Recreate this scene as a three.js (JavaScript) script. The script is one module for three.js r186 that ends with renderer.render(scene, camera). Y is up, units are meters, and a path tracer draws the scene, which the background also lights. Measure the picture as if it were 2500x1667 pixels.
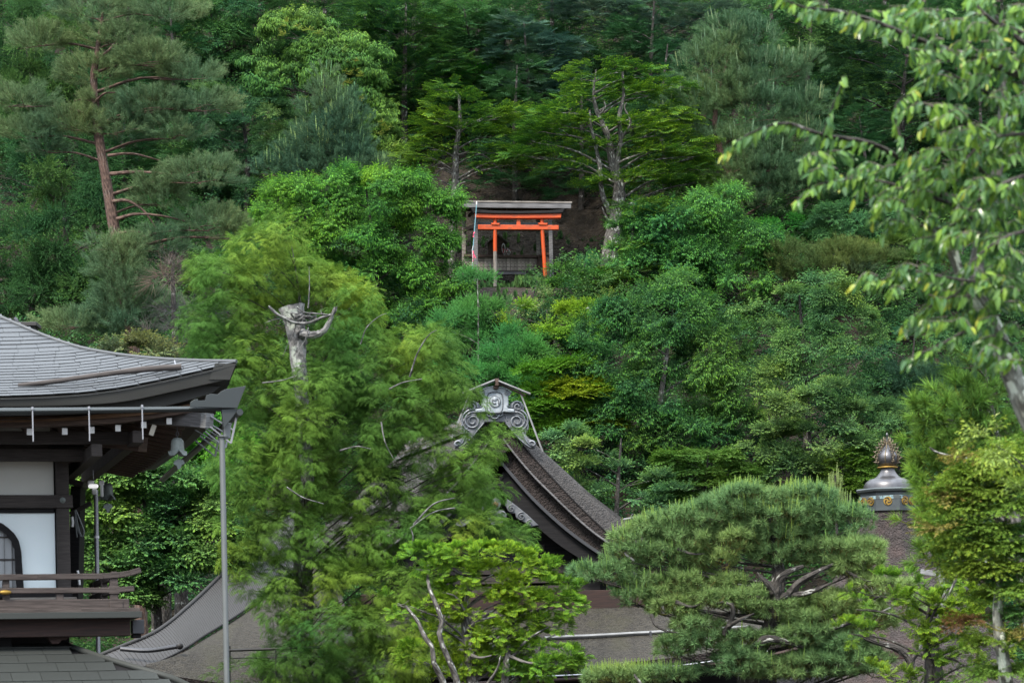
import * as THREE from 'three';
import { mergeGeometries } from 'three/addons/utils/BufferGeometryUtils.js';
import { RoundedBoxGeometry } from 'three/addons/geometries/RoundedBoxGeometry.js';

// ---------------------------------------------------------------- camera, sky, sun, exposure
const W = 2500, H = 1667, F = 6500, HY = 1700, EYE = 1.6, ROLL = 0.02;   // photograph size, focal length in its pixels, row of the horizon
const scene = new THREE.Scene();
const camera = new THREE.PerspectiveCamera(2 * Math.atan(HY / F) * 180 / Math.PI, W / (2 * HY), 0.5, 600);
camera.setViewOffset(W, 2 * HY, 0, 0, W, H);                             // shifted lens: verticals stay vertical
camera.position.set(0, EYE, 0); camera.rotation.z = -ROLL;
camera.focus = 66; camera.userData.fStop = 2.7;
const renderer = new THREE.WebGLRenderer({ antialias: true });
renderer.toneMapping = THREE.LinearToneMapping; renderer.toneMappingExposure = 3.0;
renderer.shadowMap.enabled = true;
{ // overcast sky: brightest overhead, a little blue
  const w = 64, h = 32, data = new Float32Array(w * h * 4);
  for (let j = 0; j < h; j++) for (let i = 0; i < w; i++) {
    const el = ((j + 0.5) / h - 0.5) * Math.PI, s = Math.max(0, Math.sin(el)), az = (i / w) * Math.PI * 2;
    const L = (0.2 + 1.28 * s) * (1 + 0.06 * Math.sin(az * 3 + 2 * s) + 0.05 * Math.sin(az * 7 + 5 * s));
    const k = (j * w + i) * 4; data[k] = L * 0.92; data[k + 1] = L * 1.0; data[k + 2] = L * 1.1; data[k + 3] = 1;
  }
  const t = new THREE.DataTexture(data, w, h, THREE.RGBAFormat, THREE.FloatType);
  t.mapping = THREE.EquirectangularReflectionMapping; t.magFilter = THREE.LinearFilter; t.minFilter = THREE.LinearFilter; t.wrapS = THREE.RepeatWrapping; t.needsUpdate = true;
  scene.background = t; scene.environment = t;
}
const sun = new THREE.DirectionalLight(0xfff3e2, 2.1);
sun.position.set(-38, 100, -6); sun.target.position.set(0, 12, -68); scene.add(sun, sun.target);
sun.castShadow = true; sun.shadow.radius = 26; sun.shadow.mapSize.set(2048, 2048);
Object.assign(sun.shadow.camera, { left: -50, right: 50, top: 70, bottom: -70, near: 1, far: 260 });

// ---------------------------------------------------------------- helpers
const V = (x, y, z) => new THREE.Vector3(x, y, z), UPV = V(0, 1, 0);
function rng(seed) { let a = seed >>> 0; return () => { a = (a + 0x6D2B79F5) | 0; let t = Math.imul(a ^ (a >>> 15), 1 | a); t = (t + Math.imul(t ^ (t >>> 7), 61 | t)) ^ t; return ((t ^ (t >>> 14)) >>> 0) / 4294967296; }; }
let R = rng(7);
const rr = (a, b) => a + (b - a) * R(), pick = (a) => a[Math.floor(R() * a.length)];
// the point seen at a pixel of the photograph, at a distance d in front of the camera
function P(px, py, d) { const dx = px - W / 2, dy = HY - py; return V((dx + ROLL * dy) / F * d, EYE + (dy - ROLL * dx) / F * d, -d); }
const mpp = (d) => d / F;                                              // metres per pixel at a distance
function hash(x, y, s) { let h = Math.imul(x, 374761393) + Math.imul(y, 668265263) + Math.imul(s, 974634777); h = Math.imul(h ^ (h >>> 13), 1274126177); return ((h ^ (h >>> 16)) >>> 0) / 4294967296; }
function vnoise(x, y, s = 0, per = 0) {
  const ix = Math.floor(x), iy = Math.floor(y), fx = x - ix, fy = y - iy, u = fx * fx * (3 - 2 * fx), v = fy * fy * (3 - 2 * fy), m = (n) => per ? ((n % per) + per) % per : n;
  const a = hash(m(ix), m(iy), s), b = hash(m(ix + 1), m(iy), s), c = hash(m(ix), m(iy + 1), s), d = hash(m(ix + 1), m(iy + 1), s);
  return a + (b - a) * u + (c - a) * v + (a - b - c + d) * u * v;
}
const fbm = (x, y, s, per, oct = 4) => { let t = 0, a = 0.5, n = 0; for (let i = 0; i < oct; i++) { t += a * vnoise(x, y, s + i, per); n += a; x *= 2; y *= 2; per *= 2; a *= 0.5; } return t / n; };
const used = {};
const numbered = (n) => { const k = used[n] = (used[n] ?? -1) + 1; return k ? n + '_' + String(k).padStart(3, '0') : n; };
function tag(o, label, category, group, kind) { if (label) o.userData.label = label; if (category) o.userData.category = category; if (group) o.userData.group = group; if (kind) o.userData.kind = kind; return o; }
function thing(name, label, category, pos, turn = 0, group) { const o = new THREE.Group(); o.name = numbered(name); if (pos) o.position.copy(pos); o.rotation.y = turn; tag(o, label, category, group); scene.add(o); o.updateMatrixWorld(true); return o; }
function part(name, geo, mat, parent, label) { const m = new THREE.Mesh(Array.isArray(geo) ? merge(geo) : geo, mat); m.name = name; m.castShadow = m.receiveShadow = true; if (label) m.userData.label = label; parent.add(m); return m; }
function single(name, geo, mat, label, category, group) { const m = part(numbered(name), geo, mat, scene); return tag(m, label, category, group); }
function structure(name, geo, mat) { const m = part(numbered(name), geo, mat, scene); m.userData.kind = 'structure'; return m; }
function merge(list) {
  const out = list.filter(Boolean).map((g) => { const n = g.index ? g.toNonIndexed() : g.clone(); for (const k of Object.keys(n.attributes)) if (!['position', 'normal', 'uv'].includes(k)) n.deleteAttribute(k); if (!n.attributes.normal) n.computeVertexNormals(); if (!n.attributes.uv) boxUV(n); return n; });
  return mergeGeometries(out);
}
function boxUV(g, s = 1) { // uv in metres by the face's main direction
  if (g.index) g = g.toNonIndexed();
  const p = g.attributes.position, n = p.count, uv = new Float32Array(n * 2); const a = V(), b = V(), c = V(), e = V(), f = V();
  for (let i = 0; i < n; i += 3) {
    a.fromBufferAttribute(p, i); b.fromBufferAttribute(p, i + 1); c.fromBufferAttribute(p, i + 2); e.subVectors(b, a); f.subVectors(c, a).cross(e);
    const x = Math.abs(f.x), y = Math.abs(f.y), z = Math.abs(f.z);
    [a, b, c].forEach((q, k) => { const u = x > y && x > z ? q.z : q.x, v = y > x && y >= z ? q.z : q.y; uv[(i + k) * 2] = u * s; uv[(i + k) * 2 + 1] = v * s; });
  }
  g.setAttribute('uv', new THREE.BufferAttribute(uv, 2)); return g;
}
function box(w, h, d, x = 0, y = 0, z = 0, bevel = 0.012, rot) {
  const b = Math.min(bevel, w * 0.3, h * 0.3, d * 0.3); let g = b > 0.002 ? new RoundedBoxGeometry(w, h, d, 1, b) : new THREE.BoxGeometry(w, h, d);
  if (rot) g.rotateX(rot[0] || 0).rotateY(rot[1] || 0).rotateZ(rot[2] || 0);
  return boxUV(g.translate(x, y, z));
}
// a squared beam between two points, turned so that its height stays upright
function beam(a, b, w, h, bevel = 0.01) {
  const d = V().subVectors(b, a), L = d.length(); d.divideScalar(L); const x = V().crossVectors(UPV, d); if (Math.abs(d.y) > 0.97) { x.set(1, 0, 0); x.addScaledVector(d, -d.x); } x.normalize(); const y = V().crossVectors(d, x);
  const g = box(w, h, L, 0, 0, 0, bevel); g.applyMatrix4(new THREE.Matrix4().makeBasis(x, y, d).setPosition((a.x + b.x) / 2, (a.y + b.y) / 2, (a.z + b.z) / 2)); return g;
}
function tube(pts, radius, seg = 8, rad = 6, closed = false, wobble = 0) { // pts: Vector3s; radius: number or function of t
  const c = pts.length > 2 ? new THREE.CatmullRomCurve3(pts, closed) : new THREE.LineCurve3(pts[0], pts[1]), fr = typeof radius === 'function' ? radius : () => radius;
  const g = new THREE.TubeGeometry(c, seg, 1, rad, closed), p = g.attributes.position, q = V(), o = V();
  for (let i = 0; i <= seg; i++) { c.getPointAt(i / seg, o); const k = fr(i / seg); for (let j = 0; j <= rad; j++) { const n = i * (rad + 1) + j, w = wobble ? 1 + wobble * (vnoise(i * 0.9 + 31, (j % rad) * 1.7, 5) - 0.5) * 2 : 1; q.fromBufferAttribute(p, n).sub(o).multiplyScalar(k * w).add(o); p.setXYZ(n, q.x, q.y, q.z); } }
  let len = c.getLength(), r0 = fr(0.3), uv = g.attributes.uv; for (let i = 0; i < uv.count; i++) uv.setXY(i, uv.getX(i) * len, uv.getY(i) * 6.28 * r0);
  const caps = [0, 1].map((t) => { const cg = new THREE.CircleGeometry(fr(t), rad); c.getPointAt(t, o); const tan = c.getTangentAt(t).multiplyScalar(t ? 1 : -1); cg.applyQuaternion(new THREE.Quaternion().setFromUnitVectors(V(0, 0, 1), tan)); return cg.translate(o.x, o.y, o.z); });
  g.computeVertexNormals();
  return closed ? merge([g]) : merge([g, ...caps]);
}
function extrude(pts, depth, bevel = 0.01, holes = []) { // pts in the xy plane, front face at z = 0
  const s = new THREE.Shape(pts.map((p) => new THREE.Vector2(p[0], p[1]))); for (const h of holes) s.holes.push(new THREE.Path(h.map((p) => new THREE.Vector2(p[0], p[1]))));
  const g = new THREE.ExtrudeGeometry(s, { depth: depth - 2 * bevel, bevelEnabled: bevel > 0, bevelThickness: bevel, bevelSize: bevel, bevelOffset: -bevel, bevelSegments: 2, curveSegments: 8 });
  return boxUV(g.translate(0, 0, -depth + bevel));
}
function grid(fn, nu, nv, close) { // fn(u, v) -> Vector3, u and v from 0 to 1
  const pos = [], idx = [], uv = []; let prev;
  for (let j = 0; j <= nv; j++) for (let i = 0; i <= nu; i++) { const p = fn(i / nu, j / nv); pos.push(p.x, p.y, p.z); uv.push(0, 0); }
  for (let j = 0; j < nv; j++) for (let i = 0; i < nu; i++) { const a = j * (nu + 1) + i, b = a + 1, c = a + nu + 1, d = c + 1; idx.push(a, b, d, a, d, c); }
  const g = new THREE.BufferGeometry(); g.setAttribute('position', new THREE.Float32BufferAttribute(pos, 3)); g.setAttribute('uv', new THREE.Float32BufferAttribute(uv, 2)); g.setIndex(idx); g.computeVertexNormals();
  for (let j = 0, k = 0; j <= nv; j++) for (let i = 0; i <= nu; i++, k++) { const p = V().fromBufferAttribute(g.attributes.position, k), n = V().fromBufferAttribute(g.attributes.normal, k); const ax = Math.abs(n.x) > 0.8; g.attributes.uv.setXY(k, ax ? p.z : p.x, Math.abs(n.y) > 0.75 ? p.z : p.y); }
  return g;
}
// local point of an object where a pixel's ray meets a plane given in local coordinates
function onPlane(px, py, obj, n, p0) {
  const inv = obj.matrixWorld.clone().invert(), o = V(0, EYE, 0).applyMatrix4(inv), q = P(px, py, 10).applyMatrix4(inv), d = q.sub(o);
  const t = (n.dot(p0) - n.dot(o)) / n.dot(d); return o.addScaledVector(d, t);
}
const atZ = (px, py, obj, z) => onPlane(px, py, obj, V(0, 0, 1), V(0, 0, z));

// ---------------------------------------------------------------- materials
function tex(fn, n = 256, size = 1, srgb = true) { // fn(u, v) -> grey or [r, g, b], linear 0..1; size = metres per repeat
  const data = new Uint8Array(n * n * 4), enc = (x) => { x = Math.min(1, Math.max(0, x)); return Math.round(255 * (srgb ? (x <= 0.0031308 ? 12.92 * x : 1.055 * Math.pow(x, 1 / 2.4) - 0.055) : x)); };
  for (let j = 0; j < n; j++) for (let i = 0; i < n; i++) { let c = fn(i / n, j / n); if (typeof c === 'number') c = [c, c, c]; const k = (j * n + i) * 4; data[k] = enc(c[0]); data[k + 1] = enc(c[1]); data[k + 2] = enc(c[2]); data[k + 3] = 255; }
  const t = new THREE.DataTexture(data, n, n, THREE.RGBAFormat); t.wrapS = t.wrapT = THREE.RepeatWrapping; t.magFilter = THREE.LinearFilter; t.minFilter = THREE.LinearMipmapLinearFilter; t.generateMipmaps = true; if (srgb) t.colorSpace = THREE.SRGBColorSpace; t.repeat.set(1 / size, 1 / size); t.needsUpdate = true; return t;
}
const mixc = (a, b, t) => a.map((x, i) => x + (b[i] - x) * t), sst = (a, b, x) => { const t = Math.min(1, Math.max(0, (x - a) / (b - a))); return t * t * (3 - 2 * t); };
const std = (o) => new THREE.MeshStandardMaterial({ roughness: 0.8, ...o });
const rgb = (r, g, b) => new THREE.Color().setRGB(r, g, b);
const M = {};
const grainTex = (a, b, seed, n = 256, size = 1.2) => tex((u, v) => { const f = fbm(u * 6, v * 64, seed, 0 || 6, 3) * 0.6 + vnoise(u * 4, v * 120, seed + 9, 4 * 0 + 120) * 0.4; return mixc(a, b, sst(0.25, 0.75, f)); }, n, size);
M.darkWood = std({ map: grainTex([0.022, 0.018, 0.017], [0.05, 0.042, 0.04], 3), roughness: 0.75 });
M.blackWood = new THREE.MeshPhysicalMaterial({ specularIntensity: 0.45,  map: grainTex([0.006, 0.006, 0.0075], [0.014, 0.0135, 0.015], 4), roughness: 0.7 });
M.brownWood = std({ map: grainTex([0.035, 0.022, 0.016], [0.085, 0.055, 0.042], 5), roughness: 0.8 });
M.redWood = std({ map: grainTex([0.013, 0.0055, 0.0045], [0.03, 0.013, 0.01], 6), roughness: 0.8 });
M.railWood = std({ map: grainTex([0.032, 0.025, 0.023], [0.075, 0.06, 0.056], 7), roughness: 0.8 });
M.greyWood = std({ map: grainTex([0.075, 0.075, 0.08], [0.17, 0.17, 0.18], 8), roughness: 0.85 });
M.paleWood = std({ map: grainTex([0.1, 0.09, 0.08], [0.24, 0.22, 0.2], 9), roughness: 0.85 });
M.warmWood = std({ map: grainTex([0.09, 0.05, 0.028], [0.19, 0.11, 0.06], 10), roughness: 0.8 });
M.silverWood = std({ map: grainTex([0.13, 0.135, 0.14], [0.28, 0.29, 0.3], 11), roughness: 0.8 });
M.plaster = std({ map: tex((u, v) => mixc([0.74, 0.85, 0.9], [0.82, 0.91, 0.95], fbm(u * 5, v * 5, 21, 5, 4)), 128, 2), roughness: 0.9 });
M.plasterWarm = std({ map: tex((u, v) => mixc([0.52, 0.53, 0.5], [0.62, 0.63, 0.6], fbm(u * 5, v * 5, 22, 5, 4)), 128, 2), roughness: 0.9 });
const thatchTex = (a, b, c, seed) => tex((u, v) => { const f = fbm(u * 24, v * 40, seed, 24 * 0 + 8, 3), s = vnoise(u * 120, v * 128, seed + 4, 8 * 15), m = fbm(u * 4, v * 4, seed + 8, 4, 3); return mixc(mixc(a, b, sst(0.2, 0.8, f * 0.5 + s * 0.5)), c, sst(0.5, 0.75, m) * 0.6); }, 512, 2);
const thatchBump = tex((u, v) => 0.5 * vnoise(u * 90, v * 100, 51, 0) + 0.5 * fbm(u * 30, v * 40, 52, 0, 3), 512, 2, false);
M.thatch = std({ map: thatchTex([0.011, 0.0095, 0.009], [0.038, 0.034, 0.032], [0.028, 0.025, 0.022], 31), bumpMap: thatchBump, bumpScale: 0.05, roughness: 0.95 });
M.thatchMoss = std({ map: thatchTex([0.011, 0.0098, 0.008], [0.04, 0.036, 0.028], [0.03, 0.029, 0.016], 33), bumpMap: thatchBump, bumpScale: 0.05, roughness: 0.95 });
M.thatchRed = std({ map: thatchTex([0.016, 0.0125, 0.012], [0.046, 0.037, 0.036], [0.06, 0.038, 0.034], 35), bumpMap: thatchBump, bumpScale: 0.06, roughness: 0.95 });
M.thatchDark = std({ map: thatchTex([0.010, 0.008, 0.008], [0.04, 0.031, 0.03], [0.028, 0.022, 0.021], 37), bumpMap: thatchBump, bumpScale: 0.04, roughness: 0.9 });
M.shingle = [0.072, 0.077, 0.082, 0.087].map((g, i) => std({ color: rgb(g * 0.84, g * 0.93, g * 1.03), roughness: 0.5 + 0.04 * i, metalness: 0.3, roughnessMap: tex((u, v) => 0.75 + 0.5 * fbm(u * 8, v * 8, 60 + i, 8, 3), 64, 0.6, false) }));
M.shingleWarm = [0.036, 0.04, 0.046].map((g, i) => std({ color: rgb(g * 0.98, g * 0.97, g), roughness: 0.75, metalness: 0.1 }));
M.copper = [0.04, 0.043, 0.046].map((g, i) => std({ color: rgb(g * 0.9, g * 1.02, g * 0.98), roughness: 0.55, metalness: 0.3 }));
M.fascia = std({ map: tex((u, v) => mixc([0.026, 0.027, 0.026], [0.043, 0.044, 0.041], fbm(u * 3, v * 24, 44, 3, 3)), 128, 2), roughness: 0.55, metalness: 0.2 });
M.gutter = std({ color: rgb(0.045, 0.053, 0.056), roughness: 0.38, metalness: 0.4 });
M.pipe = std({ map: tex((u, v) => mixc([0.12, 0.135, 0.14], [0.17, 0.185, 0.19], fbm(u * 4, v * 4, 45, 4, 3)), 64, 1), roughness: 0.5, metalness: 0.3 });
M.steel = std({ color: rgb(0.3, 0.31, 0.34), roughness: 0.45, metalness: 0.5 });
M.steelDark = std({ color: rgb(0.06, 0.063, 0.072), roughness: 0.5, metalness: 0.4 });
M.white = std({ color: rgb(0.72, 0.74, 0.76), roughness: 0.6 });
M.bronze = std({ map: tex((u, v) => mixc([0.13, 0.16, 0.16], [0.24, 0.27, 0.26], fbm(u * 10, v * 10, 46, 10, 4)), 128, 0.6), roughness: 0.6, metalness: 0.3 });
M.black = std({ color: rgb(0.012, 0.012, 0.014), roughness: 0.6 });
M.vermilion = std({ map: tex((u, v) => mixc(mixc([0.34, 0.036, 0.003], [0.54, 0.075, 0.005], fbm(u * 5, v * 30, 47, 0, 3)), [0.2, 0.05, 0.02], 0.6 * sst(0.6, 0.75, fbm(u * 9, v * 14, 46, 0, 4))), 128, 1.2), roughness: 0.5 });
M.gold = std({ color: rgb(0.3, 0.19, 0.04), roughness: 0.5, metalness: 0.6 });
M.oni = std({ map: tex((u, v) => mixc([0.24, 0.28, 0.32], [0.42, 0.46, 0.5], sst(0.3, 0.7, fbm(u * 5 + v * 3, v * 8 - u * 4, 48, 0, 4))), 256, 1), roughness: 0.55, metalness: 0.25 });
M.oniMid = std({ map: tex((u, v) => mixc([0.11, 0.125, 0.145], [0.25, 0.27, 0.3], sst(0.3, 0.75, fbm(u * 9 + v * 4, v * 9, 50, 0, 4))), 128, 0.8), roughness: 0.5, metalness: 0.3 });
M.oniDark = std({ map: tex((u, v) => mixc([0.075, 0.085, 0.1], [0.17, 0.18, 0.2], fbm(u * 9, v * 9, 49, 9, 4)), 128, 0.8), roughness: 0.55, metalness: 0.3 });
M.stone = std({ map: tex((u, v) => mixc([0.13, 0.13, 0.13], [0.3, 0.3, 0.28], fbm(u * 12, v * 12, 70, 12, 4)), 128, 1), roughness: 0.9 });
M.soil = std({ map: tex((u, v) => { const f = fbm(u * 16, v * 16, 71, 16, 4), s = vnoise(u * 90, v * 90, 72, 90); return mixc(mixc([0.012, 0.009, 0.0065], [0.03, 0.023, 0.016], f), [0.08, 0.065, 0.045], s > 0.86 ? 0.8 : 0); }, 512, 3), bumpMap: tex((u, v) => fbm(u * 24, v * 24, 73, 24, 4), 256, 3, false), bumpScale: 0.12, roughness: 1 });
const barkTex = (a, b, lich, seed, amount = 0.6, n = 256) => tex((u, v) => { const f = fbm(u * 10, v * 24, seed, 0, 4), c = fbm(u * 7, v * 12, seed + 3, 0, 4); return mixc(mixc(a, b, sst(0.3, 0.7, f)), lich, sst(amount, amount + 0.12, c)); }, n, 0.9);
const barkBump = tex((u, v) => fbm(u * 8, v * 26, 81, 0, 4), 256, 0.8, false);
M.barkDark = std({ map: barkTex([0.02, 0.018, 0.017], [0.06, 0.055, 0.05], [0.3, 0.31, 0.29], 82, 0.66), bumpMap: barkBump, bumpScale: 0.05, roughness: 0.95 });
M.barkGrey = std({ map: barkTex([0.045, 0.043, 0.04], [0.13, 0.125, 0.118], [0.4, 0.42, 0.39], 83, 0.58), bumpMap: barkBump, bumpScale: 0.04, roughness: 0.95 });
M.barkRed = std({ map: barkTex([0.05, 0.03, 0.024], [0.12, 0.075, 0.06], [0.15, 0.12, 0.105], 84, 0.62), bumpMap: barkBump, bumpScale: 0.03, roughness: 0.9 });
M.barkLichen = std({ map: barkTex([0.07, 0.07, 0.06], [0.2, 0.21, 0.18], [0.5, 0.55, 0.47], 85, 0.48), bumpMap: barkBump, bumpScale: 0.03, roughness: 0.95 });
M.deadWood = std({ map: barkTex([0.065, 0.065, 0.066], [0.19, 0.19, 0.19], [0.27, 0.3, 0.265], 86, 0.62), bumpMap: barkBump, bumpScale: 0.05, roughness: 0.9 });
M.twig = std({ color: rgb(0.13, 0.115, 0.1), roughness: 0.95 });
M.deadTwig = std({ color: rgb(0.12, 0.095, 0.085), roughness: 0.95 });
const leafy = (o) => new THREE.MeshPhysicalMaterial({ color: 0xffffff, vertexColors: true, side: THREE.DoubleSide, roughness: 1, transmission: 0.34, thickness: 0, specularIntensity: 0.22, ...o });
M.leaf = leafy({ clearcoat: 0.06, clearcoatRoughness: 0.4 });
M.leafGlossy = leafy({ clearcoat: 0.4, clearcoatRoughness: 0.3 });
M.needle = leafy({ transmission: 0.2 });

// ---------------------------------------------------------------- the hill and the ground
const slopeAt = [[-20, 0], [60, 0], [66, 2.3], [74, 8.8], [79.2, 13.35], [79.9, 13.82], [83.8, 14.15], [85.2, 15.6], [91, 20.4], [112, 37], [150, 62], [220, 95], [400, 130]];
function lerpTable(t, x) { if (x <= t[0][0]) return t[0][1]; for (let i = 1; i < t.length; i++) if (x <= t[i][0]) { const [a, b] = [t[i - 1], t[i]]; return a[1] + (b[1] - a[1]) * (x - a[0]) / (b[0] - a[0]); } return t[t.length - 1][1]; }
function hillY(x, d) {
  const terrace = sst(-4.2, -2.4, x) * (1 - sst(2.6, 4.6, x)), smooth = lerpTable([[-20, 0], [60, 0], [66, 2.3], [74, 8.8], [91, 20.4], [112, 37], [150, 62], [220, 95], [400, 130]], d);
  let y = smooth + (lerpTable(slopeAt, d) - smooth) * terrace;
  const rough = sst(60, 66, d) * (1 - 0.85 * terrace * sst(76, 79, d) * (1 - sst(84, 87, d)));
  return y + rough * ((fbm(x * 0.16 + 9, d * 0.16, 91, 0, 3) - 0.5) * 1.6 + (vnoise(x * 1.3, d * 1.3, 95) - 0.5) * 0.25);
}
function hillDepth(px, py) { for (let d = 58; d < 300; d += 0.15) { const p = P(px, py, d); if (p.y < hillY(p.x, d)) return d; } return 300; }
{
  const xs = [], ds = [];
  for (let x = -320; x < -40; x += 12) xs.push(x); for (let x = -40; x <= 40; x += 0.5) xs.push(x); for (let x = 52; x <= 320; x += 12) xs.push(x);
  for (let d = -60; d < 56; d += 8) ds.push(d); for (let d = 56; d < 116; d += 0.5) ds.push(d); for (let d = 116; d <= 400; d += 8) ds.push(d);
  const g = grid((u, v) => { const x = xs[Math.round(u * (xs.length - 1))], d = ds[Math.round(v * (ds.length - 1))]; return V(x, hillY(x, d), -d); }, xs.length - 1, ds.length - 1);
  for (let i = 0; i < g.attributes.uv.count; i++) g.attributes.uv.setXY(i, g.attributes.position.getX(i), g.attributes.position.getZ(i) * 1.3);
  structure('hillside', g, M.soil);
}

// ---------------------------------------------------------------- leaf sprays: small sets of leaf-sized faces that the crowns repeat
class Bag {
  constructor() { this.p = []; this.c = []; }
  tri(a, b, c, col) { this.p.push(a.x, a.y, a.z, b.x, b.y, b.z, c.x, c.y, c.z); for (let i = 0; i < 3; i++) this.c.push(col[0], col[1], col[2]); }
  leaf(b, d, n, len, wid, col, fold = 0.15, bend = 0.12, at = 0.42) { // folded along the midrib, tip bent down
    const s = V().crossVectors(d, n).normalize(), m = b.clone().addScaledVector(d, len * at).addScaledVector(n, fold * wid), l = m.clone().addScaledVector(s, -wid / 2), r = m.clone().addScaledVector(s, wid / 2), t = b.clone().addScaledVector(d, len).addScaledVector(n, -bend * len);
    this.tri(b, r, t, col); this.tri(b, t, l, col);
  }
  needle(b, d, w, len, col) { const s = V(rr(-1, 1), rr(-1, 1), rr(-1, 1)).cross(d).normalize().multiplyScalar(w / 2); this.tri(b.clone().sub(s), b.clone().add(s), b.clone().addScaledVector(d, len), col); }
  bar(a, b, w, col) { for (const n of [V(1, 0.2, 0), V(0.2, 1, 0.1)]) { const s = V().subVectors(b, a).cross(n).normalize().multiplyScalar(w / 2); this.tri(a.clone().sub(s), a.clone().add(s), b.clone().addScaledVector(s, 0.6), col); this.tri(a.clone().sub(s), b.clone().addScaledVector(s, 0.6), b.clone().addScaledVector(s, -0.6), col); } }
  done() { const g = new THREE.BufferGeometry(); g.setAttribute('position', new THREE.Float32BufferAttribute(this.p, 3)); g.setAttribute('color', new THREE.Float32BufferAttribute(this.c, 3)); g.computeVertexNormals(); return g; }
}
const jit = (c, k = 0.25) => { const m = 1 + (R() - 0.5) * 2 * k; return [c[0] * m * rr(0.92, 1.08), c[1] * m, c[2] * m * rr(0.9, 1.1)]; };
const dirOf = (yaw, pitch) => V(Math.sin(yaw) * Math.cos(pitch), Math.sin(pitch), Math.cos(yaw) * Math.cos(pitch));
const BARK = [0.5, 0.45, 0.4];
const SPRAYS = {}; // each grows along +z with its upper side to +y; colours are shares of the crown's own
function defSpray(name, seed, fn) { R = rng(seed); const b = new Bag(); fn(b); SPRAYS[name] = b.done(); }
const white = [1, 1, 1];
// twigs with alternate pointed leaves that hang a little
function broad(b, { twigs = 4, per = 7, L = 0.5, len = 0.11, wid = 0.045, spread = 0.8, droop = 0.35, tip = [1.6, 1.4, 0.75], k = 0.28 }) {
  for (let t = 0; t < twigs; t++) {
    const yaw = (t - (twigs - 1) / 2) / Math.max(1, twigs - 1) * spread * 2 + rr(-0.2, 0.2), pit = rr(-0.25, 0.45), d = dirOf(yaw, pit), TL = L * rr(0.7, 1.05);
    const o = V(rr(-0.05, 0.05), rr(-0.05, 0.05), 0); b.bar(o, o.clone().addScaledVector(d, TL * 0.9), 0.007, BARK);
    for (let i = 0; i < per; i++) {
      const f = (i + 0.6) / per, q = o.clone().addScaledVector(d, TL * f), side = i % 2 ? 1 : -1, ld = dirOf(yaw + side * rr(0.5, 1.1) * (i === per - 1 ? 0.1 : 1), pit - droop * rr(0.6, 1.6)), n = V(rr(-0.35, 0.35), 1, rr(-0.35, 0.35)).normalize();
      b.leaf(q, ld, n, len * rr(0.75, 1.2), wid * rr(0.8, 1.2), jit(mixc(white, tip, sst(0.55, 1, f) * rr(0.3, 1)), k), 0.12, 0.18);
    }
  }
}
defSpray('oak', 11, (b) => broad(b, {}));
defSpray('oakSmall', 12, (b) => broad(b, { twigs: 5, per: 8, L: 0.42, len: 0.075, wid: 0.034, spread: 0.9, droop: 0.25 }));
defSpray('ash', 13, (b) => broad(b, { twigs: 5, per: 9, L: 0.55, len: 0.11, wid: 0.036, spread: 0.75, droop: 0.55, tip: [1.9, 1.55, 0.6] }));
defSpray('chestnut', 14, (b) => broad(b, { twigs: 4, per: 8, L: 0.5, len: 0.17, wid: 0.045, spread: 0.8, droop: 0.8, tip: [1.6, 1.4, 0.7] }));
defSpray('round', 15, (b) => broad(b, { twigs: 5, per: 8, L: 0.36, len: 0.075, wid: 0.055, spread: 1.0, droop: 0.2, tip: [1.5, 1.35, 0.75] }));
defSpray('tassel', 16, (b) => { for (let i = 0; i < 9; i++) { const y = rr(-1.2, 1.2), d = dirOf(y, rr(-0.3, 0.5)), o = V(0, 0, 0); for (let k = 0; k < 3; k++) b.leaf(o.clone().addScaledVector(d, k * 0.055), d.clone().add(V(0, -k * 0.12, 0)).normalize(), V(0, 1, 0), 0.075, 0.02, jit(white, 0.2), 0, 0.1); } });
// flat maple: leaves in one layer
defSpray('maple', 17, (b) => { for (let t = 0; t < 5; t++) { const yaw = (t - 2) * 0.42 + rr(-0.1, 0.1), d = dirOf(yaw, rr(-0.1, 0.08)), TL = 0.5 * rr(0.7, 1); b.bar(V(), d.clone().multiplyScalar(TL), 0.006, BARK); for (let i = 0; i < 7; i++) { const q = d.clone().multiplyScalar(TL * (i + 0.7) / 7), s = i % 2 ? 1 : -1, c = jit(mixc(white, [1.5, 1.2, 0.6], R() * 0.6 * (i / 7)), 0.22); for (const a of [-0.75, 0, 0.75]) b.leaf(q, dirOf(yaw + s * 0.8 + a, rr(-0.35, 0.05)), V(rr(-0.2, 0.2), 1, rr(-0.2, 0.2)).normalize(), a ? 0.055 : 0.07, 0.022, c, 0.1, 0.15); } } });
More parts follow.
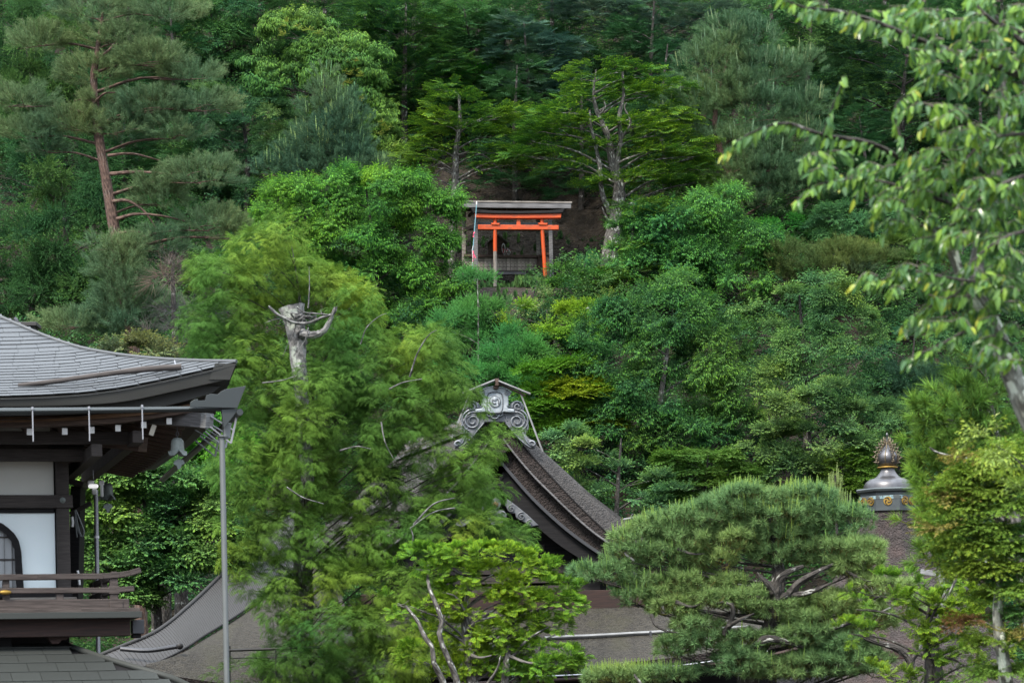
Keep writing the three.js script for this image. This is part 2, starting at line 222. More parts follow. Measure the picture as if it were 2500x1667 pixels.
// fir: a flat branchlet with side twigs, combed needles and pale new tips
function combed(b, o, d, n, len, nl, step, col, tipc, w = 0.017) {
  const s = V().crossVectors(d, n).normalize(); b.bar(o, o.clone().addScaledVector(d, len), 0.008, BARK);
  for (let f = 0; f < len; f += step) { const c = jit(mixc(col, tipc, sst(0.55, 0.9, f / len)), 0.18), q = o.clone().addScaledVector(d, f); for (const k of [-1, 1]) { const nd = d.clone().multiplyScalar(0.55).addScaledVector(s, k * rr(0.7, 1)).addScaledVector(n, rr(0.05, 0.45)).normalize(), sd = d.clone().multiplyScalar(w / 2); b.tri(q.clone().sub(sd), q.clone().add(sd), q.clone().addScaledVector(nd, nl * (f > len * 0.85 ? 0.75 : 1)), c); } }
  b.needle(o.clone().addScaledVector(d, len - 0.01), d, w * 1.3, nl * 0.9, jit(tipc, 0.15));
}
function firSpray(b, L, nl, tipc, sides = 9) {
  combed(b, V(), V(0, 0, 1), UPV, L, nl, 0.019, white, tipc);
  for (let i = 0; i < sides; i++) { const f = 0.12 + 0.8 * i / sides, s = i % 2 ? 1 : -1, d = V(s * 0.85, rr(-0.1, 0.14), 0.75).normalize(); combed(b, V(0, 0, L * f), d, UPV, L * 0.5 * (1.05 - f * 0.62) * rr(0.8, 1.15), nl, 0.02, white, tipc); }
}
defSpray('fir', 18, (b) => firSpray(b, 0.46, 0.03, [2.6, 1.9, 0.7]));
defSpray('firDark', 19, (b) => firSpray(b, 0.46, 0.03, [1.15, 1.12, 0.95]));
defSpray('yew', 20, (b) => firSpray(b, 0.3, 0.032, [2.0, 1.6, 0.8], 8));
// pine: tuft of needles, and its upright new candle
defSpray('pine', 21, (b) => { for (let i = 0; i < 64; i++) { const a = rr(0, 6.283), e = Math.pow(R(), 0.7) * 1.35, d = V(Math.sin(e) * Math.cos(a), Math.sin(e) * Math.sin(a), Math.cos(e)), f = R(); b.needle(V(0, 0, f * 0.1), d, 0.008, rr(0.09, 0.125), jit(white, 0.3)); } b.bar(V(0, 0, -0.1), V(0, 0, 0.12), 0.014, [0.9, 0.6, 0.6]); });
defSpray('pineLong', 22, (b) => { for (let i = 0; i < 70; i++) { const a = rr(0, 6.283), e = 0.15 + Math.pow(R(), 0.8) * 1.2, d = V(Math.sin(e) * Math.cos(a), Math.sin(e) * Math.sin(a) - 0.12, Math.cos(e)).normalize(), f = R(); b.leaf(V(0, 0, f * 0.1), d, V(a, 1, e).normalize(), rr(0.13, 0.19), 0.005, jit(mixc(white, [1.6, 1.4, 1.2], R() < 0.25 ? 1 : 0), 0.3), 0, 0.12, 0.3); } b.bar(V(0, 0, -0.14), V(0, 0, 0.12), 0.012, [0.9, 0.6, 0.5]); });
defSpray('candle', 23, (b) => { for (let k = 0; k < 26; k++) { const f = k / 26, a = k * 2.4, d = V(Math.cos(a) * 0.35, Math.sin(a) * 0.35, 1).normalize(); b.needle(V(Math.cos(a) * 0.006, Math.sin(a) * 0.006, f * 0.9), d, 0.03, 0.13, jit(white, 0.15)); } b.bar(V(0, 0, 0), V(0, 0, 1), 0.035, [1, 0.95, 0.8]); });
defSpray('softPine', 24, (b) => { for (let i = 0; i < 90; i++) { const f = Math.pow(R(), 0.8), a = rr(0, 6.283), e = rr(0.3, 1.1), d = V(Math.sin(e) * Math.cos(a), Math.sin(e) * Math.sin(a) * 0.7 + 0.12, Math.cos(e)).normalize(); b.needle(V(rr(-0.06, 0.06), rr(-0.02, 0.05), f * 0.32), d, 0.008, rr(0.08, 0.12), jit(white, 0.25)); } b.bar(V(0, 0, -0.06), V(0, 0, 0.34), 0.012, [0.8, 0.6, 0.6]); });
// cypress: a drooping fan of scale-leaved branchlets
defSpray('cypress', 25, (b) => {
  const frond = (o, d, n, len, depth) => { const s = V().crossVectors(d, n).normalize(), steps = depth ? 8 : 5; let q = o.clone(), dd = d.clone();
    for (let i = 0; i < steps; i++) { const f = i / steps, nq = q.clone().addScaledVector(dd, len / steps); b.leaf(q, dd, n, len / steps * 1.3, depth ? 0.01 : 0.012, jit(mixc(white, [1.45, 1.3, 0.75], f * rr(0.2, 1)), 0.22), 0.1, 0.05, 0.5);
      if (depth && i) for (const k of [-1, 1]) if (R() < 0.92) frond(nq, dd.clone().multiplyScalar(0.75).addScaledVector(s, k * 0.65).add(V(0, rr(-0.15, 0.05), 0)).normalize(), n, len * 0.42 * (1 - f * 0.6) * rr(0.7, 1.1), 0);
      q = nq; dd.add(V(0, -0.07, 0)).normalize(); } };
  for (let t = 0; t < 4; t++) frond(V(0, 0, t * 0.06), dirOf((t - 1.5) * 0.5 + rr(-0.15, 0.15), rr(-0.2, 0.25)), V(rr(-0.4, 0.4), 1, rr(-0.2, 0.2)).normalize(), rr(0.3, 0.44), 1);
});
// cedar: ropy drooping shoots
defSpray('cedar', 26, (b) => { for (let t = 0; t < 9; t++) { let q = V(rr(-0.06, 0.06), rr(-0.05, 0.05), rr(0, 0.1)), d = dirOf(rr(-0.9, 0.9), rr(-0.7, 0.5)); for (let i = 0; i < 9; i++) { for (const k of [0, 2.1, 4.2]) { const nd = d.clone().add(V(Math.cos(k + i) * 0.6, Math.sin(k + i) * 0.6, 0)).normalize(); b.needle(q, nd, 0.014, 0.04, jit(mixc(white, [1.3, 1.25, 0.9], i / 9), 0.2)); } q = q.clone().addScaledVector(d, 0.036); d.add(V(0, 0.03, 0)).normalize(); } } });
// bare twigs
defSpray('bare', 27, (b) => { for (let t = 0; t < 12; t++) { let q = V(), d = dirOf(rr(-0.8, 0.8), rr(-0.5, 0.8)); for (let i = 0; i < 5; i++) { const nq = q.clone().addScaledVector(d, 0.1); b.bar(q, nq, 0.008 * (1 - i / 7), jit(white, 0.2)); q = nq; d.add(V(rr(-0.4, 0.4), rr(-0.3, 0.3), rr(-0.2, 0.2))).normalize(); } } });
defSpray('grass', 28, (b) => { for (let i = 0; i < 26; i++) { const a = rr(0, 6.28), d = V(Math.cos(a) * 0.4, 1, Math.sin(a) * 0.4).normalize(); b.leaf(V(rr(-0.06, 0.06), 0, rr(-0.06, 0.06)), d, V(Math.cos(a), 0.2, Math.sin(a)).normalize(), rr(0.25, 0.5), 0.016, jit(white, 0.3), 0, 0.35, 0.4); } });

// ---------------------------------------------------------------- crowns
const LEAF = 1.7; // all leaf colours below are given at this share of their real brightness
const SPOTS = () => ({ m: [], c: [] });
const _m = new THREE.Matrix4(), _x = V(), _y = V(), _z = V();
function put(list, pos, dir, up, s, col) {
  _z.copy(dir).normalize(); _x.crossVectors(up, _z); if (_x.lengthSq() < 1e-6) _x.set(1, 0, 0.01); _x.normalize(); _y.crossVectors(_z, _x);
  _m.makeBasis(_x.multiplyScalar(s), _y.multiplyScalar(s), _z.clone().multiplyScalar(s)).setPosition(pos); list.m.push(_m.clone()); list.c.push(col);
}
function instanced(name, spray, mat, list, parent, kind) {
  const o = new THREE.InstancedMesh(typeof spray === 'string' ? SPRAYS[spray] : spray, mat, list.m.length), off = parent.isScene ? null : new THREE.Matrix4().copy(parent.matrixWorld).invert(), c = new THREE.Color();
  list.m.forEach((m, i) => { o.setMatrixAt(i, off ? m.clone().premultiply(off) : m); o.setColorAt(i, c.setRGB(list.c[i][0] * LEAF * 0.9, list.c[i][1] * LEAF, list.c[i][2] * LEAF)); });
  o.name = name; o.castShadow = o.receiveShadow = true; if (kind) o.userData.kind = kind; parent.add(o); return o;
}
const tint = (c, pos, amp = 0.3, seed = 0) => { const n = vnoise(pos.x * 1.1 + seed, pos.y * 1.1 - pos.z * 0.7, 120 + seed) - 0.5, f = 1 + amp * 2 * (n + (R() - 0.5) * 0.5); return [c[0] * f * (1 + n * 0.42), c[1] * f, c[2] * f * (1 - n * 0.35)]; };
const inPad = (p, q, k) => { const x = (p.x - q.c.x) / q.r.x, y = (p.y - q.c.y) / q.r.y, z = (p.z - q.c.z) / q.r.z; return x * x + y * y + z * z < k * k; };
function ballDir() { let v; do v = V(rr(-1, 1), rr(-1, 1), rr(-1, 1)); while (v.lengthSq() > 1 || v.lengthSq() < 0.01); return v.normalize(); }
// rounded crown: clumps over the pads' surfaces, each clump a burst of sprays
function crownBlob(pads, o) {
  const out = SPOTS(), { clump = 0.5, per = 24, cd = 1.9, droop = 0.15, size = 0.68, flat = 0.42, gap = 0.36, col = [0.05, 0.09, 0.03], amp = 0.3, up = 0.5 } = o;
  for (const pad of pads) {
    const { x, y, z } = pad.r, area = 12.566 * Math.pow((Math.pow(x * y, 1.6) + Math.pow(x * z, 1.6) + Math.pow(y * z, 1.6)) / 3, 1 / 1.6), n = Math.max(3, Math.round(area * cd / (clump / 0.5) ** 2));
    const pc = pad.col ?? col;
    for (let i = 0; i < n; i++) {
      const d = ballDir(); if (d.z < -0.35 && R() < 0.7 || d.y < -0.55 && R() < 0.6) continue;
      const s0 = V(d.x * x, d.y * y, d.z * z).add(pad.c), lump = 0.55 * vnoise(s0.x * 1.1 + s0.z, s0.y * 1.7 + s0.z * 0.5, 201) + 0.45 * vnoise(s0.x * 2.3 - s0.z, s0.y * 3.1, 202); if (lump < gap && R() < 0.9) continue;
      const c = V(d.x * x, d.y * y, d.z * z).multiplyScalar(0.55 + lump * 0.85 * rr(0.8, 1.15)).add(pad.c); if (pads.some((q) => q !== pad && inPad(c, q, 0.62))) continue;
      const rc = clump * rr(0.5, 1.4), outd = V(d.x / x, d.y / y, d.z / z).normalize(), tone = tint(pc, c, amp, o.seed ?? 0);
      for (let k = 0; k < per; k++) {
        const s = ballDir().addScaledVector(outd, 0.75).addScaledVector(UPV, up).normalize(), pos = V(s.x * rc, s.y * rc * flat, s.z * rc).multiplyScalar(rr(0.35, 0.85)).add(c);
        const dir = s.clone().addScaledVector(UPV, -droop - R() * 0.3); put(out, pos, dir, V(rr(-0.4, 0.4), 1, rr(-0.4, 0.4)).addScaledVector(outd, 0.35), size * rr(0.75, 1.2), tint(tone, pos, 0.14, 3));
      }
    }
  }
  return out;
}
// layered crown: flat plates of sprays pointing outward
function crownFlat(pads, o) {
  const out = SPOTS(), tips = SPOTS(), { dens = 58, size = 1, col = [0.05, 0.09, 0.03], amp = 0.25, lift = 0.1, droop = 0.35, dome = 1, tipEvery = 0, tipCol, tipSize = 1 } = o;
  for (const pad of pads) {
    const n = Math.max(6, Math.round(3.1416 * pad.r.x * pad.r.z * dens / (size * size))), pc = pad.col ?? col;
    for (let i = 0; i < n; i++) {
      const r = Math.sqrt(R()) * 1.02, a = rr(0, 6.283), wob = 0.82 + 0.36 * vnoise(Math.cos(a) * 1.7 + pad.c.x * 3, Math.sin(a) * 1.7 + pad.c.y * 3, 7), X = Math.cos(a) * r * wob, Z = Math.sin(a) * r * wob;
      const lump = vnoise(pad.c.x + X * pad.r.x * 1.6, pad.c.z + Z * pad.r.z * 1.6, 17 + (o.seed ?? 0)) - 0.35; if (lump < -0.12 && R() < 0.6) continue;
      const y = dome * (1 - r * r) * 0.9 - 0.45 + lump * 0.7 - (R() < 0.3 ? R() * 0.7 : 0);
      const pos = V(pad.c.x + X * pad.r.x, pad.c.y + y * pad.r.y, pad.c.z + Z * pad.r.z), outd = V(X + rr(-0.5, 0.5), 0, Z + rr(-0.5, 0.5)).normalize(); if (pad.from) outd.multiplyScalar(0.6).add(V(pos.x - pad.from.x, 0, pos.z - pad.from.z).normalize().multiplyScalar(0.6)).normalize();
      const dir = outd.addScaledVector(UPV, lift - droop * r * r * R() + rr(-0.3, 0.4));
      put(out, pos, dir, V(rr(-0.5, 0.5), 1, rr(-0.5, 0.5)), size * rr(0.6, 1.2), tint(pc, pos, amp, o.seed ?? 0));
    }
  }
  return out;
}
// pine crown: pads of upright tufts, some with new candles
function crownPine(pads, o) {
  const out = SPOTS(), candles = SPOTS(), { dens = 60, size = 1, col = [0.05, 0.09, 0.03], amp = 0.25, candle = 0, candleSize = 0.2, candleCol, side = 0.9, under = 0.25 } = o;
  for (const pad of pads) {
    const n = Math.max(8, Math.round(3.1416 * pad.r.x * pad.r.z * dens / (size * size))), pc = pad.col ?? col, lim = pad.candle ?? candle;
    for (let i = 0; i < n; i++) {
      const r = Math.sqrt(R()), a = rr(0, 6.283), wob = 0.8 + 0.4 * vnoise(Math.cos(a) * 1.6 + pad.c.x * 3, Math.sin(a) * 1.6 + pad.c.y * 3, 7), X = Math.cos(a) * r * wob, Z = Math.sin(a) * r * wob;
      const lump = vnoise(pad.c.x * 2 + X * pad.r.x * 2.2, pad.c.z * 2 + Z * pad.r.z * 2.2, 27 + (o.seed ?? 0)) - 0.4; if (lump < -0.18 && R() < 0.7) continue;
      const low = R() < under, y = low ? -rr(0.1, 0.8) * (1 - r * 0.7) : Math.sqrt(Math.max(0, 1 - r * r)) * rr(0.55, 1) + lump * 0.6;
      const pos = V(pad.c.x + X * pad.r.x, pad.c.y + y * pad.r.y, pad.c.z + Z * pad.r.z), dir = V(X * side + rr(-0.35, 0.35), low ? rr(0.0, 0.5) : 0.75, Z * side + rr(-0.35, 0.35)).normalize();
      put(out, pos, dir, V(rr(-1, 1), 0.3, rr(-1, 1)), size * rr(0.75, 1.2), tint(pc, pos, amp, o.seed ?? 0));
      if (!low && R() < lim * (0.4 + lump * 2)) for (let k = 0; k < 1 + (R() < 0.5 ? 1 : 0); k++) put(candles, pos.clone().add(V(rr(-0.04, 0.04), 0.02, rr(-0.04, 0.04))), V(rr(-0.12, 0.12) + dir.x * 0.15, 1, rr(-0.1, 0.1)), V(R(), 0, R()), candleSize * rr(0.5, 1.25), tint(candleCol, pos, 0.12, 5));
    }
  }
  return [out, candles];
}

// ---------------------------------------------------------------- trees
// trunk: list of [px, py, depth offset, radius in metres]; pads: [px, py, rx, ry, depth offset, rz in metres, own colour]
function tree(o) {
  R = rng(o.seed ?? 1); const d = o.d, k = mpp(d);
  const pads = o.pads.map((p) => { const c = P(p[0], p[1], d + (p[4] ?? 0)); return { noLimb: p[8], c, r: V(p[2] * k, p[3] * k, p[5] ?? Math.max(p[2] * k * 0.75, p[3] * k * 0.6)), col: p[6], candle: p[7] }; });
  let pts, rad;
  if (o.trunk) { pts = o.trunk.map((t) => P(t[0], t[1], d + (t[2] ?? 0))); rad = o.trunk.map((t) => t[3]); }
  else { const xs = pads.reduce((s, p) => s + p.c.x, 0) / pads.length, zs = pads.reduce((s, p) => s + p.c.z, 0) / pads.length, top = Math.max(...pads.map((p) => p.c.y + p.r.y * 0.3)), y0 = hillY(xs, -zs); const h = Math.max(1.2, top - y0); pts = [V(xs, y0, zs), V(xs + rr(-0.15, 0.15), y0 + h * 0.5, zs), V(xs + rr(-0.3, 0.3), y0 + h, zs)]; const r0 = o.r0 ?? Math.min(0.22, 0.035 + h * 0.016); rad = [r0, r0 * 0.7, r0 * 0.2]; }
  if (o.root !== false) { const b = pts[0], y = hillY(b.x, -b.z); if (b.y > y - 0.2) { pts.unshift(V(b.x, y - 0.25, b.z)); rad.unshift(rad[0] * 1.15); } }
  const base = pts[0].clone(), t = thing(o.name, o.label, o.cat ?? 'tree', base, 0, o.group), loc = (p) => p.clone().sub(base);
  const bark = o.bark ?? M.barkDark, rAt = (f) => { const n = rad.length - 1, i = Math.min(n - 1, Math.floor(f * n)); return rad[i] + (rad[i + 1] - rad[i]) * (f * n - i); };
  const curve = new THREE.CatmullRomCurve3(pts);
  part('trunk', tube(pts.map(loc), (f) => rAt(curve.getUtoTmapping(f)), Math.max(12, pts.length * 7), 9, false, 0.14), bark, t);
  const limbs = o.limbs ?? 'auto', samples = Array.from({ length: 41 }, (_, i) => ({ p: curve.getPoint(i / 40), f: i / 40 }));
  if (limbs !== 'none') for (const pad of pads) { if (pad.noLimb) continue;
    let best, bs = 1e9; for (const s of samples) { if (s.f < 0.15) continue; const dx = pad.c.x - s.p.x, dz = pad.c.z - s.p.z, h = Math.hypot(dx, dz), want = pad.c.y - (o.rise ?? 0.35) * h - pad.r.y * 0.5, e = Math.abs(s.p.y - want); if (e < bs) { bs = e; best = s; } }
    pad.from = best.p; const end = pad.c.clone().add(V(0, -pad.r.y * (o.under ?? 0.35), 0)), L = end.distanceTo(best.p); if (L < 0.25) continue;
    const mid = best.p.clone().lerp(end, 0.5).add(V(rr(-0.06, 0.06) * L, (o.arch ?? 0.08) * L, rr(-0.06, 0.06) * L)), r0 = Math.min(rAt(best.f) * 0.6, (o.limbR ?? 0.022) + L * (o.limbK ?? 0.012));
    part('branch', tube([best.p, mid, end].map(loc), (f) => r0 * (1 - 0.7 * f), 8, 6, false, 0.1), o.limbBark ?? bark, t);
    for (let i = 0; i < (o.twigs ?? 3); i++) { const q = mid.clone().lerp(end, rr(0, 1)), e = pad.c.clone().add(V(rr(-0.8, 0.8) * pad.r.x, rr(-0.5, 0.2) * pad.r.y, rr(-0.5, 0.9) * pad.r.z)); part('branch', tube([q, q.clone().lerp(e, 0.5).add(V(0, rr(-0.08, 0.12) * L * 0.3, 0)), e].map(loc), (f) => r0 * 0.35 * (1 - 0.6 * f), 5, 4), o.limbBark ?? bark, t); }
  }
  for (const b of o.limbPx ?? []) part('branch', tube(b[0].map((q) => loc(P(q[0], q[1], d + (q[2] ?? 0)))), (f) => b[1] * (1 - 0.65 * f), 14, 6, false, 0.15), b[2] ?? o.limbBark ?? bark, t);
  const mat = o.mat ?? M.leaf, mode = o.mode ?? 'blob';
  if (mode === 'blob') instanced('crown', o.spray, mat, crownBlob(pads, o), t, 'stuff');
  if (mode === 'flat') instanced('crown', o.spray, mat, crownFlat(pads, o), t, 'stuff');
  if (mode === 'pine') { const [a, c] = crownPine(pads, o); instanced('crown', o.spray ?? 'pine', mat, a, t, 'stuff'); if (c.m.length) instanced('new_shoots', 'candle', mat, c, t, 'stuff'); }
  if (o.extra) o.extra(t, pads);
  return t;
}

// ---------------------------------------------------------------- shared building helpers
function resample(pts, n) { const c = new THREE.CatmullRomCurve3(pts, false, 'centripetal'); return Array.from({ length: n + 1 }, (_, i) => c.getPointAt(i / n)); }
// a band between two curves with a front, a back and closed edges; shift = where the back lies relative to the front
function ribbon(top, bot, shift, n = 24) {
  const t = resample(top, n), b = resample(bot, n), sec = [t, b, b.map((p) => p.clone().add(shift)), t.map((p) => p.clone().add(shift)), t], gs = [];
  for (let k = 0; k < 4; k++) gs.push(grid((u, v) => sec[k + (v > 0.5 ? 1 : 0)][Math.round(u * n)].clone(), n, 1));
  for (const i of [0, n]) gs.push(grid((u, v) => { const a = u > 0.5, c = v > 0.5; return (c ? (a ? sec[2] : sec[1]) : (a ? sec[3] : sec[0]))[i].clone(); }, 1, 1));
  return merge(gs);
}
const slab = (T, x0, y0, x1, y1, z, dep, bevel = 0.012) => { const a = atZ(x0, y0, T, z), b = atZ(x1, y1, T, z); return box(Math.abs(b.x - a.x), Math.abs(a.y - b.y), dep, (a.x + b.x) / 2, (a.y + b.y) / 2, z - dep / 2, bevel); };
const pathZ = (T, pts, z) => pts.map((p) => atZ(p[0], p[1], T, z + (p[2] ?? 0)));
const poly = (T, pts, z, dep, bevel = 0.01, holes = []) => { const f = (q) => q.map((p) => { const v = atZ(p[0], p[1], T, z); return [v.x, v.y]; }); return extrude(f(pts), dep, bevel, holes.map(f)).translate(0, 0, z); };
const spiral = (T, cx, cy, r0, r1, turns, a0, z, rad, sgn = 1, rise = 0.03) => { const pts = []; for (let i = 0; i <= 40; i++) { const f = i / 40, a = a0 + sgn * turns * 6.283 * f, r = r0 + (r1 - r0) * Math.pow(f, 0.8); pts.push(atZ(cx + Math.cos(a) * r, cy - Math.sin(a) * r, T, z + rise * f)); } return tube(pts, (f) => rad * (1 - 0.25 * f), 56, 8); };

// ---------------------------------------------------------------- the bell tower at the left
{
  const T = thing('bell_tower', 'dark timbered tower with white plaster walls, balcony and grey shingled roof at the left edge', 'tower', V(P(172, 1300, 40).x, 0, -40), 15 * Math.PI / 180);
  const S = (x0, y0, x1, y1, z, dep, b) => slab(T, x0, y0, x1, y1, z, dep, b), L = -260;
  const wall = part('wall', [S(L, 1066, 172, 1700, -0.15, 6, 0.01)], M.blackWood, T);
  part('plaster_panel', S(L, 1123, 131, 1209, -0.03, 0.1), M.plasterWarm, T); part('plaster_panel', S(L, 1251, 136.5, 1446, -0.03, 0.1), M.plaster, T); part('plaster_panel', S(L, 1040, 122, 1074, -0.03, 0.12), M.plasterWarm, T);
  part('column', S(133, 1066, 173, 1461, 0.07, 0.3), M.darkWood, T); part('column', S(L - 40, 1066, L, 1461, 0.07, 0.3), M.darkWood, T);
  part('beam', S(L, 1070, 131, 1124, 0.05, 0.2), M.darkWood, T); part('beam', S(L, 1208, 177, 1240, 0.1, 0.28), M.darkWood, T); part('beam', S(L, 1240.5, 132, 1252, 0.02, 0.12), M.blackWood, T); part('beam', S(L, 1441, 176, 1459, 0.1, 0.3), M.blackWood, T); part('corner_beam', S(120, 1066, 205, 1092, 0.3, 0.5), M.blackWood, T);
  { const p = atZ(152, 1221, T, 0.1), g = new THREE.LatheGeometry([[0.045, 0], [0.04, 0.012], [0.02, 0.016], [0.018, 0.03], [0, 0.034]].map((q) => new THREE.Vector2(...q)), 12).rotateX(Math.PI / 2).translate(p.x, p.y, p.z); part('nail_cover', g, M.bronze, T); }
  { // bell-shaped window
    const C = -12, out = [[C, 1271], [5, 1278], [20, 1289], [34, 1302], [45, 1320], [51, 1345], [54, 1390], [58, 1443]], inn = [[C, 1290], [2, 1294], [15, 1303], [28, 1320], [36, 1340], [38, 1395], [41, 1437]];
    const both = (h) => [...h, ...h.slice(1).reverse().map(([x, y]) => [2 * C - x, y])];
    const w = part('window', poly(T, both(out), 0.07, 0.1, 0.012, [both(inn)]), M.blackWood, T);
    part('paper_pane', poly(T, both(inn.map(([x, y]) => [x + 4, y - 3])), -0.012, 0.02, 0.003), std({ color: rgb(0.36, 0.38, 0.4), roughness: 0.9 }), w);
    for (const x of [-50, -31, -12, 10, 29]) part('lattice_bar', S(x - 1.7, x > 20 || x < -40 ? 1322 : 1296, x + 1.7, 1440, 0.02, 0.025, 0.003), M.darkWood, w);
    for (const y of [1311, 1366]) part('lattice_bar', S(-60, y - 1.5, 36, y + 1.5, 0.016, 0.02, 0.003), M.darkWood, w);
  }
  // balcony
  const B = part('balcony', [S(L, 1490, 342, 1508, 1.3, 1.3, 0.01)], M.railWood, T);
  part('edge_strip', S(L, 1499, 346, 1507.5, 1.33, 0.03, 0.006), M.copper[0], B);
  part('beam', S(L, 1510, 318, 1552, 1.12, 0.3), M.redWood, B); part('beam_end', S(322, 1513, 352, 1547, 0.95, 0.22), M.steelDark, B); part('beam_end', S(322, 1548, 344, 1557, 0.9, 0.2), M.blackWood, B);
  part('bracket', poly(T, [[112, 1553], [172, 1553], [160, 1562], [150, 1563], [143, 1572], [126, 1572], [120, 1563]], 1.0, 0.25, 0.015), M.redWood, B);
  const rail = (name, ys, h, x1) => { const pts = pathZ(T, ys, 1.15), gs = []; for (let i = 1; i < pts.length; i++) gs.push(beam(pts[i - 1], pts[i].clone().addScaledVector(V().subVectors(pts[i], pts[i - 1]).normalize(), 0.008), h, h, 0.014)); part(name, gs, M.railWood, B); };
  rail('handrail', [[L, 1411], [90, 1409], [250, 1407], [290, 1404], [315, 1400], [341, 1392]], 0.088);
  rail('lower_rail', [[L, 1444], [280, 1441], [325, 1437]], 0.083);
  part('base_rail', S(L, 1467, 315, 1490, 1.17, 0.12), M.railWood, B);
  for (const [x0, y0, x1] of [[5, 1416, 23], [136, 1449, 155], [-130, 1449, -112]]) part('rail_post', S(x0, y0, x1, 1468, 1.155, 0.1), M.railWood, B);
  part('corner_post', [S(267, 1412, 289, 1490, 1.17, 0.13), S(264, 1431, 292, 1450, 1.19, 0.16), S(270, 1395, 286, 1413, 1.16, 0.1), S(266, 1468, 300, 1491, 1.19, 0.16)], M.railWood, B);
  for (const [y, h, z1] of [[1408, 0.088, -2], [1441, 0.083, -2], [1479, 0.12, -2]]) { const a = atZ(278, y, T, 1.1), b = a.clone(); b.z = z1; part('side_rail', beam(a, b, 0.085, h), M.railWood, B); }
  for (const z of [-0.2, -1.4]) { const a = atZ(278, 1490, T, 1.1); part('rail_post', box(0.1, 0.5, 0.1, a.x, a.y + 0.28, z), M.railWood, B); }
  { const p = atZ(12, 1446, T, 1.21); const g = new THREE.SphereGeometry(1, 14, 10).scale(0.088, 0.036, 0.04).translate(p.x, p.y, p.z); part('gilt_knob', g, M.gold, B); }
  part('sill_board', S(20, 1459, 187, 1477, 0.35, 0.3), M.paleWood, T);
  part('lower_post', S(-14, 1546, 31, 1720, 0.75, 0.3), M.blackWood, T);
  // roof: eave and hip read off the photograph and put on their own planes
  const zE = 2.35, tip = atZ(577, 886, T, zE), xc = tip.x;
  const eave = [[577, 886], [500, 905], [400, 928], [300, 948], [200, 961], [100, 967], [0, 970], [-250, 972]].map(([x, y]) => { const p = atZ(x, y, T, zE); return [xc - p.x, p.y]; });
  const hip = [[577, 886], [500, 885], [400, 881], [300, 872], [200, 854], [100, 821], [0, 777]].map(([x, y]) => { const p = onPlane(x, y, T, V(1, 0, -1), V(xc, 0, zE)); return [xc - p.x, p.y]; });
  { const n = hip.length; const [a, b] = [hip[n - 2], hip[n - 1]]; hip.push([b[0] + 2, b[1] + 2 * (b[1] - a[1]) / (b[0] - a[0])]); }
  const E = (u) => lerpTable(eave, Math.max(0, u)), Yh = (v) => lerpTable(hip, Math.max(0, v)), roofY = (u, v) => E(u) + Yh(v) - E(v);
  const vMax = hip[hip.length - 1][0] - 0.6, uMax = 8.5;
  const roof = part('roof', merge([0, 1].map((side) => grid((a, b) => { const v = b * vMax, u = v + a * (uMax - v), y = roofY(u, v) - 0.03; return side ? V(xc - v, y, zE - u) : V(xc - u, y, zE - v); }, 40, 24))), M.shingle[0], T);
  { // courses of metal shingles, each a piece of its own
    const sg = new RoundedBoxGeometry(0.3, 0.01, 1, 1, 0.003), rows = 34, found = [], pitch = 4.5 / rows; R = rng(61);
    for (let r = 0; r < rows; r++) {
      const v0 = 0.005 + r * pitch, v1 = v0 + pitch + 0.03, start = (r % 2) * 0.16 + rr(0, 0.1);
      for (let u = v0 + start - 0.16; u < v0 + 7; u += 0.302) {
        const uc = Math.max(u, v0 + 0.03) + 0.15, A = V(xc - uc, roofY(uc, v0) + 0.019 + rr(0, 0.003), zE - v0), Bq = V(xc - uc, roofY(uc, v1) + 0.006, zE - v1); const q = T.localToWorld(A.clone()), sx = W / 2 + q.x / -q.z * F; if (sx < -30) break;
        const z = V().subVectors(A, Bq), len = z.length(); z.divideScalar(len); const x0 = V(-0.3, roofY(uc + 0.15, v0) - roofY(uc - 0.15, v0), 0).multiplyScalar(-1).normalize(), y = V().crossVectors(z, x0).normalize(), x = V().crossVectors(y, z);
        found.push({ m: new THREE.Matrix4().makeBasis(x, y, z.clone().multiplyScalar(len)).setPosition(A.clone().add(Bq).multiplyScalar(0.5)), mat: pick(M.shingle), v: v0 });
      }
    }
    found.sort((a, b) => a.v - b.v).slice(0, 300).forEach((s) => { const m = new THREE.Mesh(sg, s.mat); m.name = 'shingle'; m.castShadow = m.receiveShadow = true; s.m.decompose(m.position, m.quaternion, m.scale); roof.add(m); });
    const rest = found.slice(300); M.shingle.forEach((mat) => { const l = rest.filter((s) => s.mat === mat); if (l.length) part('shingles', l.map((s) => sg.clone().applyMatrix4(s.m)), mat, roof).userData.kind = 'stuff'; });
    part('hip_cap', tube(Array.from({ length: 12 }, (_, i) => { const v = i / 11 * vMax; return V(xc - v, roofY(v, v) + 0.02, zE - v); }), 0.03, 30, 6), M.shingle[3], roof);
  }
  const at = (pts, z) => pts.map(([x, y]) => atZ(x, y, T, z));
  const eTop = [[576, 887], [500, 906], [400, 929], [300, 949], [200, 962], [100, 968], [0, 971], [-250, 973]], eMid = [[558, 926], [528, 932], [428, 954], [300, 980], [200, 988], [100, 991], [0, 992], [-250, 994]], eLow = [[520, 958], [500, 964], [428, 985], [300, 1004], [200, 1010], [100, 1013], [0, 1015], [-250, 1017]];
  part('eave_edge', ribbon(at(eTop, zE - 0.01), at(eMid, zE - 0.04), V(0, 0, -0.35), 30), M.fascia, roof); part('eave_edge', ribbon(at(eMid, zE - 0.28), at(eLow, zE - 0.28), V(0, 0, -0.35), 30), M.fascia, roof);
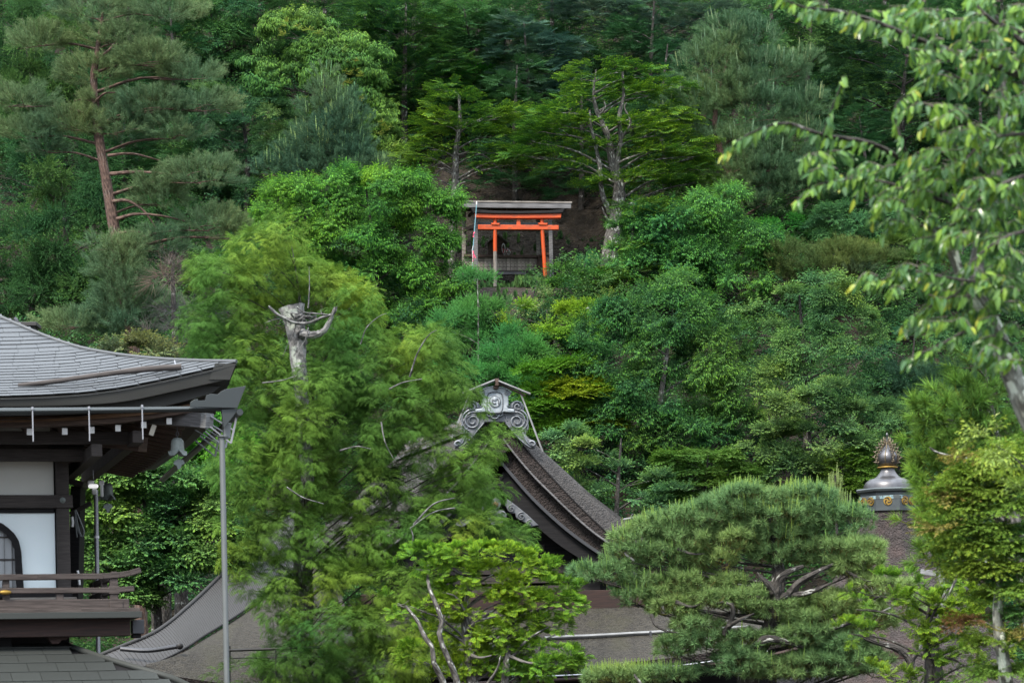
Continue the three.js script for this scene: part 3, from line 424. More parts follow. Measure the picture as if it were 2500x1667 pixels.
  part('side_eave_edge', (() => { const up = [], lo = []; for (let i = 0; i <= 12; i++) { const u = i / 12 * uMax; up.push(V(xc - 0.01, E(u) - 0.01, zE - u)); lo.push(V(xc - 0.1, E(u) - 0.24, zE - u - 0.02)); } return ribbon(up, lo, V(-0.3, 0, 0), 24); })(), M.fascia, roof);
  part('eave_board', ribbon(at([[470, 985], [400, 997], [300, 1007], [200, 1013], [100, 1016], [0, 1018], [-250, 1020]], zE - 0.45), at([[470, 992], [400, 1006], [300, 1017], [200, 1024], [100, 1028], [0, 1030], [-250, 1032]], zE - 0.45), V(0, 0, -0.12), 24), M.warmWood, roof);
  part('eave_board', ribbon(at([[480, 990], [400, 1007], [300, 1018], [200, 1025], [100, 1029], [0, 1031], [-250, 1033]], zE - 0.5), at([[480, 1004], [400, 1017], [300, 1031], [200, 1037], [100, 1041], [0, 1042], [-250, 1044]], zE - 0.5), V(0, 0, -0.2), 24), M.brownWood, roof);
  part('soffit', merge([0, 1].map((side) => grid((a, b) => { const v = 0.3 + b * 2.5, u = v + a * (uMax - v), y = E(u) - 0.34 + v * 0.16; return side ? V(xc - v, y, zE - u) : V(xc - u, y, zE - v); }, 30, 4))), M.darkWood, roof);
  for (const [x, y] of [[71, 1054], [157, 1053], [223, 1050], [287, 1045], [350, 1037], [412, 1028], [-10, 1055], [-80, 1056]]) { // rafters with white-painted ends
    const a = atZ(x, y, T, zE - 0.6), b = V(a.x, a.y + 0.3, 0.05), r = part('rafter', beam(b, a, 0.07, 0.085, 0.006), M.brownWood, roof); part('rafter_end', beam(a, V(a.x, a.y - 0.002, a.z + 0.012), 0.078, 0.095, 0.004), M.white, r);
  }
  { const a = atZ(372, 1050, T, zE - 0.7); part('rafter_end', box(0.07, 0.16, 0.02, a.x, a.y, a.z, 0.004, [0, 0, -0.35]), std({ color: rgb(0.5, 0.48, 0.42) }), roof); }
  for (let i = 0; i < 22; i++) { const z = zE - 0.9 - i * 0.33, u = zE - z, a = V(xc - 0.55, E(u) - 0.4, z), b = V(-0.15, E(u) - 0.05, z); part('rafter', beam(b, a, 0.08, 0.09, 0.006), M.brownWood, roof); }
  { const a = V(xc - 0.42, atZ(533, 1025, T, zE - 0.3).y, zE - 0.42), b = V(-0.1, a.y + 0.35, -0.1); part('hip_rafter', beam(b, a, 0.17, 0.21, 0.01), M.greyWood, roof); const d = V().subVectors(a, b).normalize(); part('rafter_end', beam(a, a.clone().addScaledVector(d, 0.1), 0.18, 0.22, 0.008), M.silverWood, roof); }
  { const a = V(xc - 1.2, E(2) - 0.62, zE - 1.3); part('hip_rafter', beam(V(-0.1, a.y + 0.25, -0.1), a, 0.2, 0.22), M.brownWood, roof); }
  for (const [dx, dy] of [[0.35, -0.42], [0.95, -0.62]]) part('eave_purlin', beam(V(L / 40, E(4) + dy, zE - 1.0 - dx), V(xc - 1.0 - dx, E(4) + dy, zE - 1.0 - dx), 0.16, 0.18), M.darkWood, roof);
  for (const [dx, dy] of [[0.35, -0.46], [0.95, -0.66]]) part('eave_purlin', beam(V(xc - 1.0 - dx, E(4) + dy, zE - 0.7), V(xc - 1.0 - dx, E(4) + dy, zE - 8), 0.16, 0.18), M.darkWood, roof);
  // gutters, hangers and drainpipe
  const gut = part('gutter', tube(pathZ(T, [[-250, 1005], [0, 1004], [300, 1001], [572, 997]], zE + 0.14), (f) => 0.055 - 0.016 * f, 20, 10), M.gutter, T);
  for (const [x, y0, y1] of [[78, 997, 1078], [216, 996, 1077], [346, 992, 1073], [-70, 997, 1078]]) { const a = atZ(x, y0, T, zE + 0.2), b = atZ(x + 2, y1, T, zE + 0.2); part('hanger', [beam(a, b, 0.018, 0.012, 0.003), box(0.03, 0.04, 0.04, a.x, a.y, a.z, 0.004)], M.steel, gut); }
  part('gutter_end', [poly(T, [[463, 993], [464, 982], [474, 975], [482, 974], [484, 978], [500, 977], [503, 965], [515, 961], [530, 963], [540, 955], [550, 950], [600, 942], [579, 996]], zE + 0.24, 0.03, 0.004), poly(T, [[540, 1000], [580, 997], [573, 1012], [546, 1047]], zE + 0.2, 0.1, 0.01)], M.gutter, gut);
  { const a = V(xc + 0.05, atZ(560, 1004, T, zE).y, zE - 0.1), b = V(xc + 0.02, E(8) - 0.42, zE - 8.4); part('side_gutter', tube([a, b], 0.05, 4, 8), M.gutter, gut);
    for (let i = 0; i < 4; i++) { const q = a.clone().lerp(b, 0.03 + i * 0.06), lo = q.clone().add(V(-0.1, -0.42, 0)), lf = lo.clone().add(V(-0.3, 0.24, 0)), l2 = q.clone().add(V(-0.4, -0.02, 0)); part('hanger', [beam(q, lo, 0.03, 0.022, 0.004), beam(lo, lf, 0.026, 0.022, 0.004), beam(q.clone().lerp(lo, 0.55), l2, 0.02, 0.02, 0.004)], i < 2 ? M.steel : M.pipe, gut); } }
  { const a = atZ(541, 1062, T, zE), b = V(a.x, -T.position.y, a.z), top = atZ(549, 1030, T, zE); part('drainpipe', [tube([a, b], 0.041, 2, 14), box(0.1, 0.23, 0.1, top.x + 0.02, top.y - 0.13, top.z), box(0.13, 0.02, 0.13, a.x + 0.02, a.y - 0.02, a.z)], M.pipe, T); }
  // copper-sheeted pent roof below the balcony
  { const edge = [[150, 1572], [190, 1585], [250, 1606], [330, 1630], [420, 1656], [470, 1680]], pent = part('pent_roof', grid((u, v) => { const k = v * 5, i = Math.min(4, Math.floor(k)), e = [0, 1].map((j) => edge[i][j] + (edge[i + 1][j] - edge[i][j]) * (k - i)); const r = atZ(e[0], e[1], T, 0.4 + 2.6 * v); const l = atZ(L, e[1] + 2, T, 0.4 + 2.6 * v); return V(l.x + (r.x - l.x) * u, r.y - 0.03, r.z); }, 12, 10), M.blackWood, T); R = rng(62);
    const E2 = (v) => { const k = v * 5, i = Math.min(4, Math.floor(k)); return [0, 1].map((j) => edge[i][j] + (edge[i + 1][j] - edge[i][j]) * (k - i)); };
    for (let r = 0; r < 6; r++) { const v0 = r / 6, v1 = (r + 1) / 6, A = atZ(...E2(v1), T, 0.4 + 2.6 * v1), Bq = atZ(...E2(v0), T, 0.4 + 2.6 * v0); for (let x = -0.2 - (r % 2) * 0.2; x > -4; x -= 0.41) { const c = V(Math.min(A.x, Bq.x) + x + 0.1, 0, 0); part('copper_sheet', beam(V(c.x, Bq.y + 0.012, Bq.z), V(c.x, A.y + 0.022, A.z + 0.02), 0.405, 0.014, 0.004), pick(M.copper), pent); } }
    part('hip_edge', tube(edge.map((e, i) => atZ(e[0], e[1], T, 0.4 + 2.6 * i / 5)), 0.05, 16, 8), M.copper[0], pent); }
}
{ // things on and beside the tower
  const log = P(240, 920, 38.2); const T = scene.children.find((o) => o.name === 'bell_tower');
  const w = (x, y, z) => T.localToWorld(atZ(x, y, T, z));
  const roofLog = thing('log', 'weathered log lying along the lower edge of the tower roof', 'log', w(240, 925, 2.0)), loc = (p) => p.clone().sub(roofLog.position);
  part('trunk', tube([w(43, 942, 1.86), w(110, 934, 1.9), w(240, 916, 1.95), w(360, 901, 2.02), w(442, 896, 2.08)].map(loc), (f) => 0.033 + 0.014 * f, 20, 9, false, 0.12), std({ map: M.greyWood.map, color: rgb(0.42, 0.37, 0.34), roughness: 0.9 }), roofLog);
  part('wire_tie', tube([w(425, 880, 1.9), w(428, 893, 2.0), w(431, 910, 2.05)].map(loc), 0.008, 8, 5), M.steel, roofLog);
  const bell = (name, label, top, s, turn) => {
    const b = thing(name, label, 'bell', top, turn, undefined), prof = [[0.001, 0], [0.06, -0.012], [0.094, -0.05], [0.1, -0.1], [0.104, -0.2], [0.118, -0.25], [0.145, -0.285], [0.136, -0.288], [0.108, -0.25], [0.09, -0.2], [0.085, -0.06]].map(([x, y]) => new THREE.Vector2(x * s, y * s)), g = new THREE.LatheGeometry(prof, 32), p = g.attributes.position;
    for (let i = 0; i < p.count; i++) { const y = p.getY(i), a = Math.atan2(p.getX(i), p.getZ(i)), k = Math.max(0, (-y / s - 0.19) / 0.1); p.setY(i, y + k * 0.075 * s * Math.pow(Math.abs(Math.cos(2 * a + 0.0)), 6)); } g.computeVertexNormals();
    part('bell_body', boxUV(g), M.bronze, b); part('hook', [tube([V(0, 0, 0), V(0.02 * s, 0.05 * s, 0), V(0, 0.09 * s, 0), V(-0.02 * s, 0.05 * s, 0), V(0, 0, 0)], 0.008 * s, 16, 5), tube([V(0, 0.09 * s, 0), V(0, 0.2 * s, 0)], 0.006 * s, 2, 5)], M.steelDark, b);
    part('clapper', [tube([V(0, -0.1 * s, 0), V(0.01 * s, -0.36 * s, 0)], 0.006 * s, 2, 5), extrude([[0, 0], [0.08, -0.02], [0.1, -0.07], [0.05, -0.09], [0.03, -0.15], [-0.01, -0.16], [-0.03, -0.1], [-0.08, -0.08], [-0.06, -0.03]].map(([x, y]) => [x * s + 0.01, y * s - 0.33 * s]), 0.012, 0.003)], M.bronze, b); return b;
  };
  bell('wind_bell', 'green-grey bronze wind bell with notched rim hanging under the tower corner', w(432, 1068, 1.6), 0.95, 0.3);
  bell('wind_bell', 'smaller blurred wind bell hanging behind the lamp pole', P(259, 1178, 45), 1.05, 0.7);
  const lp = thing('lamp_pole', 'grey pole with white lamp boxes beside the tower wall', 'lamp', V(P(234, 1400, 42).x, 0, -42)), d = 42, q = (x, y, z = 0) => P(x, y, d + z).sub(lp.position);
  part('pole', tube([q(233, 1196), V(q(237, 1600).x, 0, 0)], 0.036, 2, 12), M.steel, lp); part('pole_joint', tube([q(234.5, 1308), q(234.6, 1314)], 0.043, 1, 12), M.white, lp);
  const hd2 = (x0, y0, x1, y1, z, dep, b) => { const a = q(x0, y0), c = q(x1, y1); return box(Math.abs(c.x - a.x), Math.abs(a.y - c.y), dep, (a.x + c.x) / 2, (a.y + c.y) / 2, z, b); };
  part('lamp_box', hd2(213, 1173, 229, 1186, 0, 0.1, 0.02), M.white, lp); part('lamp_box', hd2(240, 1172, 252, 1184, -0.05, 0.1, 0.02), M.white, lp); part('lamp_box', hd2(243, 1180, 250, 1212, -0.05, 0.08, 0.015), M.white, lp);
  part('lamp_tube', new THREE.CapsuleGeometry(0.033, 0.095, 6, 12).rotateZ(Math.PI / 2).translate(q(229, 1188).x, q(229, 1188).y, 0.09), std({ color: rgb(0.9, 0.9, 0.9), emissive: rgb(0.25, 0.25, 0.25), roughness: 0.4 }), lp); part('bracket', hd2(225, 1194, 237, 1208, 0.03, 0.09, 0.015), M.white, lp);
  part('mast', tube([q(227, 1172), q(226, 1148)], 0.008, 2, 5), M.steel, lp);
  const c = thing('cable', 'grey cables hanging in loops off the tower corner column', 'cable', P(182, 1243, 41)), cl = (x, y, z = 0) => P(x, y, 41 + z).sub(c.position);
  for (const pts of [[[184, 1245], [195, 1272], [204, 1300], [199, 1312], [188, 1290], [182, 1250]], [[182, 1246], [184, 1280], [187, 1312]], [[183, 1245], [191, 1290], [198, 1311]]]) part('strand', tube(pts.map((p) => cl(...p)), 0.013, 24, 6), M.pipe, c);
  part('fitting', tube([cl(174, 1262), cl(176, 1275), cl(175, 1286)], 0.028, 8, 6), M.white, c); part('fitting', tube([cl(188, 1393), cl(191, 1410), cl(193, 1428)], 0.022, 8, 6), M.white, c);
  const cn = thing('canopy', 'small dark canopy jutting out behind the tower corner column', 'canopy', P(195, 1185, 42.5)), cc = (x, y, z = 0) => P(x, y, 42.5 + z).sub(cn.position);
  part('roof_board', [beam(cc(160, 1172), cc(208, 1186), 0.5, 0.09)], M.darkWood, cn); part('post', [beam(cc(170, 1255), cc(222, 1228), 0.06, 0.07)], M.darkWood, cn); part('back_board', beam(cc(190, 1190, 0.3), cc(184, 1470, 0.3), 0.16, 0.5), M.blackWood, cn);
  const r2 = thing('ridge_end', 'dark ridge end of another roof showing behind the tower roof slope', 'roof', P(70, 820, 47)), rl = (x, y, z = 0) => P(x, y, 47 + z).sub(r2.position);
  part('ridge_cap', [beam(rl(20, 795), rl(94, 795), 0.5, 0.07)], M.shingleWarm[0], r2); part('ridge_body', [beam(rl(20, 820), rl(88, 818), 0.35, 0.34)], M.shingleWarm[1], r2); part('end_tile', tube([rl(40, 795), rl(38, 783), rl(33, 778)], 0.045, 6, 8), M.steelDark, r2);
}

// ---------------------------------------------------------------- torii, shelter and small shrine on the slope
{
  const d = 80.4, base = P(1267, 692, d), t = thing('torii', 'vermilion torii gate with a black top beam standing in front of the wooden shelter', 'torii', base), q = (x, y, z = 0) => P(x, y, d + z).sub(base);
  const flat = (pts, dep, z = 0, bev = 0.012) => extrude(pts.map(([x, y]) => { const v = q(x, y); return [v.x, v.y]; }), dep, bev).translate(0, 0, dep / 2 + z);
  part('top_beam', flat([[1150, 509], [1163, 513.5], [1202, 517], [1267, 518], [1343, 516.5], [1362, 514.5], [1379, 511], [1373.5, 522], [1343, 523], [1267, 524], [1202, 523.5], [1156, 521.5]], 0.34), M.blackWood, t);
  part('second_beam', flat([[1158, 522], [1202, 524], [1267, 524.5], [1343, 523.5], [1371, 522.3], [1369, 533.5], [1343, 534], [1267, 534.5], [1202, 534], [1160, 532.5]], 0.24), M.vermilion, t);
  part('tie_beam', flat([[1167, 549.2], [1364, 550.5], [1364, 561.5], [1167, 561]], 0.13), M.vermilion, t);
  part('centre_strut', flat([[1262, 534], [1269.5, 534], [1271.5, 550.5], [1260.5, 550.3]], 0.1), M.vermilion, t);
  for (const [a, b] of [[1198, 1221], [1313, 1338]]) part('wedge', flat([[a, 545.5], [b, 546], [b - 3, 550.8], [a + 3, 550.3]], 0.2), M.vermilion, t);
  part('pillar', tube([q(1208.5, 533), q(1208.6, 614)], 0.057, 3, 16), M.vermilion, t); part('pillar_foot', tube([q(1208.6, 613.5), q(1209, 652), q(1209, 700)], 0.056, 8, 14, false, 0.05), M.paleWood, t, 'weathered grey foot of the left pillar, its paint worn off');
  part('paint_remnant', new THREE.CylinderGeometry(0.0585, 0.0585, 0.62, 10, 1, true, 2.9, 1.5).translate(q(1208.6, 636).x, q(1208.6, 640).y, 0), M.vermilion, t);
  part('pillar', tube([q(1322.2, 534), q(1327, 610), q(1333, 704)], 0.056, 8, 16), M.vermilion, t);
}
{
  const d = 81.5, base = V(P(1250, 680, d).x, hillY(0, 82.5), -d), t = thing('shelter', 'open weathered wooden shelter with a plank roof behind the torii', 'shelter', base), q = (x, y, z = 0) => P(x, y, d + z).sub(base);
  const bm = (a, b, w, h) => beam(a, b, w, h, 0.01);
  const roof = part('roof', [grid((u, v) => { const a = q(1118, 493, -0.5), b = q(1396, 496, -0.5), e = a.clone().lerp(b, u); return e.add(V(-0.3 * v, 0.32 * v, -2.9 * v)); }, 4, 4), grid((u, v) => { const a = q(1118, 497, -0.5), b = q(1396, 500, -0.5), e = a.clone().lerp(b, u); return e.add(V(-0.3 * v, 0.3 * v, -2.9 * v)); }, 4, 4)], M.brownWood, t);
  part('roof_sheet', bm(q(1118, 492, -0.52), q(1397, 495, -0.52), 0.1, 0.05), M.paleWood, roof); part('eave_beam', bm(q(1118, 500.5, -0.5), q(1394.5, 503, -0.5), 0.1, 0.165), M.greyWood, roof);
  for (let i = 0; i < 8; i++) { const a = q(1130 + i * 36, 508, -0.35), b = a.clone().add(V(-0.3, 0.26, -2.7)); part('rafter', bm(b, a, 0.07, 0.09), M.brownWood, roof); }
  part('post', bm(q(1161.5, 700), q(1161.5, 507), 0.13, 0.13), M.greyWood, t); part('post', bm(q(1347.5, 700), q(1342.5, 507), 0.115, 0.115), M.greyWood, t);
  part('post', bm(q(1132.5, 705, 1.6), q(1132.5, 505, 1.6), 0.12, 0.12), M.paleWood, t); part('post', bm(q(1314.5, 705, 1.6), q(1313, 505, 1.6), 0.115, 0.115), M.paleWood, t);
  part('cross_beam', bm(q(1150, 511.5), q(1385, 515), 0.1, 0.09), M.brownWood, t); part('cross_beam', bm(q(1164, 545.5, 0.05), q(1345, 547.5, 0.05), 0.07, 0.1), M.greyWood, t);
  part('cross_beam', bm(q(1120, 558, 1.6), q(1320, 561, 1.6), 0.08, 0.1), M.brownWood, t); part('cross_beam', bm(q(1132, 563, 1.6), q(1161, 550), 0.06, 0.12), M.brownWood, t); part('cross_beam', bm(q(1315, 561, 1.6), q(1345, 549), 0.06, 0.12), M.brownWood, t);
  // plank wall at the back
  const pw = [1.5, 1.25, 1.8].map((v) => std({ map: M.paleWood.map, color: rgb(v, v * 0.98, v * 0.95), roughness: 0.9 })), w = part('plank_wall', [bm(q(1132, 664, 1.55), q(1320, 664.5, 1.55), 0.1, 0.09)], M.darkWood, t); R = rng(71);
  part('top_rail', bm(q(1132, 624.5, 1.5), q(1316, 627, 1.5), 0.16, 0.085), M.brownWood, w);
  for (let x = 1136, i = 0; x < 1312; x += 9.2, i++) part('plank', bm(q(x + 4.4, 662, 1.55 + rr(-0.012, 0.012)), q(x + 4.4 + rr(-0.3, 0.3), 628, 1.55), 0.11 + rr(-0.006, 0.004), 0.028), [pw[0], pw[1], pw[2]][i % 3], w);
  part('top_rail', bm(q(1315, 626, 1.5), q(1343, 619, 0.2), 0.1, 0.08), M.brownWood, w); for (let i = 0; i < 8; i++) { const a = q(1315 + i * 3.5, 664 + i, 1.5 - i * 0.16), b = a.clone(); b.y = q(1315, 628, 1.5 - i * 0.16).y; part('plank', bm(a, b, 0.11, 0.028), M.brownWood, w); }
  part('sill', bm(q(1190, 668, 1.3), q(1285, 668.5, 1.3), 0.18, 0.08), M.greyWood, t);
}
{
  const d = 83.8, base = P(1212, 627, d), t = thing('small_shrine', 'tiny wooden shrine with a gabled roof behind the left torii pillar', 'shrine', base, 0.2), k = mpp(d);
  part('body', [box(36 * k, 36 * k, 0.4, 0, 18 * k, 0)], M.brownWood, t); part('plinth', [box(44 * k, 5 * k, 0.5, 0, 1 * k, 0)], M.darkWood, t);
  for (const s of [-1, 1]) { part('roof', [extrude([[0, 48 * k], [s * 25 * k, 31 * k], [s * 25 * k, 34.5 * k], [0, 52 * k]].sort((a, b) => 0), 0.62, 0.006).translate(0, 0, 0.31)], M.paleWood, t); }
  part('gable', [extrude([[-18 * k, 35 * k], [18 * k, 35 * k], [0, 47 * k]], 0.38, 0.005).translate(0, 0, 0.19)], M.brownWood, t);
  part('door', [box(15 * k, 26 * k, 0.02, -5 * k, 17 * k, 0.21)], M.warmWood, t); for (let i = 0; i < 4; i++) part('lattice_bar', box(0.012, 26 * k, 0.02, (-11 + i * 4) * k, 17 * k, 0.23, 0), M.darkWood, t);
  part('straw_ring', new THREE.TorusGeometry(7 * k, 0.018, 6, 20).scale(0.55, 1.5, 1).translate(14 * k, 18 * k, 0.25), M.white, t);
}
{ // offerings on the plank wall's rail
  const k = mpp(83); const pot = (name, label, x, y, cols, seed) => { R = rng(seed); const b = P(x, 624, 82.95), t = thing(name, label, 'flowers', b); part('pot', new THREE.LatheGeometry([[0, 0], [0.035, 0], [0.05, 0.07], [0.045, 0.07]].map((p) => new THREE.Vector2(...p)), 10), M.stone, t); const c = {}; for (let i = 0; i < 12; i++) { const m = pick(cols); (c[m.uuid] ??= { m, g: [] }).g.push(new THREE.IcosahedronGeometry(0.022, 0).translate(rr(-0.07, 0.07), 0.1 + rr(0, 0.1), rr(-0.05, 0.06))); } for (const e of Object.values(c)) part('blossom', e.g, e.m, t); };
  const f = (r, g, b) => std({ color: rgb(r, g, b), roughness: 0.8 });
  pot('flower_pot', 'small pot of pink and red flowers right of the tiny shrine', 1232, 618, [f(0.5, 0.1, 0.12), f(0.6, 0.3, 0.32), f(0.04, 0.12, 0.03)], 81); pot('flower_pot', 'small pot of pale blue and white flowers at the right of the pink one', 1242, 617, [f(0.35, 0.45, 0.6), f(0.6, 0.6, 0.62), f(0.4, 0.08, 0.1)], 82);
  const d = 80.1, b = P(1154, 650, d), t = thing('ribbon_pole', 'thin leaning blue and white pole with pink ribbons at the left end of the torii', 'pole', b), q = (x, y, z = 0) => P(x, y, d + z).sub(b), pink = f(0.7, 0.1, 0.2);
  part('pole', tube([q(1163.5, 497), q(1161, 530), q(1158.5, 560), q(1155, 605), q(1153, 665)], 0.012, 16, 6), f(0.2, 0.42, 0.5), t); part('pole_tip', tube([q(1163.5, 492), q(1163.5, 500)], 0.02, 2, 6), M.white, t);
  part('cord', tube([q(1155, 600, -0.03), q(1153, 612, -0.03), q(1154, 630, -0.03), q(1152.5, 650, -0.03)], 0.01, 16, 6, false, 0.5), M.white, t);
  const rib = (pts, w) => grid((u, v) => { const n = pts.length - 1, i = Math.min(n - 1, Math.floor(u * n)), a = pts[i], c = pts[i + 1], fq = u * n - i, s = (v - 0.5) * w; return q(a[0] + (c[0] - a[0]) * fq + s, a[1] + (c[1] - a[1]) * fq, -0.04 + 0.02 * Math.sin(u * 9 + v * 3)); }, 10, 2);
  part('ribbon', rib([[1158, 566], [1156, 572], [1155.5, 579]], 2.4), pink, t); part('ribbon', rib([[1154, 612], [1156, 620], [1161, 630]], 3.4), pink, t); part('ribbon', rib([[1155, 622], [1155, 632], [1154, 638]], 2), pink, t);
  R = rng(83); const wb = P(1434, 757, hillDepth(1434, 765) - 0.4), g = new THREE.IcosahedronGeometry(0.14, 3), p = g.attributes.position; for (let i = 0; i < p.count; i++) { const v = V().fromBufferAttribute(p, i), n = 0.75 + 0.5 * fbm(v.x * 14 + 5, v.y * 14 + v.z * 9, 84, 0, 3); p.setXYZ(i, v.x * n, v.y * n * 0.62, v.z * n); } g.computeVertexNormals();
  const bag = single('white_bag', g, std({ color: rgb(0.7, 0.75, 0.8), roughness: 0.5 }), 'crumpled white bag lying among the shrubs below and right of the torii', 'bag'); bag.position.copy(wb);
  R = rng(84); const gr = SPOTS(); for (let i = 0; i < 36; i++) { const x = rr(1262, 1345), dd = rr(79.6, 81.2), pp = P(x, 690, dd); pp.y = hillY(pp.x, dd) - 0.02; put(gr, pp, V(rr(-0.2, 0.2), rr(-0.1, 0.1), 1), UPV, rr(0.5, 1.1), tint([0.06, 0.11, 0.03], pp, 0.3)); }
  for (let i = 0; i < 500; i++) { const x = rr(-3.6, 3.8), dd = rr(78.6, 86), pp = V(x, hillY(x, dd) - 0.02, -dd); put(gr, pp, V(rr(-0.3, 0.3), rr(-0.2, 0.2), 1), UPV, rr(0.35, 0.8), tint([0.035, 0.075, 0.022], pp, 0.35)); }
  tag(instanced('grass', 'grass', M.leaf, gr, scene, 'stuff'), 'tufts of long grass around the feet of the torii', 'grass');
}

// ---------------------------------------------------------------- the thatched gate with its carved ridge ornament
{
  const d = 56, T = thing('temple_gate', 'dark timber gate hall with a steep thatched gable and carved silver-grey ridge ornament', 'gate', V(P(1212, 1044, d).x, 0, -d)), cx = 1212;
  const at = (pts, z) => pts.map(([x, y]) => atZ(x, y, T, z)), mir = (v) => v.map((p) => V(-p.x, p.y, p.z)), back = V(-0.27, 0, -0.96);
  const A = [[1240, 1018], [1284, 1062], [1322, 1098], [1380, 1150], [1440, 1204], [1500, 1250], [1560, 1296], [1640, 1345]], B = [[1236, 1044], [1258, 1066], [1300, 1112], [1350, 1166], [1400, 1219], [1450, 1268], [1505, 1318], [1580, 1372]], C = [[1230, 1070], [1248, 1094], [1300, 1156], [1350, 1206], [1400, 1254], [1450, 1297], [1500, 1332], [1575, 1384]], Dd = [[1200, 1092], [1215, 1112], [1260, 1166], [1300, 1211], [1350, 1259], [1400, 1301], [1450, 1337], [1500, 1368], [1560, 1402]], Ee = [[1196, 1160], [1225, 1194], [1265, 1242], [1308, 1283], [1365, 1330], [1431, 1372], [1464, 1390], [1520, 1416]];
  const thatch = [];
  for (const m of [0, 1]) {
    const f = (c, z) => { const v = at(c, z); return m ? mir(v) : v; }, n = 28, b = resample(f(B, 0), n), a = resample(f(A, -0.75), n), a2 = a.map((p) => p.clone().addScaledVector(back, 7.5).add(V(0, 0.05, 0)));
    thatch.push(grid((u, v) => { const i = Math.round(u * n), w = Math.round(v * 8) / 8; if (w <= 0.5) { const k = w * 2, bulge = Math.sin(k * 1.57); return V(b[i].x + (a[i].x - b[i].x) * k, b[i].y + (a[i].y - b[i].y) * bulge, b[i].z + (a[i].z - b[i].z) * k); } return a[i].clone().lerp(a2[i], (w - 0.5) * 2); }, n, 8));
  }
  const roof = part('thatch_roof', thatch, M.thatch, T);
  for (const m of [0, 1]) {
    const f = (c, z) => { const v = at(c, z); return m ? mir(v) : v; }, sh = V(0, 0, -0.4);
    part('thatch_edge', ribbon(f(B, 0), f(C, -0.02), sh), M.thatchDark, roof); part('edge_batten', ribbon(f(B, 0.015), f(B.map(([x, y]) => [x - 1.5, y + 2.5]), 0.015), V(0, 0, -0.05)), M.blackWood, roof); part('edge_batten', ribbon(f(C, 0.0), f(C.map(([x, y]) => [x - 2, y + 3.5]), 0.0), V(0, 0, -0.25)), M.greyWood, roof);
    part('under_thatch', ribbon(f(C.map(([x, y]) => [x - 2, y + 3.5]), -0.24), f(Dd, -0.26), sh), M.thatchDark, roof); part('edge_batten', ribbon(f(Dd, -0.22), f(Dd.map(([x, y]) => [x - 4, y + 6]), -0.22), V(0, 0, -0.25)), M.steelDark, roof);
    part('bargeboard', ribbon(f(Dd.map(([x, y]) => [x - 4, y + 6]), -0.36), f(Ee, -0.36), V(0, 0, -0.14)), M.blackWood, T); part('barge_moulding', ribbon(f(Ee.map(([x, y]) => [x + 3, y - 8]), -0.33), f(Ee, -0.33), V(0, 0, -0.05)), M.blackWood, T);
    part('soffit', ribbon(f(Dd, -0.45), f(Ee.map(([x, y]) => [x, y - 20]), -3), V(0, 0.06, 0)), M.darkWood, T);
  }
  part('thatch_edge', poly(T, [[1184, 1029], [1232, 1029], [1250, 1047], [1237, 1046], [1190, 1046], [1176, 1047]], 0.02, 0.6), M.thatch, roof); part('thatch_edge', poly(T, [[1190, 1046], [1237, 1046], [1262, 1075], [1213, 1128], [1164, 1075]], -0.05, 0.4), M.thatchDark, roof);
  // gable wall boards
  const gw = part('gable_wall', poly(T, [[1213, 1180], [1300, 1275], [1440, 1372], [1480, 1400], [1480, 1456], [950, 1456], [950, 1400], [1128, 1275]], -0.95, 0.2), M.blackWood, T); for (let i = 0; i < 6; i++) { const y = 1310 + i * 24; part('wall_board', slab(T, 1130 - i * 40, y, 1296 + i * 34, y + 22, -0.92, 0.03, 0.006), M.darkWood, gw); }
  part('tie_beam', slab(T, 1090, 1352, 1400, 1372, -0.85, 0.2), M.blackWood, T);
  // carved pendant and scrolls
  const gz = (x, y) => [1150 + x * 0.1148, 1140 + y * 0.1148];
  const pend = part('gable_pendant', [poly(T, [[520, 640], [620, 700], [640, 800], [580, 900], [700, 930], [770, 1010], [740, 1110], [650, 1190], [540, 1250], [430, 1200], [340, 1110], [310, 1010], [380, 930], [490, 900], [430, 800], [450, 700]].map((p) => gz(...p)), -0.28, 0.12, 0.02)], M.oniDark, T);
  for (const s of [-1, 1]) { const [x, y] = gz(535 + s * 125, 1020); part('scroll', spiral(T, x, y, 12.5, 3, 1.7, s > 0 ? 2.6 : 0.54, -0.26, 0.018, s), M.oniDark, pend); }
  for (let i = 0; i < 3; i++) { const y = 1120 + i * 45, w = 210 - i * 45; part('fold', tube([gz(540 - w, y - 10), gz(540 - w * 0.4, y + 20), gz(540, y - 15), gz(540 + w * 0.4, y + 20), gz(540 + w, y - 10)].map((p) => atZ(...p, T, -0.27)), 0.018, 24, 6), M.oniDark, pend); }
  part('pendant_boss', (() => { const c = atZ(...gz(520, 800), T, -0.24); return new THREE.ConeGeometry(0.09, 0.14, 6).rotateX(Math.PI / 2).translate(c.x, c.y, c.z); })(), M.warmWood, pend);
  const chain = part('gable_carving', [poly(T, [[740, 660], [860, 740], [1000, 850], [1200, 1010], [1440, 1240], [1380, 1250], [1260, 1280], [1160, 1190], [1100, 1160], [960, 1080], [940, 990], [830, 980], [770, 900], [730, 820]].map((p) => gz(...p)), -0.3, 0.08, 0.015)], M.oniDark, T);
  for (const [x, y, r] of [[855, 890, 85], [1070, 1055, 95], [1240, 1195, 75]]) { const c = gz(x, y); part('scroll', spiral(T, c[0], c[1], r * 0.1148, r * 0.03, 1.6, 1.2, -0.29, 0.017, 1), M.oniDark, chain); }
  for (const s of [0]) { const c2 = part('gable_carving', poly(T, [[740, 660], [860, 740], [1000, 850], [1200, 1010], [1440, 1240], [1260, 1280], [960, 1080], [830, 980], [730, 820]].map((p) => { const v = gz(...p); return [2 * cx - v[0], v[1]]; }).reverse(), -0.3, 0.08, 0.015), M.oniDark, T); }
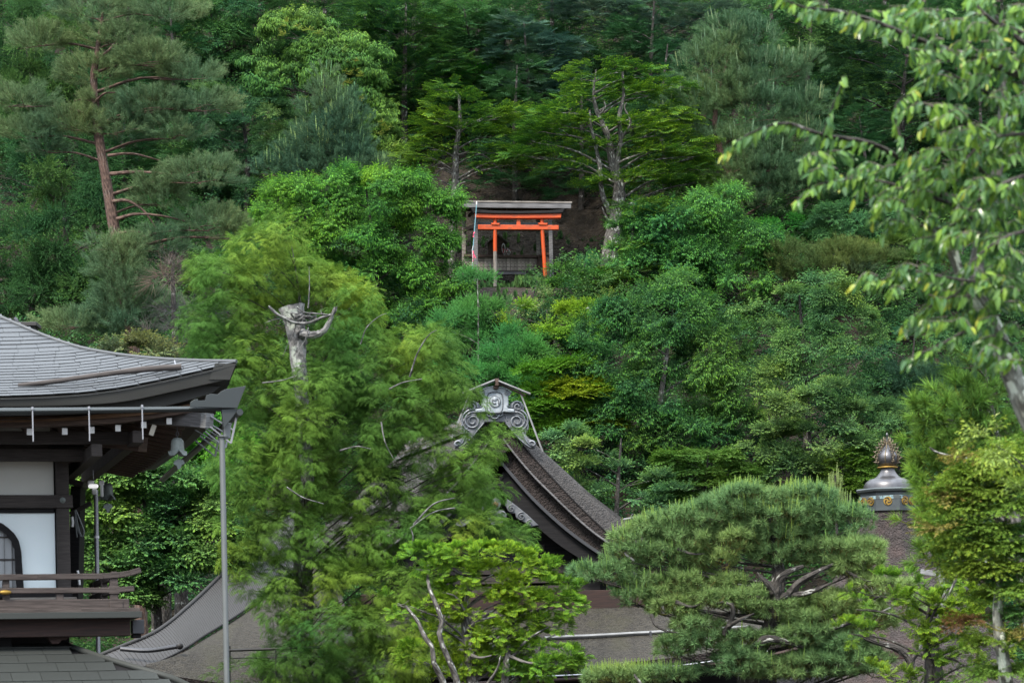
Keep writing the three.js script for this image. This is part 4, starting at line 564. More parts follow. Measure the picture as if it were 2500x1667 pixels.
  // carved ridge-end ornament
  const oz = (x, y) => [1100 + x * 0.1403, 900 + y * 0.1403], half = [[770, 740], [900, 745], [960, 690], [1030, 640], [1050, 600], [1130, 558], [1230, 576], [1285, 655], [1270, 740], [1195, 792], [1290, 860], [1352, 960], [1352, 1060], [1305, 1130], [1350, 1215], [1430, 1245], [1492, 1305], [1465, 1382], [1385, 1385], [1240, 1275], [1110, 1115], [1000, 992], [940, 932], [770, 932]];
  const orn = part('ridge_ornament', [poly(T, [...half, ...half.slice(1, -1).reverse().map(([x, y]) => [1540 - x, y])].map((p) => oz(...p)), 0.16, 0.2, 0.025)], M.oniDark, T);
  part('crown_panel', poly(T, [[535, 480], [520, 455], [500, 410], [560, 345], [640, 320], [770, 295], [900, 320], [985, 350], [1060, 400], [1040, 455], [1003, 480], [1010, 640], [985, 660], [1000, 690], [1110, 705], [1105, 760], [1000, 760], [930, 750], [870, 775], [770, 785], [670, 775], [610, 750], [540, 760], [435, 760], [430, 705], [540, 690], [555, 660], [530, 640]].map((p) => oz(...p)), 0.27, 0.14, 0.02), M.oni, orn);
  { const r = []; for (let i = 0; i < 48; i++) { const a = i / 48 * 6.283, k = 3.6, x = Math.sign(Math.cos(a)) * Math.pow(Math.abs(Math.cos(a)), 2 / k), y = Math.sign(Math.sin(a)) * Math.pow(Math.abs(Math.sin(a)), 2 / k); r.push(atZ(...oz(772 + x * 138, 590 - y * 178), T, 0.272)); } part('panel_frame', tube(r, 0.012, 96, 6, true), M.oniDark, orn); }
  { const c = atZ(...oz(772, 572), T, 0.27), R1 = 92 * 0.1403 * mpp(d); part('crest_disc', [new THREE.CylinderGeometry(R1 * 0.95, R1, 0.03, 28).rotateX(Math.PI / 2).translate(c.x, c.y, c.z + 0.01)], M.oni, orn); part('crest_ring', new THREE.TorusGeometry(R1, 0.009, 6, 32).translate(c.x, c.y, c.z + 0.018), M.oniDark, orn); const [x, y] = oz(772, 572); part('crest_swirl', spiral(T, x, y, 10, 4.5, 0.95, -0.6, 0.3, 0.013, 1, 0.01), M.oniDark, orn); const e = atZ(...oz(770, 528), T, 0.3); part('crest_boss', new THREE.SphereGeometry(0.047, 14, 10).scale(1, 1, 0.5).translate(e.x, e.y, e.z), M.oni, orn); }
  for (const s of [1, -1]) {
    const sp = (x, y, r, r1, turns, a0, rad, z = 0.165) => { const c = oz(s > 0 ? x : 1540 - x, y); part('scroll', spiral(T, c[0], c[1], r * 0.1403, r1 * 0.1403, turns, s > 0 ? a0 : Math.PI - a0, z, rad, -s), M.oniMid, orn); };
    sp(1155, 912, 168, 32, 1.9, 2.2, 0.024); sp(1155, 912, 205, 178, 0.45, 1.6, 0.02); sp(1165, 655, 98, 22, 1.6, 3.4, 0.022); sp(1425, 1312, 62, 20, 0.9, 2.6, 0.02); sp(972, 418, 44, 16, 1.1, 2.0, 0.011, 0.275);
    const line = (pts, rad) => part('relief_line', tube(pts.map(([x, y]) => atZ(...oz(s > 0 ? x : 1540 - x, y), T, 0.165)), rad, 24, 6), M.oniMid, orn);
    line([[960, 945], [1060, 1060], [1150, 1170], [1270, 1290], [1390, 1375]], 0.016); line([[1250, 1090], [1290, 1190], [1330, 1280], [1400, 1340]], 0.02); line([[1210, 1010], [1280, 1060], [1310, 1120]], 0.016); line([[1340, 1060], [1340, 960], [1280, 870], [1200, 815], [1110, 800]], 0.018); line([[930, 770], [960, 820], [985, 900]], 0.014);
  }
  for (const [x, y, r] of [[770, 790, 78], [690, 770, 60], [850, 770, 60]]) { const pts = []; for (let i = 0; i <= 12; i++) { const a = Math.PI + i / 12 * Math.PI; pts.push(atZ(...oz(x + Math.cos(a) * r, y - Math.sin(a) * r), T, 0.2)); } part('scallop', tube(pts, 0.014, 16, 6), M.oni, orn); }
  // ridge behind the ornament
  { const a = atZ(1208, 1012, T, -0.1), b = a.clone().addScaledVector(back, 7.5); for (let i = 0; i < 5; i++) { const o = V(0, -0.26 + i * 0.085, 0), w = 0.85 - i * 0.12; part('ridge_board', beam(a.clone().add(o), b.clone().add(o), w, 0.075), i % 2 ? M.paleWood : M.greyWood, roof); } }
  // light frame over the ornament
  const fr = thing('ornament_frame', 'thin pale frame of poles sheltering the carved ridge ornament', 'frame', T.localToWorld(atZ(1212, 1070, T, 0.35))), fb = (x0, y0, x1, y1, w, h, z0 = 0.35, z1 = 0.35) => beam(T.localToWorld(atZ(...oz(x0, y0), T, z0)).sub(fr.position), T.localToWorld(atZ(...oz(x1, y1), T, z1)).sub(fr.position), w, h, 0.006);
  part('roof_bar', [fb(835, 222, 1392, 446, 0.22, 0.03)], M.silverWood, fr); part('roof_bar', [fb(770, 205, 210, 430, 0.22, 0.03)], M.silverWood, fr); part('under_bar', [fb(850, 265, 1300, 470, 0.06, 0.04)], M.brownWood, fr);
  part('stay', fb(1205, 395, 1605, 1450, 0.035, 0.035), M.silverWood, fr); part('stay', fb(330, 440, 18, 1215, 0.035, 0.035), M.silverWood, fr);
  part('peak_block', [slab(T, ...oz(768, 172), ...oz(846, 300), 0.42, 0.2, 0.02), slab(T, ...oz(740, 290), ...oz(835, 350), 0.36, 0.12, 0.02)].map((g) => g.translate(T.position.x - fr.position.x, -fr.position.y, T.position.z - fr.position.z)), M.brownWood, fr);
  // lower thatched eave, rail pole and gutters
  part('eave_beam', slab(T, 880, 1452, 1600, 1488, -0.1, 0.5), M.redWood, T);
  const top = [[880, 1492], [1200, 1489], [1500, 1484], [1700, 1474], [1900, 1460], [1990, 1450]], low = [[860, 1648], [1180, 1638], [1420, 1627], [1650, 1604], [1860, 1572], [1985, 1545]], n = 30, tl = resample(at(top, -0.05), n), ll = resample(at(low, 2.3), n);
  const er = part('lower_thatch', grid((u, v) => { const i = Math.round(u * n), p = tl[i].clone().lerp(ll[i], v); p.y -= Math.sin(v * Math.PI) * 0.06; return p; }, n, 12), M.thatchMoss, T);
  part('thatch_edge', ribbon(at(low, 2.3), at(low.map(([x, y]) => [x, y + 17]), 2.26), V(0, 0, -0.4), 30), M.thatchDark, er); part('eave_board', ribbon(at(low.map(([x, y]) => [x, y + 17]), 2.1), at(low.map(([x, y]) => [x, y + 30]), 2.1), V(0, 0, -0.4), 30), M.blackWood, er);
  part('under_wall', slab(T, 880, 1640, 1900, 1800, 0.3, 0.2), M.blackWood, T);
  const g2 = part('gutter', tube(pathZ(T, [[1080, 1672], [1400, 1658], [1640, 1634], [1760, 1619], [1900, 1596], [1985, 1574]], 2.38), 0.042, 40, 8), M.redWood, T); part('gutter_pipe', tube(pathZ(T, [[1250, 1652], [1400, 1648], [1640, 1627], [1760, 1611], [1875, 1590]], 2.42), 0.018, 30, 8), M.steel, g2);
  const pole = thing('roof_rail', 'silver-grey pole resting along the lower thatched eave', 'pole', T.localToWorld(atZ(1600, 1545, T, 1.1))), pl = (x, y, z = 1.1) => T.localToWorld(atZ(x, y, T, z)).sub(pole.position);
  part('pole', tube([pl(1330, 1557), pl(1480, 1550), pl(1640, 1541), pl(1860, 1529)], 0.036, 24, 9, false, 0.06), M.silverWood, pole); for (const x of [1588, 1810]) part('bracket', beam(pl(x, 1535 + (1700 - x) * 0.05, 1.12), pl(x + 2, 1556 + (1700 - x) * 0.05, 1.12), 0.05, 0.05), M.steelDark, pole);
  const lg = thing('log', 'short log with an iron ring sticking out behind the thatched gable slope', 'log', T.localToWorld(atZ(1530, 1268, T, -1.6))), lq = (x, y) => T.localToWorld(atZ(x, y, T, -1.6)).sub(lg.position); part('trunk', tube([lq(1490, 1276), lq(1530, 1268), lq(1551, 1264)], 0.034, 8, 8), M.greyWood, lg); { const c = lq(1546, 1263); part('ring', new THREE.TorusGeometry(0.068, 0.009, 6, 20).rotateY(0.9).translate(c.x, c.y, c.z), M.steelDark, lg); }
}

// ---------------------------------------------------------------- long shingled roof between the tower and the gate
{
  const T = thing('shingled_roof', 'long grey shingled roof with mossy thatch below, rising behind the drainpipe', 'roof', P(480, 1667, 52)), q = (x, y, d) => P(x, y, d + 5.5).sub(T.position);
  const Lf = [[226, 1610, 45.5], [300, 1580, 46], [380, 1545, 47], [450, 1490, 48.5], [520, 1425, 50.5], [575, 1368, 52], [640, 1300, 54], [720, 1225, 56.5]], Rt = [[262, 1640, 44.6], [350, 1632, 45], [432, 1597, 45.8], [490, 1560, 47], [560, 1517, 48.4], [620, 1475, 49.8], [690, 1415, 51.6], [790, 1335, 54]];
  const n = 110, a = resample(Lf.map((p) => q(...p)), n), b = resample(Rt.map((p) => q(...p)), n);
  part('shingle_courses', merge(Array.from({ length: n }, (_, i) => grid((u, v) => { const k = i + v, i0 = Math.min(n, i + Math.round(v)), p = a[i0].clone().lerp(b[i0], u); p.y += (v > 0.5 ? 0 : 0.011) + Math.sin(u * Math.PI) * 0.03; return p; }, 8, 1)).concat(Array.from({ length: n - 1 }, (_, i) => grid((u, v) => { const p = a[i + 1].clone().lerp(b[i + 1], u); p.y += (v > 0.5 ? 0.011 : 0) + Math.sin(u * Math.PI) * 0.03; return p; }, 8, 1)))), M.shingleWarm[1], T).userData.kind = 'stuff';
  part('verge_trim', tube(b.filter((_, i) => i % 8 === 0).map((p) => p.clone().add(V(0, 0.02, 0.02))), 0.022, 40, 6), M.blackWood, T); part('hip_trim', tube(a.filter((_, i) => i % 8 === 0).map((p) => p.clone().add(V(0, 0.03, 0))), 0.04, 40, 6), M.shingleWarm[0], T);
  part('ridge_roll', tube([q(293, 1584, 45.2), q(360, 1588, 45.2), q(438, 1577, 45.4)], 0.045, 16, 8), M.steelDark, T); part('roll_end', new THREE.SphereGeometry(0.07, 10, 8).translate(...q(438, 1577, 45.3).toArray()), M.black, T);
  const vt = [[360, 1634, 44.9], [440, 1597, 45.9], [495, 1562, 47.1], [560, 1520, 48.5], [620, 1478, 49.9], [690, 1420, 51.7], [800, 1345, 54]], ve = [[352, 1640, 44.6], [420, 1650, 44.4], [500, 1662, 44.2], [580, 1672, 44], [680, 1680, 44], [760, 1690, 44], [900, 1700, 44]], m = 30, c = resample(vt.map((p) => q(...p)), m), e = resample(ve.map((p) => q(...p)), m);
  const th = part('thatch', grid((u, v) => { const i = Math.round(u * m), p = c[i].clone().lerp(e[i], v); p.y += Math.sin(v * Math.PI) * 0.12; return p; }, m, 10), M.thatchMoss, T);
  part('thatch_edge', ribbon(e, e.map((p) => p.clone().add(V(0.02, -0.28, -0.1))), V(0.2, 0, -0.5), 24), M.thatchDark, th); part('eave_edge', ribbon(resample([q(226, 1612, 45.4), q(262, 1642, 44.5), q(352, 1634, 44.9)], 12), resample([q(240, 1622, 45.4), q(300, 1662, 44.5), q(362, 1655, 44.9)], 12), V(0, 0, -0.4), 12), M.darkWood, T);
  part('under_wall', beam(q(420, 1700, 48), q(900, 1700, 50), 1, 0.7), M.blackWood, T);
  const r = thing('pipe_rail', 'black pipe rail in front of the mossy thatch right of the drainpipe', 'rail', P(640, 1620, 49)), s = (x, y) => P(x, y, 49).sub(r.position); part('rail', tube([s(545, 1588), s(640, 1585), s(780, 1580)], 0.026, 8, 8), M.black, r); part('rail', tube([s(545, 1607), s(780, 1603)], 0.014, 4, 6), M.black, r); for (const x of [673, 560]) part('rail_post', beam(s(x, 1576), s(x, 1700), 0.035, 0.035), M.black, r);
}

// ---------------------------------------------------------------- hall with the bronze finial
{
  const d = 58, k = mpp(d), cxp = 2170, c0 = P(cxp, 1250, d), T = thing('round_hall', 'thatched pyramid-roofed hall with a bronze jewel finial at the lower right', 'hall', V(c0.x, 0, -d)), Y = (py) => P(cxp, py, d).y, X = (px) => (px - cxp) * k;
  const lath = (pts, seg = 40, turn = 0) => { const g = new THREE.LatheGeometry(pts.map(([w, py]) => new THREE.Vector2(Math.max(0.001, w * k), Y(py))), seg); if (seg === 8) { const h = g.toNonIndexed(); h.computeVertexNormals(); return boxUV(h.rotateY(turn - 0.157)); } return boxUV(g.rotateY(turn - 0.157)); };
  part('thatch_roof', lath([[420, 1720], [330, 1640], [262, 1560], [205, 1490], [150, 1420], [105, 1350], [78, 1290], [68, 1248]], 8, Math.PI / 8), M.thatchRed, T); part('wall', lath([[300, 1990], [300, 1700]], 8, Math.PI / 8), M.blackWood, T);
  const fin = part('finial_base', lath([[66, 1252], [74, 1250], [75, 1214], [72, 1213], [72, 1206], [81, 1203], [83, 1198], [80, 1195], [58, 1193]], 8, Math.PI / 8), std({ map: tex((u, v) => mixc([0.045, 0.055, 0.06], [0.085, 0.1, 0.105], fbm(u * 6, v * 6, 90, 6, 4)), 128, 0.8), roughness: 0.5, metalness: 0.35 }), T);
  part('patina', lath([[75.6, 1222], [76, 1214.5], [75.2, 1213.8]], 8, Math.PI / 8), std({ map: tex((u, v) => mixc([0.06, 0.07, 0.075], [0.22, 0.34, 0.38], sst(0.5, 0.7, fbm(u * 10, v * 6, 92, 10, 4))), 128, 0.7), roughness: 0.8 }), fin);
  const bz = std({ map: tex((u, v) => mixc([0.07, 0.07, 0.076], [0.13, 0.13, 0.14], fbm(u * 6, v * 10, 93, 0, 4)), 128, 0.8), roughness: 0.38, metalness: 0.75 });
  part('dome', lath([[60, 1196], [59, 1186], [54, 1177], [44, 1170], [32, 1167], [27, 1163], [20, 1154], [17, 1147], [17, 1143], [20, 1142]]), bz, fin); part('collar', lath([[17, 1144], [24, 1143], [25, 1140], [18, 1139]]), M.gold, fin);
  const jewel = part('jewel', lath([[14, 1140], [23, 1131], [25.5, 1121], [24, 1111], [18, 1102], [9, 1094], [4, 1087], [2, 1078], [1, 1066]]), bz, fin); part('spire_tip', lath([[1, 1068], [3, 1063], [2.5, 1059], [0, 1056]]), bz, jewel);
  const halo = []; R = rng(94); const fl = std({ map: tex((u, v) => mixc([0.05, 0.043, 0.035], [0.18, 0.145, 0.085], fbm(u * 14, v * 14, 95, 14, 3)), 128, 0.4), roughness: 0.55, metalness: 0.5 });
  for (let p = 0; p < 4; p++) { const shapes = []; for (const [a, r0, sz] of [[0, 34, 9], [0.3, 33, 8], [0.6, 31, 9], [0.9, 31, 8], [1.15, 33, 8], [1.35, 36, 6], [-0.3, 31, 8]]) { const x = Math.cos(a) * r0 * 0.92, y = Math.sin(a) * r0 * 1.1; shapes.push(new THREE.TorusGeometry(sz * 0.5 * k, 1.5 * k, 5, 12).translate(x * k, y * k, 0), new THREE.ConeGeometry(2.6 * k, 8 * k, 5).rotateZ(a - 1.57 + 0.4).translate((x + Math.cos(a) * 8) * k, (y + Math.sin(a) * 9) * k, 0), new THREE.TorusGeometry(2.4 * k, 1.1 * k, 5, 10).translate((x - 6 * Math.cos(a)) * k, (y - 6 * Math.sin(a) + 2) * k, 0)); } const g = merge(shapes.map((s) => boxUV(s))); part('flame', g.rotateY(p * Math.PI / 2 + 0.35).translate(0, Y(1116), 0), fl, fin); }
  for (let i = 0; i < 4; i++) { const a = i * Math.PI / 2 + 0.35; part('seam', tube([1140, 1128, 1116, 1104, 1094, 1080].map((py, j) => V(Math.cos(a) * [15, 25, 26.5, 20, 10, 3.5][j] * k, Y(py), Math.sin(a) * [15, 25, 26.5, 20, 10, 3.5][j] * k)), 0.014, 14, 5), fl, jewel); }
  // three-comma crests on the faces of the base
  for (let f = -2; f <= 2; f++) { const a = f * Math.PI / 4 - 0.157, rad = 75 * Math.cos(Math.PI / 8) * k; for (const off of Math.abs(f) === 1 ? [-12, 12] : [0]) {
    const g = new THREE.Group(); const disc = part('crest', new THREE.CylinderGeometry(10.5 * k, 10.5 * k, 0.02, 26).rotateX(Math.PI / 2), M.gold, fin); disc.rotation.y = a; disc.position.set(Math.sin(a) * (rad + 0.006) + Math.cos(a) * off * k, Y(1227), Math.cos(a) * (rad + 0.006) - Math.sin(a) * off * k);
    for (let c = 0; c < 3; c++) { const b = c * 2.094 + 0.5, pts = []; for (let i = 0; i <= 10; i++) { const s = i / 10, an = b + s * 2.0, r = (3.2 + 6.3 * s) * k; pts.push(V(Math.cos(an) * r, Math.sin(an) * r, 0.012)); } part('comma', tube(pts, (s) => (1.6 - 0.9 * s) * k, 14, 6), M.black, disc); } } }
  const rp = V(T.position.x, 0, T.position.z), w = (x, y, dd = 55.5) => P(x, y, dd);
  const gp = thing('gable_frame', 'weathered grey timber gable frame half hidden in yew foliage below the finial roof', 'frame', w(2300, 1470)), gq = (x, y, dd) => w(x, y, dd).sub(gp.position);
  part('board', beam(gq(2248, 1396), gq(2285, 1401), 0.1, 0.11), M.silverWood, gp); part('post', tube([gq(2294, 1394), gq(2302, 1425), gq(2312, 1470)], 0.07, 10, 8, false, 0.2), M.silverWood, gp); part('post', beam(gq(2318, 1435), gq(2322, 1475), 0.1, 0.06), M.greyWood, gp); part('roof_board', beam(gq(2322, 1440), gq(2390, 1432), 0.5, 0.1), M.steelDark, gp); part('carving', tube([gq(2292, 1468), gq(2300, 1480), gq(2308, 1490), gq(2300, 1484)], 0.05, 10, 7, false, 0.4), M.silverWood, gp);
  const wedge = single('timber_strut', extrude([[2266, 1530], [2284, 1530], [2300, 1600], [2308, 1690], [2262, 1690]].map(([x, y]) => { const p = w(x, y, 50); return [p.x, p.y]; }), 0.3, 0.02).translate(0, 0, -50), M.blackWood, 'dark tapering timber behind the yew branches at the lower right', 'timber');
  const pr = single('porch_roof', [beam(w(2085, 1602, 51), w(2225, 1598, 51), 1.2, 0.16)][0], std({ map: M.redWood.map, color: rgb(1.6, 1.5, 1.7), roughness: 0.6 }), 'purplish brown flat porch roof under the black pine branches', 'roof');
}

// ---------------------------------------------------------------- the wooded hillside, from the back to the front
const hd = (px, py, off = 0) => hillDepth(px, py) + off;
{ // understorey that covers the slope: nobody could count it
  R = rng(500); const a = SPOTS(), g = SPOTS();
  for (let d = 60; d < 112; d += 0.62) for (let x = -24; x < 24; x += 0.62) {
    if (Math.abs(x) > d * 0.21 + 1) continue;
    const X = x + rr(-0.3, 0.3), D = d + rr(-0.3, 0.3), bare = X > -2.9 && X < 3.6 && D > 79 && D < 89; if (bare && (R() < 0.25 || D < 84.2)) continue; if (!bare && vnoise(X * 0.35, D * 0.35, 77) < 0.15) continue;
    const y = hillY(X, D), n = bare ? 2 : 8, s = bare ? 0.42 : 1 , c = tint([0.025, 0.066, 0.022], V(X * 0.5, y * 0.5, -D * 0.5), 0.4), tall = bare ? 0.6 : 0.5 + 1.5 * vnoise(X * 0.7, D * 0.7, 78);
    for (let k = 0; k < n; k++) put(a, V(X + rr(-0.3, 0.3) * s, y + rr(0, 1) * tall, -D + rr(-0.3, 0.3)), V(rr(-1, 1), rr(0, 0.8), rr(-0.4, 1)), V(rr(-0.5, 0.5), 1, rr(-0.5, 0.5)), s * rr(0.8, 1.3), tint(c, V(X, y, -D), 0.15, 2));
  }
  const u = instanced('undergrowth', 'oak', M.leaf, a, scene, 'stuff'); tag(u, 'dark leafy undergrowth covering the hillside between the trees', 'undergrowth');
}
// dark conifers deep in the wood: far back, alike
{
  const spots = [[-40, 60], [330, 20], [420, 150], [640, 40], [760, 10], [1180, 60], [1260, 300], [1350, 20], [1420, 330], [1560, 150], [1900, 40], [2040, 60], [2160, 30], [2300, 120], [2440, 40], [2380, 330], [2120, 420], [300, 330], [520, 330], [1620, 260], [1200, 160], [900, 150], [2500, 250], [1000, 30]];
  spots.forEach(([px, py], i) => {
    R = rng(900 + i); const d = hd(px, py + 160, -0.6), w = rr(105, 150), pads = [];
    for (let k = 0; k < 8; k++) { const f = k / 7; pads.push([px + rr(-0.4, 0.4) * w, py - 130 + f * 270 + rr(-12, 12), w * (0.35 + 0.65 * f) * rr(0.7, 1), 24 + 8 * R(), rr(-0.6, 0.6), 0.8 + 0.8 * f]); }
    tree({ name: 'forest_tree', label: 'dark green conifer deep in the wood high on the hillside', group: 'dark conifers deep in the wood', seed: 900 + i, d, pads, mode: 'flat', spray: 'firDark', mat: M.needle, dens: 30, col: [0.024, 0.068, 0.024], twigs: 1, o: 1 });
  });
}
const FLAT = { mode: 'flat', mat: M.needle, spray: 'fir' };
tree({ name: 'cedar_tree', label: 'dark blue-green cedar at the top left corner behind the tall red pine', seed: 1, d: hd(60, 420, -1), pads: [[20, 40, 70, 60], [100, 50, 80, 60], [30, 140, 70, 60], [120, 140, 80, 55], [60, 230, 90, 55], [160, 230, 70, 50], [40, 310, 80, 50]], spray: 'cedar', mat: M.needle, col: [0.026, 0.064, 0.023], clump: 0.55, per: 14, droop: 0.5, size: 1.5, gap: 0.42 });
tree({ name: 'cedar_tree', label: 'dark blue-green cedar left of the red pine trunk, above the tower roof', seed: 2, d: hd(120, 760, -1), pads: [[50, 430, 90, 55], [160, 410, 80, 60], [60, 520, 90, 60], [180, 520, 80, 70], [70, 620, 90, 60], [190, 620, 90, 60], [50, 710, 80, 50], [170, 710, 90, 55], [250, 570, 50, 60], [250, 680, 50, 60], [270, 470, 40, 50]], spray: 'cedar', mat: M.needle, col: [0.026, 0.064, 0.023], clump: 0.55, per: 14, droop: 0.5, size: 1.5, gap: 0.42 });
tree({ name: 'evergreen_oak', label: 'evergreen oak with rounded leaf clusters at the top edge right of the tall red pine', seed: 3, d: hd(540, 230, -1), pads: [[541, 61, 60, 45], [535, 122, 65, 45], [484, 76, 40, 40], [586, 153, 50, 40], [600, 20, 60, 30], [500, 10, 60, 30], [440, 30, 50, 40], [455, 120, 40, 40], [600, 95, 40, 40]], spray: 'oak', col: [0.028, 0.082, 0.028], clump: 0.42 });
tree({ name: 'broadleaf_tree', label: 'grey-green broadleaf tree between the tall red pine and the yellow-flowered chestnut', seed: 4, d: hd(600, 540, -1), pads: [[600, 230, 55, 40], [555, 280, 55, 45], [640, 290, 75, 45], [520, 320, 50, 45], [600, 350, 80, 45], [680, 360, 65, 45], [560, 410, 60, 45], [640, 420, 70, 40], [700, 430, 50, 40], [590, 470, 60, 40], [500, 250, 45, 35], [470, 350, 45, 40], [660, 490, 60, 35]], spray: 'oakSmall', col: [0.036, 0.085, 0.034], clump: 0.4 });
tree({ ...FLAT, name: 'fir_tree', label: 'dark layered fir at top centre with drooping tiers', seed: 5, d: hd(1000, 400, -1), spray: 'fir', dens: 44, col: [0.02, 0.062, 0.02], pads: [[900, 10, 70, 20], [932, 27, 80, 20], [981, 53, 90, 22], [898, 60, 80, 20], [948, 76, 90, 22], [998, 110, 90, 22], [932, 109, 90, 20], [981, 143, 90, 25], [1064, 146, 80, 22], [932, 159, 70, 22], [1014, 176, 90, 25], [1081, 179, 60, 22], [965, 199, 90, 22], [1024, 212, 90, 22], [948, 229, 70, 20], [998, 255, 80, 25], [965, 282, 60, 25], [998, 315, 60, 25], [1004, 348, 50, 30], [1060, 60, 60, 20], [1000, 15, 80, 20]] });
tree({ name: 'maple_tree', label: 'vivid green maple in the shade above the left fir beside the torii', seed: 6, d: hd(1150, 330, -0.5), mode: 'flat', spray: 'maple', mat: M.leaf, pads: [[1114, 96, 60, 30], [1147, 110, 70, 30], [1130, 27, 80, 35], [1097, 180, 60, 25, 0, 0.8, [0.022, 0.13, 0.008]], [1147, 179, 60, 25, 0, 0.8, [0.022, 0.13, 0.008]], [1190, 199, 50, 16, 0, 0.6, [0.03, 0.14, 0.008]], [1240, 232, 40, 25, 0, 0.6, [0.025, 0.13, 0.01]], [1160, 60, 70, 30], [1180, 150, 50, 20]], col: [0.028, 0.085, 0.024] });
tree({ ...FLAT, name: 'hemlock_tree', label: 'blue-grey layered conifer above the torii, between its two firs', seed: 7, d: hd(1310, 340, -0.8), spray: 'firDark', col: [0.042, 0.082, 0.058], pads: [[1280, 95, 75, 26], [1360, 110, 70, 26], [1250, 140, 65, 28], [1330, 170, 85, 28], [1290, 212, 75, 24], [1390, 195, 55, 24], [1260, 60, 60, 22], [1330, 130, 60, 20], [1235, 185, 40, 20], [1345, 225, 50, 16], [1230, 300, 40, 18]] });
tree({ ...FLAT, name: 'hemlock_tree', label: 'blue-grey layered conifer at the top edge right of centre', seed: 8, d: hd(1620, 250, -0.8), spray: 'firDark', col: [0.046, 0.08, 0.058], pads: [[1480, 30, 100, 28], [1600, 20, 100, 25], [1520, 70, 70, 25], [1640, 70, 85, 28], [1740, 30, 90, 28], [1560, 110, 50, 20], [1680, 112, 70, 25], [1620, 130, 60, 20], [1420, 10, 80, 22], [1700, 150, 60, 20]] });
tree({ ...FLAT, name: 'fir_tree', label: 'dark layered conifer at upper right, half behind the cherry leaves', seed: 9, d: hd(2150, 430, -0.8), spray: 'fir', dens: 44, col: [0.018, 0.05, 0.026], pads: [[2050, 130, 100, 26], [2150, 190, 120, 26], [2250, 140, 90, 26], [2100, 250, 120, 26], [2230, 290, 120, 26], [2050, 310, 80, 26], [2180, 345, 120, 26], [2300, 230, 80, 26], [2000, 220, 70, 24], [2120, 90, 90, 22], [2280, 360, 80, 26], [2400, 260, 80, 30], [2400, 120, 80, 30], [2420, 380, 80, 30]] });
tree({ name: 'broadleaf_tree', label: 'feathery light green tree right of the pine with pale shoots, behind the cherry twigs', seed: 10, d: hd(2010, 420, -1), pads: [[1960, 80, 60, 45], [2010, 120, 55, 45], [1930, 40, 60, 40], [2030, 190, 50, 45], [2000, 260, 50, 40], [1880, 20, 60, 30]], spray: 'oakSmall', col: [0.04, 0.095, 0.035], clump: 0.4 });
tree({ name: 'chestnut_tree', label: 'light green chestnut tree with yellow catkins left of the torii', seed: 11, d: hd(820, 520, -1.2), spray: 'chestnut', col: [0.05, 0.108, 0.028], clump: 0.4, droop: 0.45, per: 18, size: 0.72, gap: 0.42, pads: [[699, 76, 35, 45], [759, 96, 55, 45], [709, 143, 55, 50], [815, 109, 55, 40], [766, 146, 65, 45], [849, 139, 55, 40], [806, 179, 75, 50], [882, 172, 50, 45], [849, 212, 65, 45], [739, 212, 65, 50], [885, 252, 45, 45], [925, 282, 42, 38], [932, 318, 55, 40], [958, 355, 48, 42], [932, 381, 55, 42], [633, 205, 45, 48], [686, 199, 40, 45], [860, 300, 60, 40], [900, 350, 50, 40], [950, 400, 45, 35]],
  extra: (t) => { const l = SPOTS(), d = hd(820, 520, -1.2) - 1.0; for (const [x, y] of [[852, 205], [850, 150], [864, 166], [878, 185], [845, 180], [848, 240], [852, 256], [884, 246], [875, 272], [897, 292], [925, 327], [952, 312], [962, 356], [836, 152], [735, 240], [835, 125], [757, 68], [700, 56], [782, 76], [868, 150], [838, 212], [930, 300], [720, 70], [690, 85]]) for (let k = 0; k < 3; k++) { const q = P(x + rr(-9, 9), y + rr(-7, 7), d + rr(-0.2, 0.2)); put(l, q, V(rr(-1, 1), rr(0, 0.5), rr(0, 1)), UPV, rr(0.8, 1.3), [0.24 * rr(0.7, 1), 0.24 * rr(0.8, 1), 0.045]); } instanced('catkins', 'tassel', M.leaf, l, t, 'stuff'); } });
const PINE = { mode: 'pine', mat: M.needle, spray: 'softPine', candleCol: [0.16, 0.24, 0.11], limbBark: M.barkRed };
tree({ ...PINE, name: 'young_pine', label: 'young grey-green pine with upright pale shoots in front of the chestnut', seed: 12, d: hd(800, 560, -2.2), dens: 85, size: 1.1, col: [0.048, 0.088, 0.046], candle: 0.5, candleSize: 0.42, pads: [[786, 190, 24, 25], [799, 239, 42, 30], [832, 265, 45, 30], [786, 282, 60, 35], [839, 308, 65, 35], [806, 338, 80, 35], [772, 365, 65, 35], [849, 375, 65, 35], [816, 400, 85, 35], [882, 408, 55, 30], [709, 395, 42, 35], [739, 414, 55, 30], [932, 425, 55, 18], [660, 420, 35, 25], [800, 430, 90, 25]], trunk: [[800, 470, 0, 0.09], [798, 340, 0, 0.07], [790, 180, 0, 0.02]] });
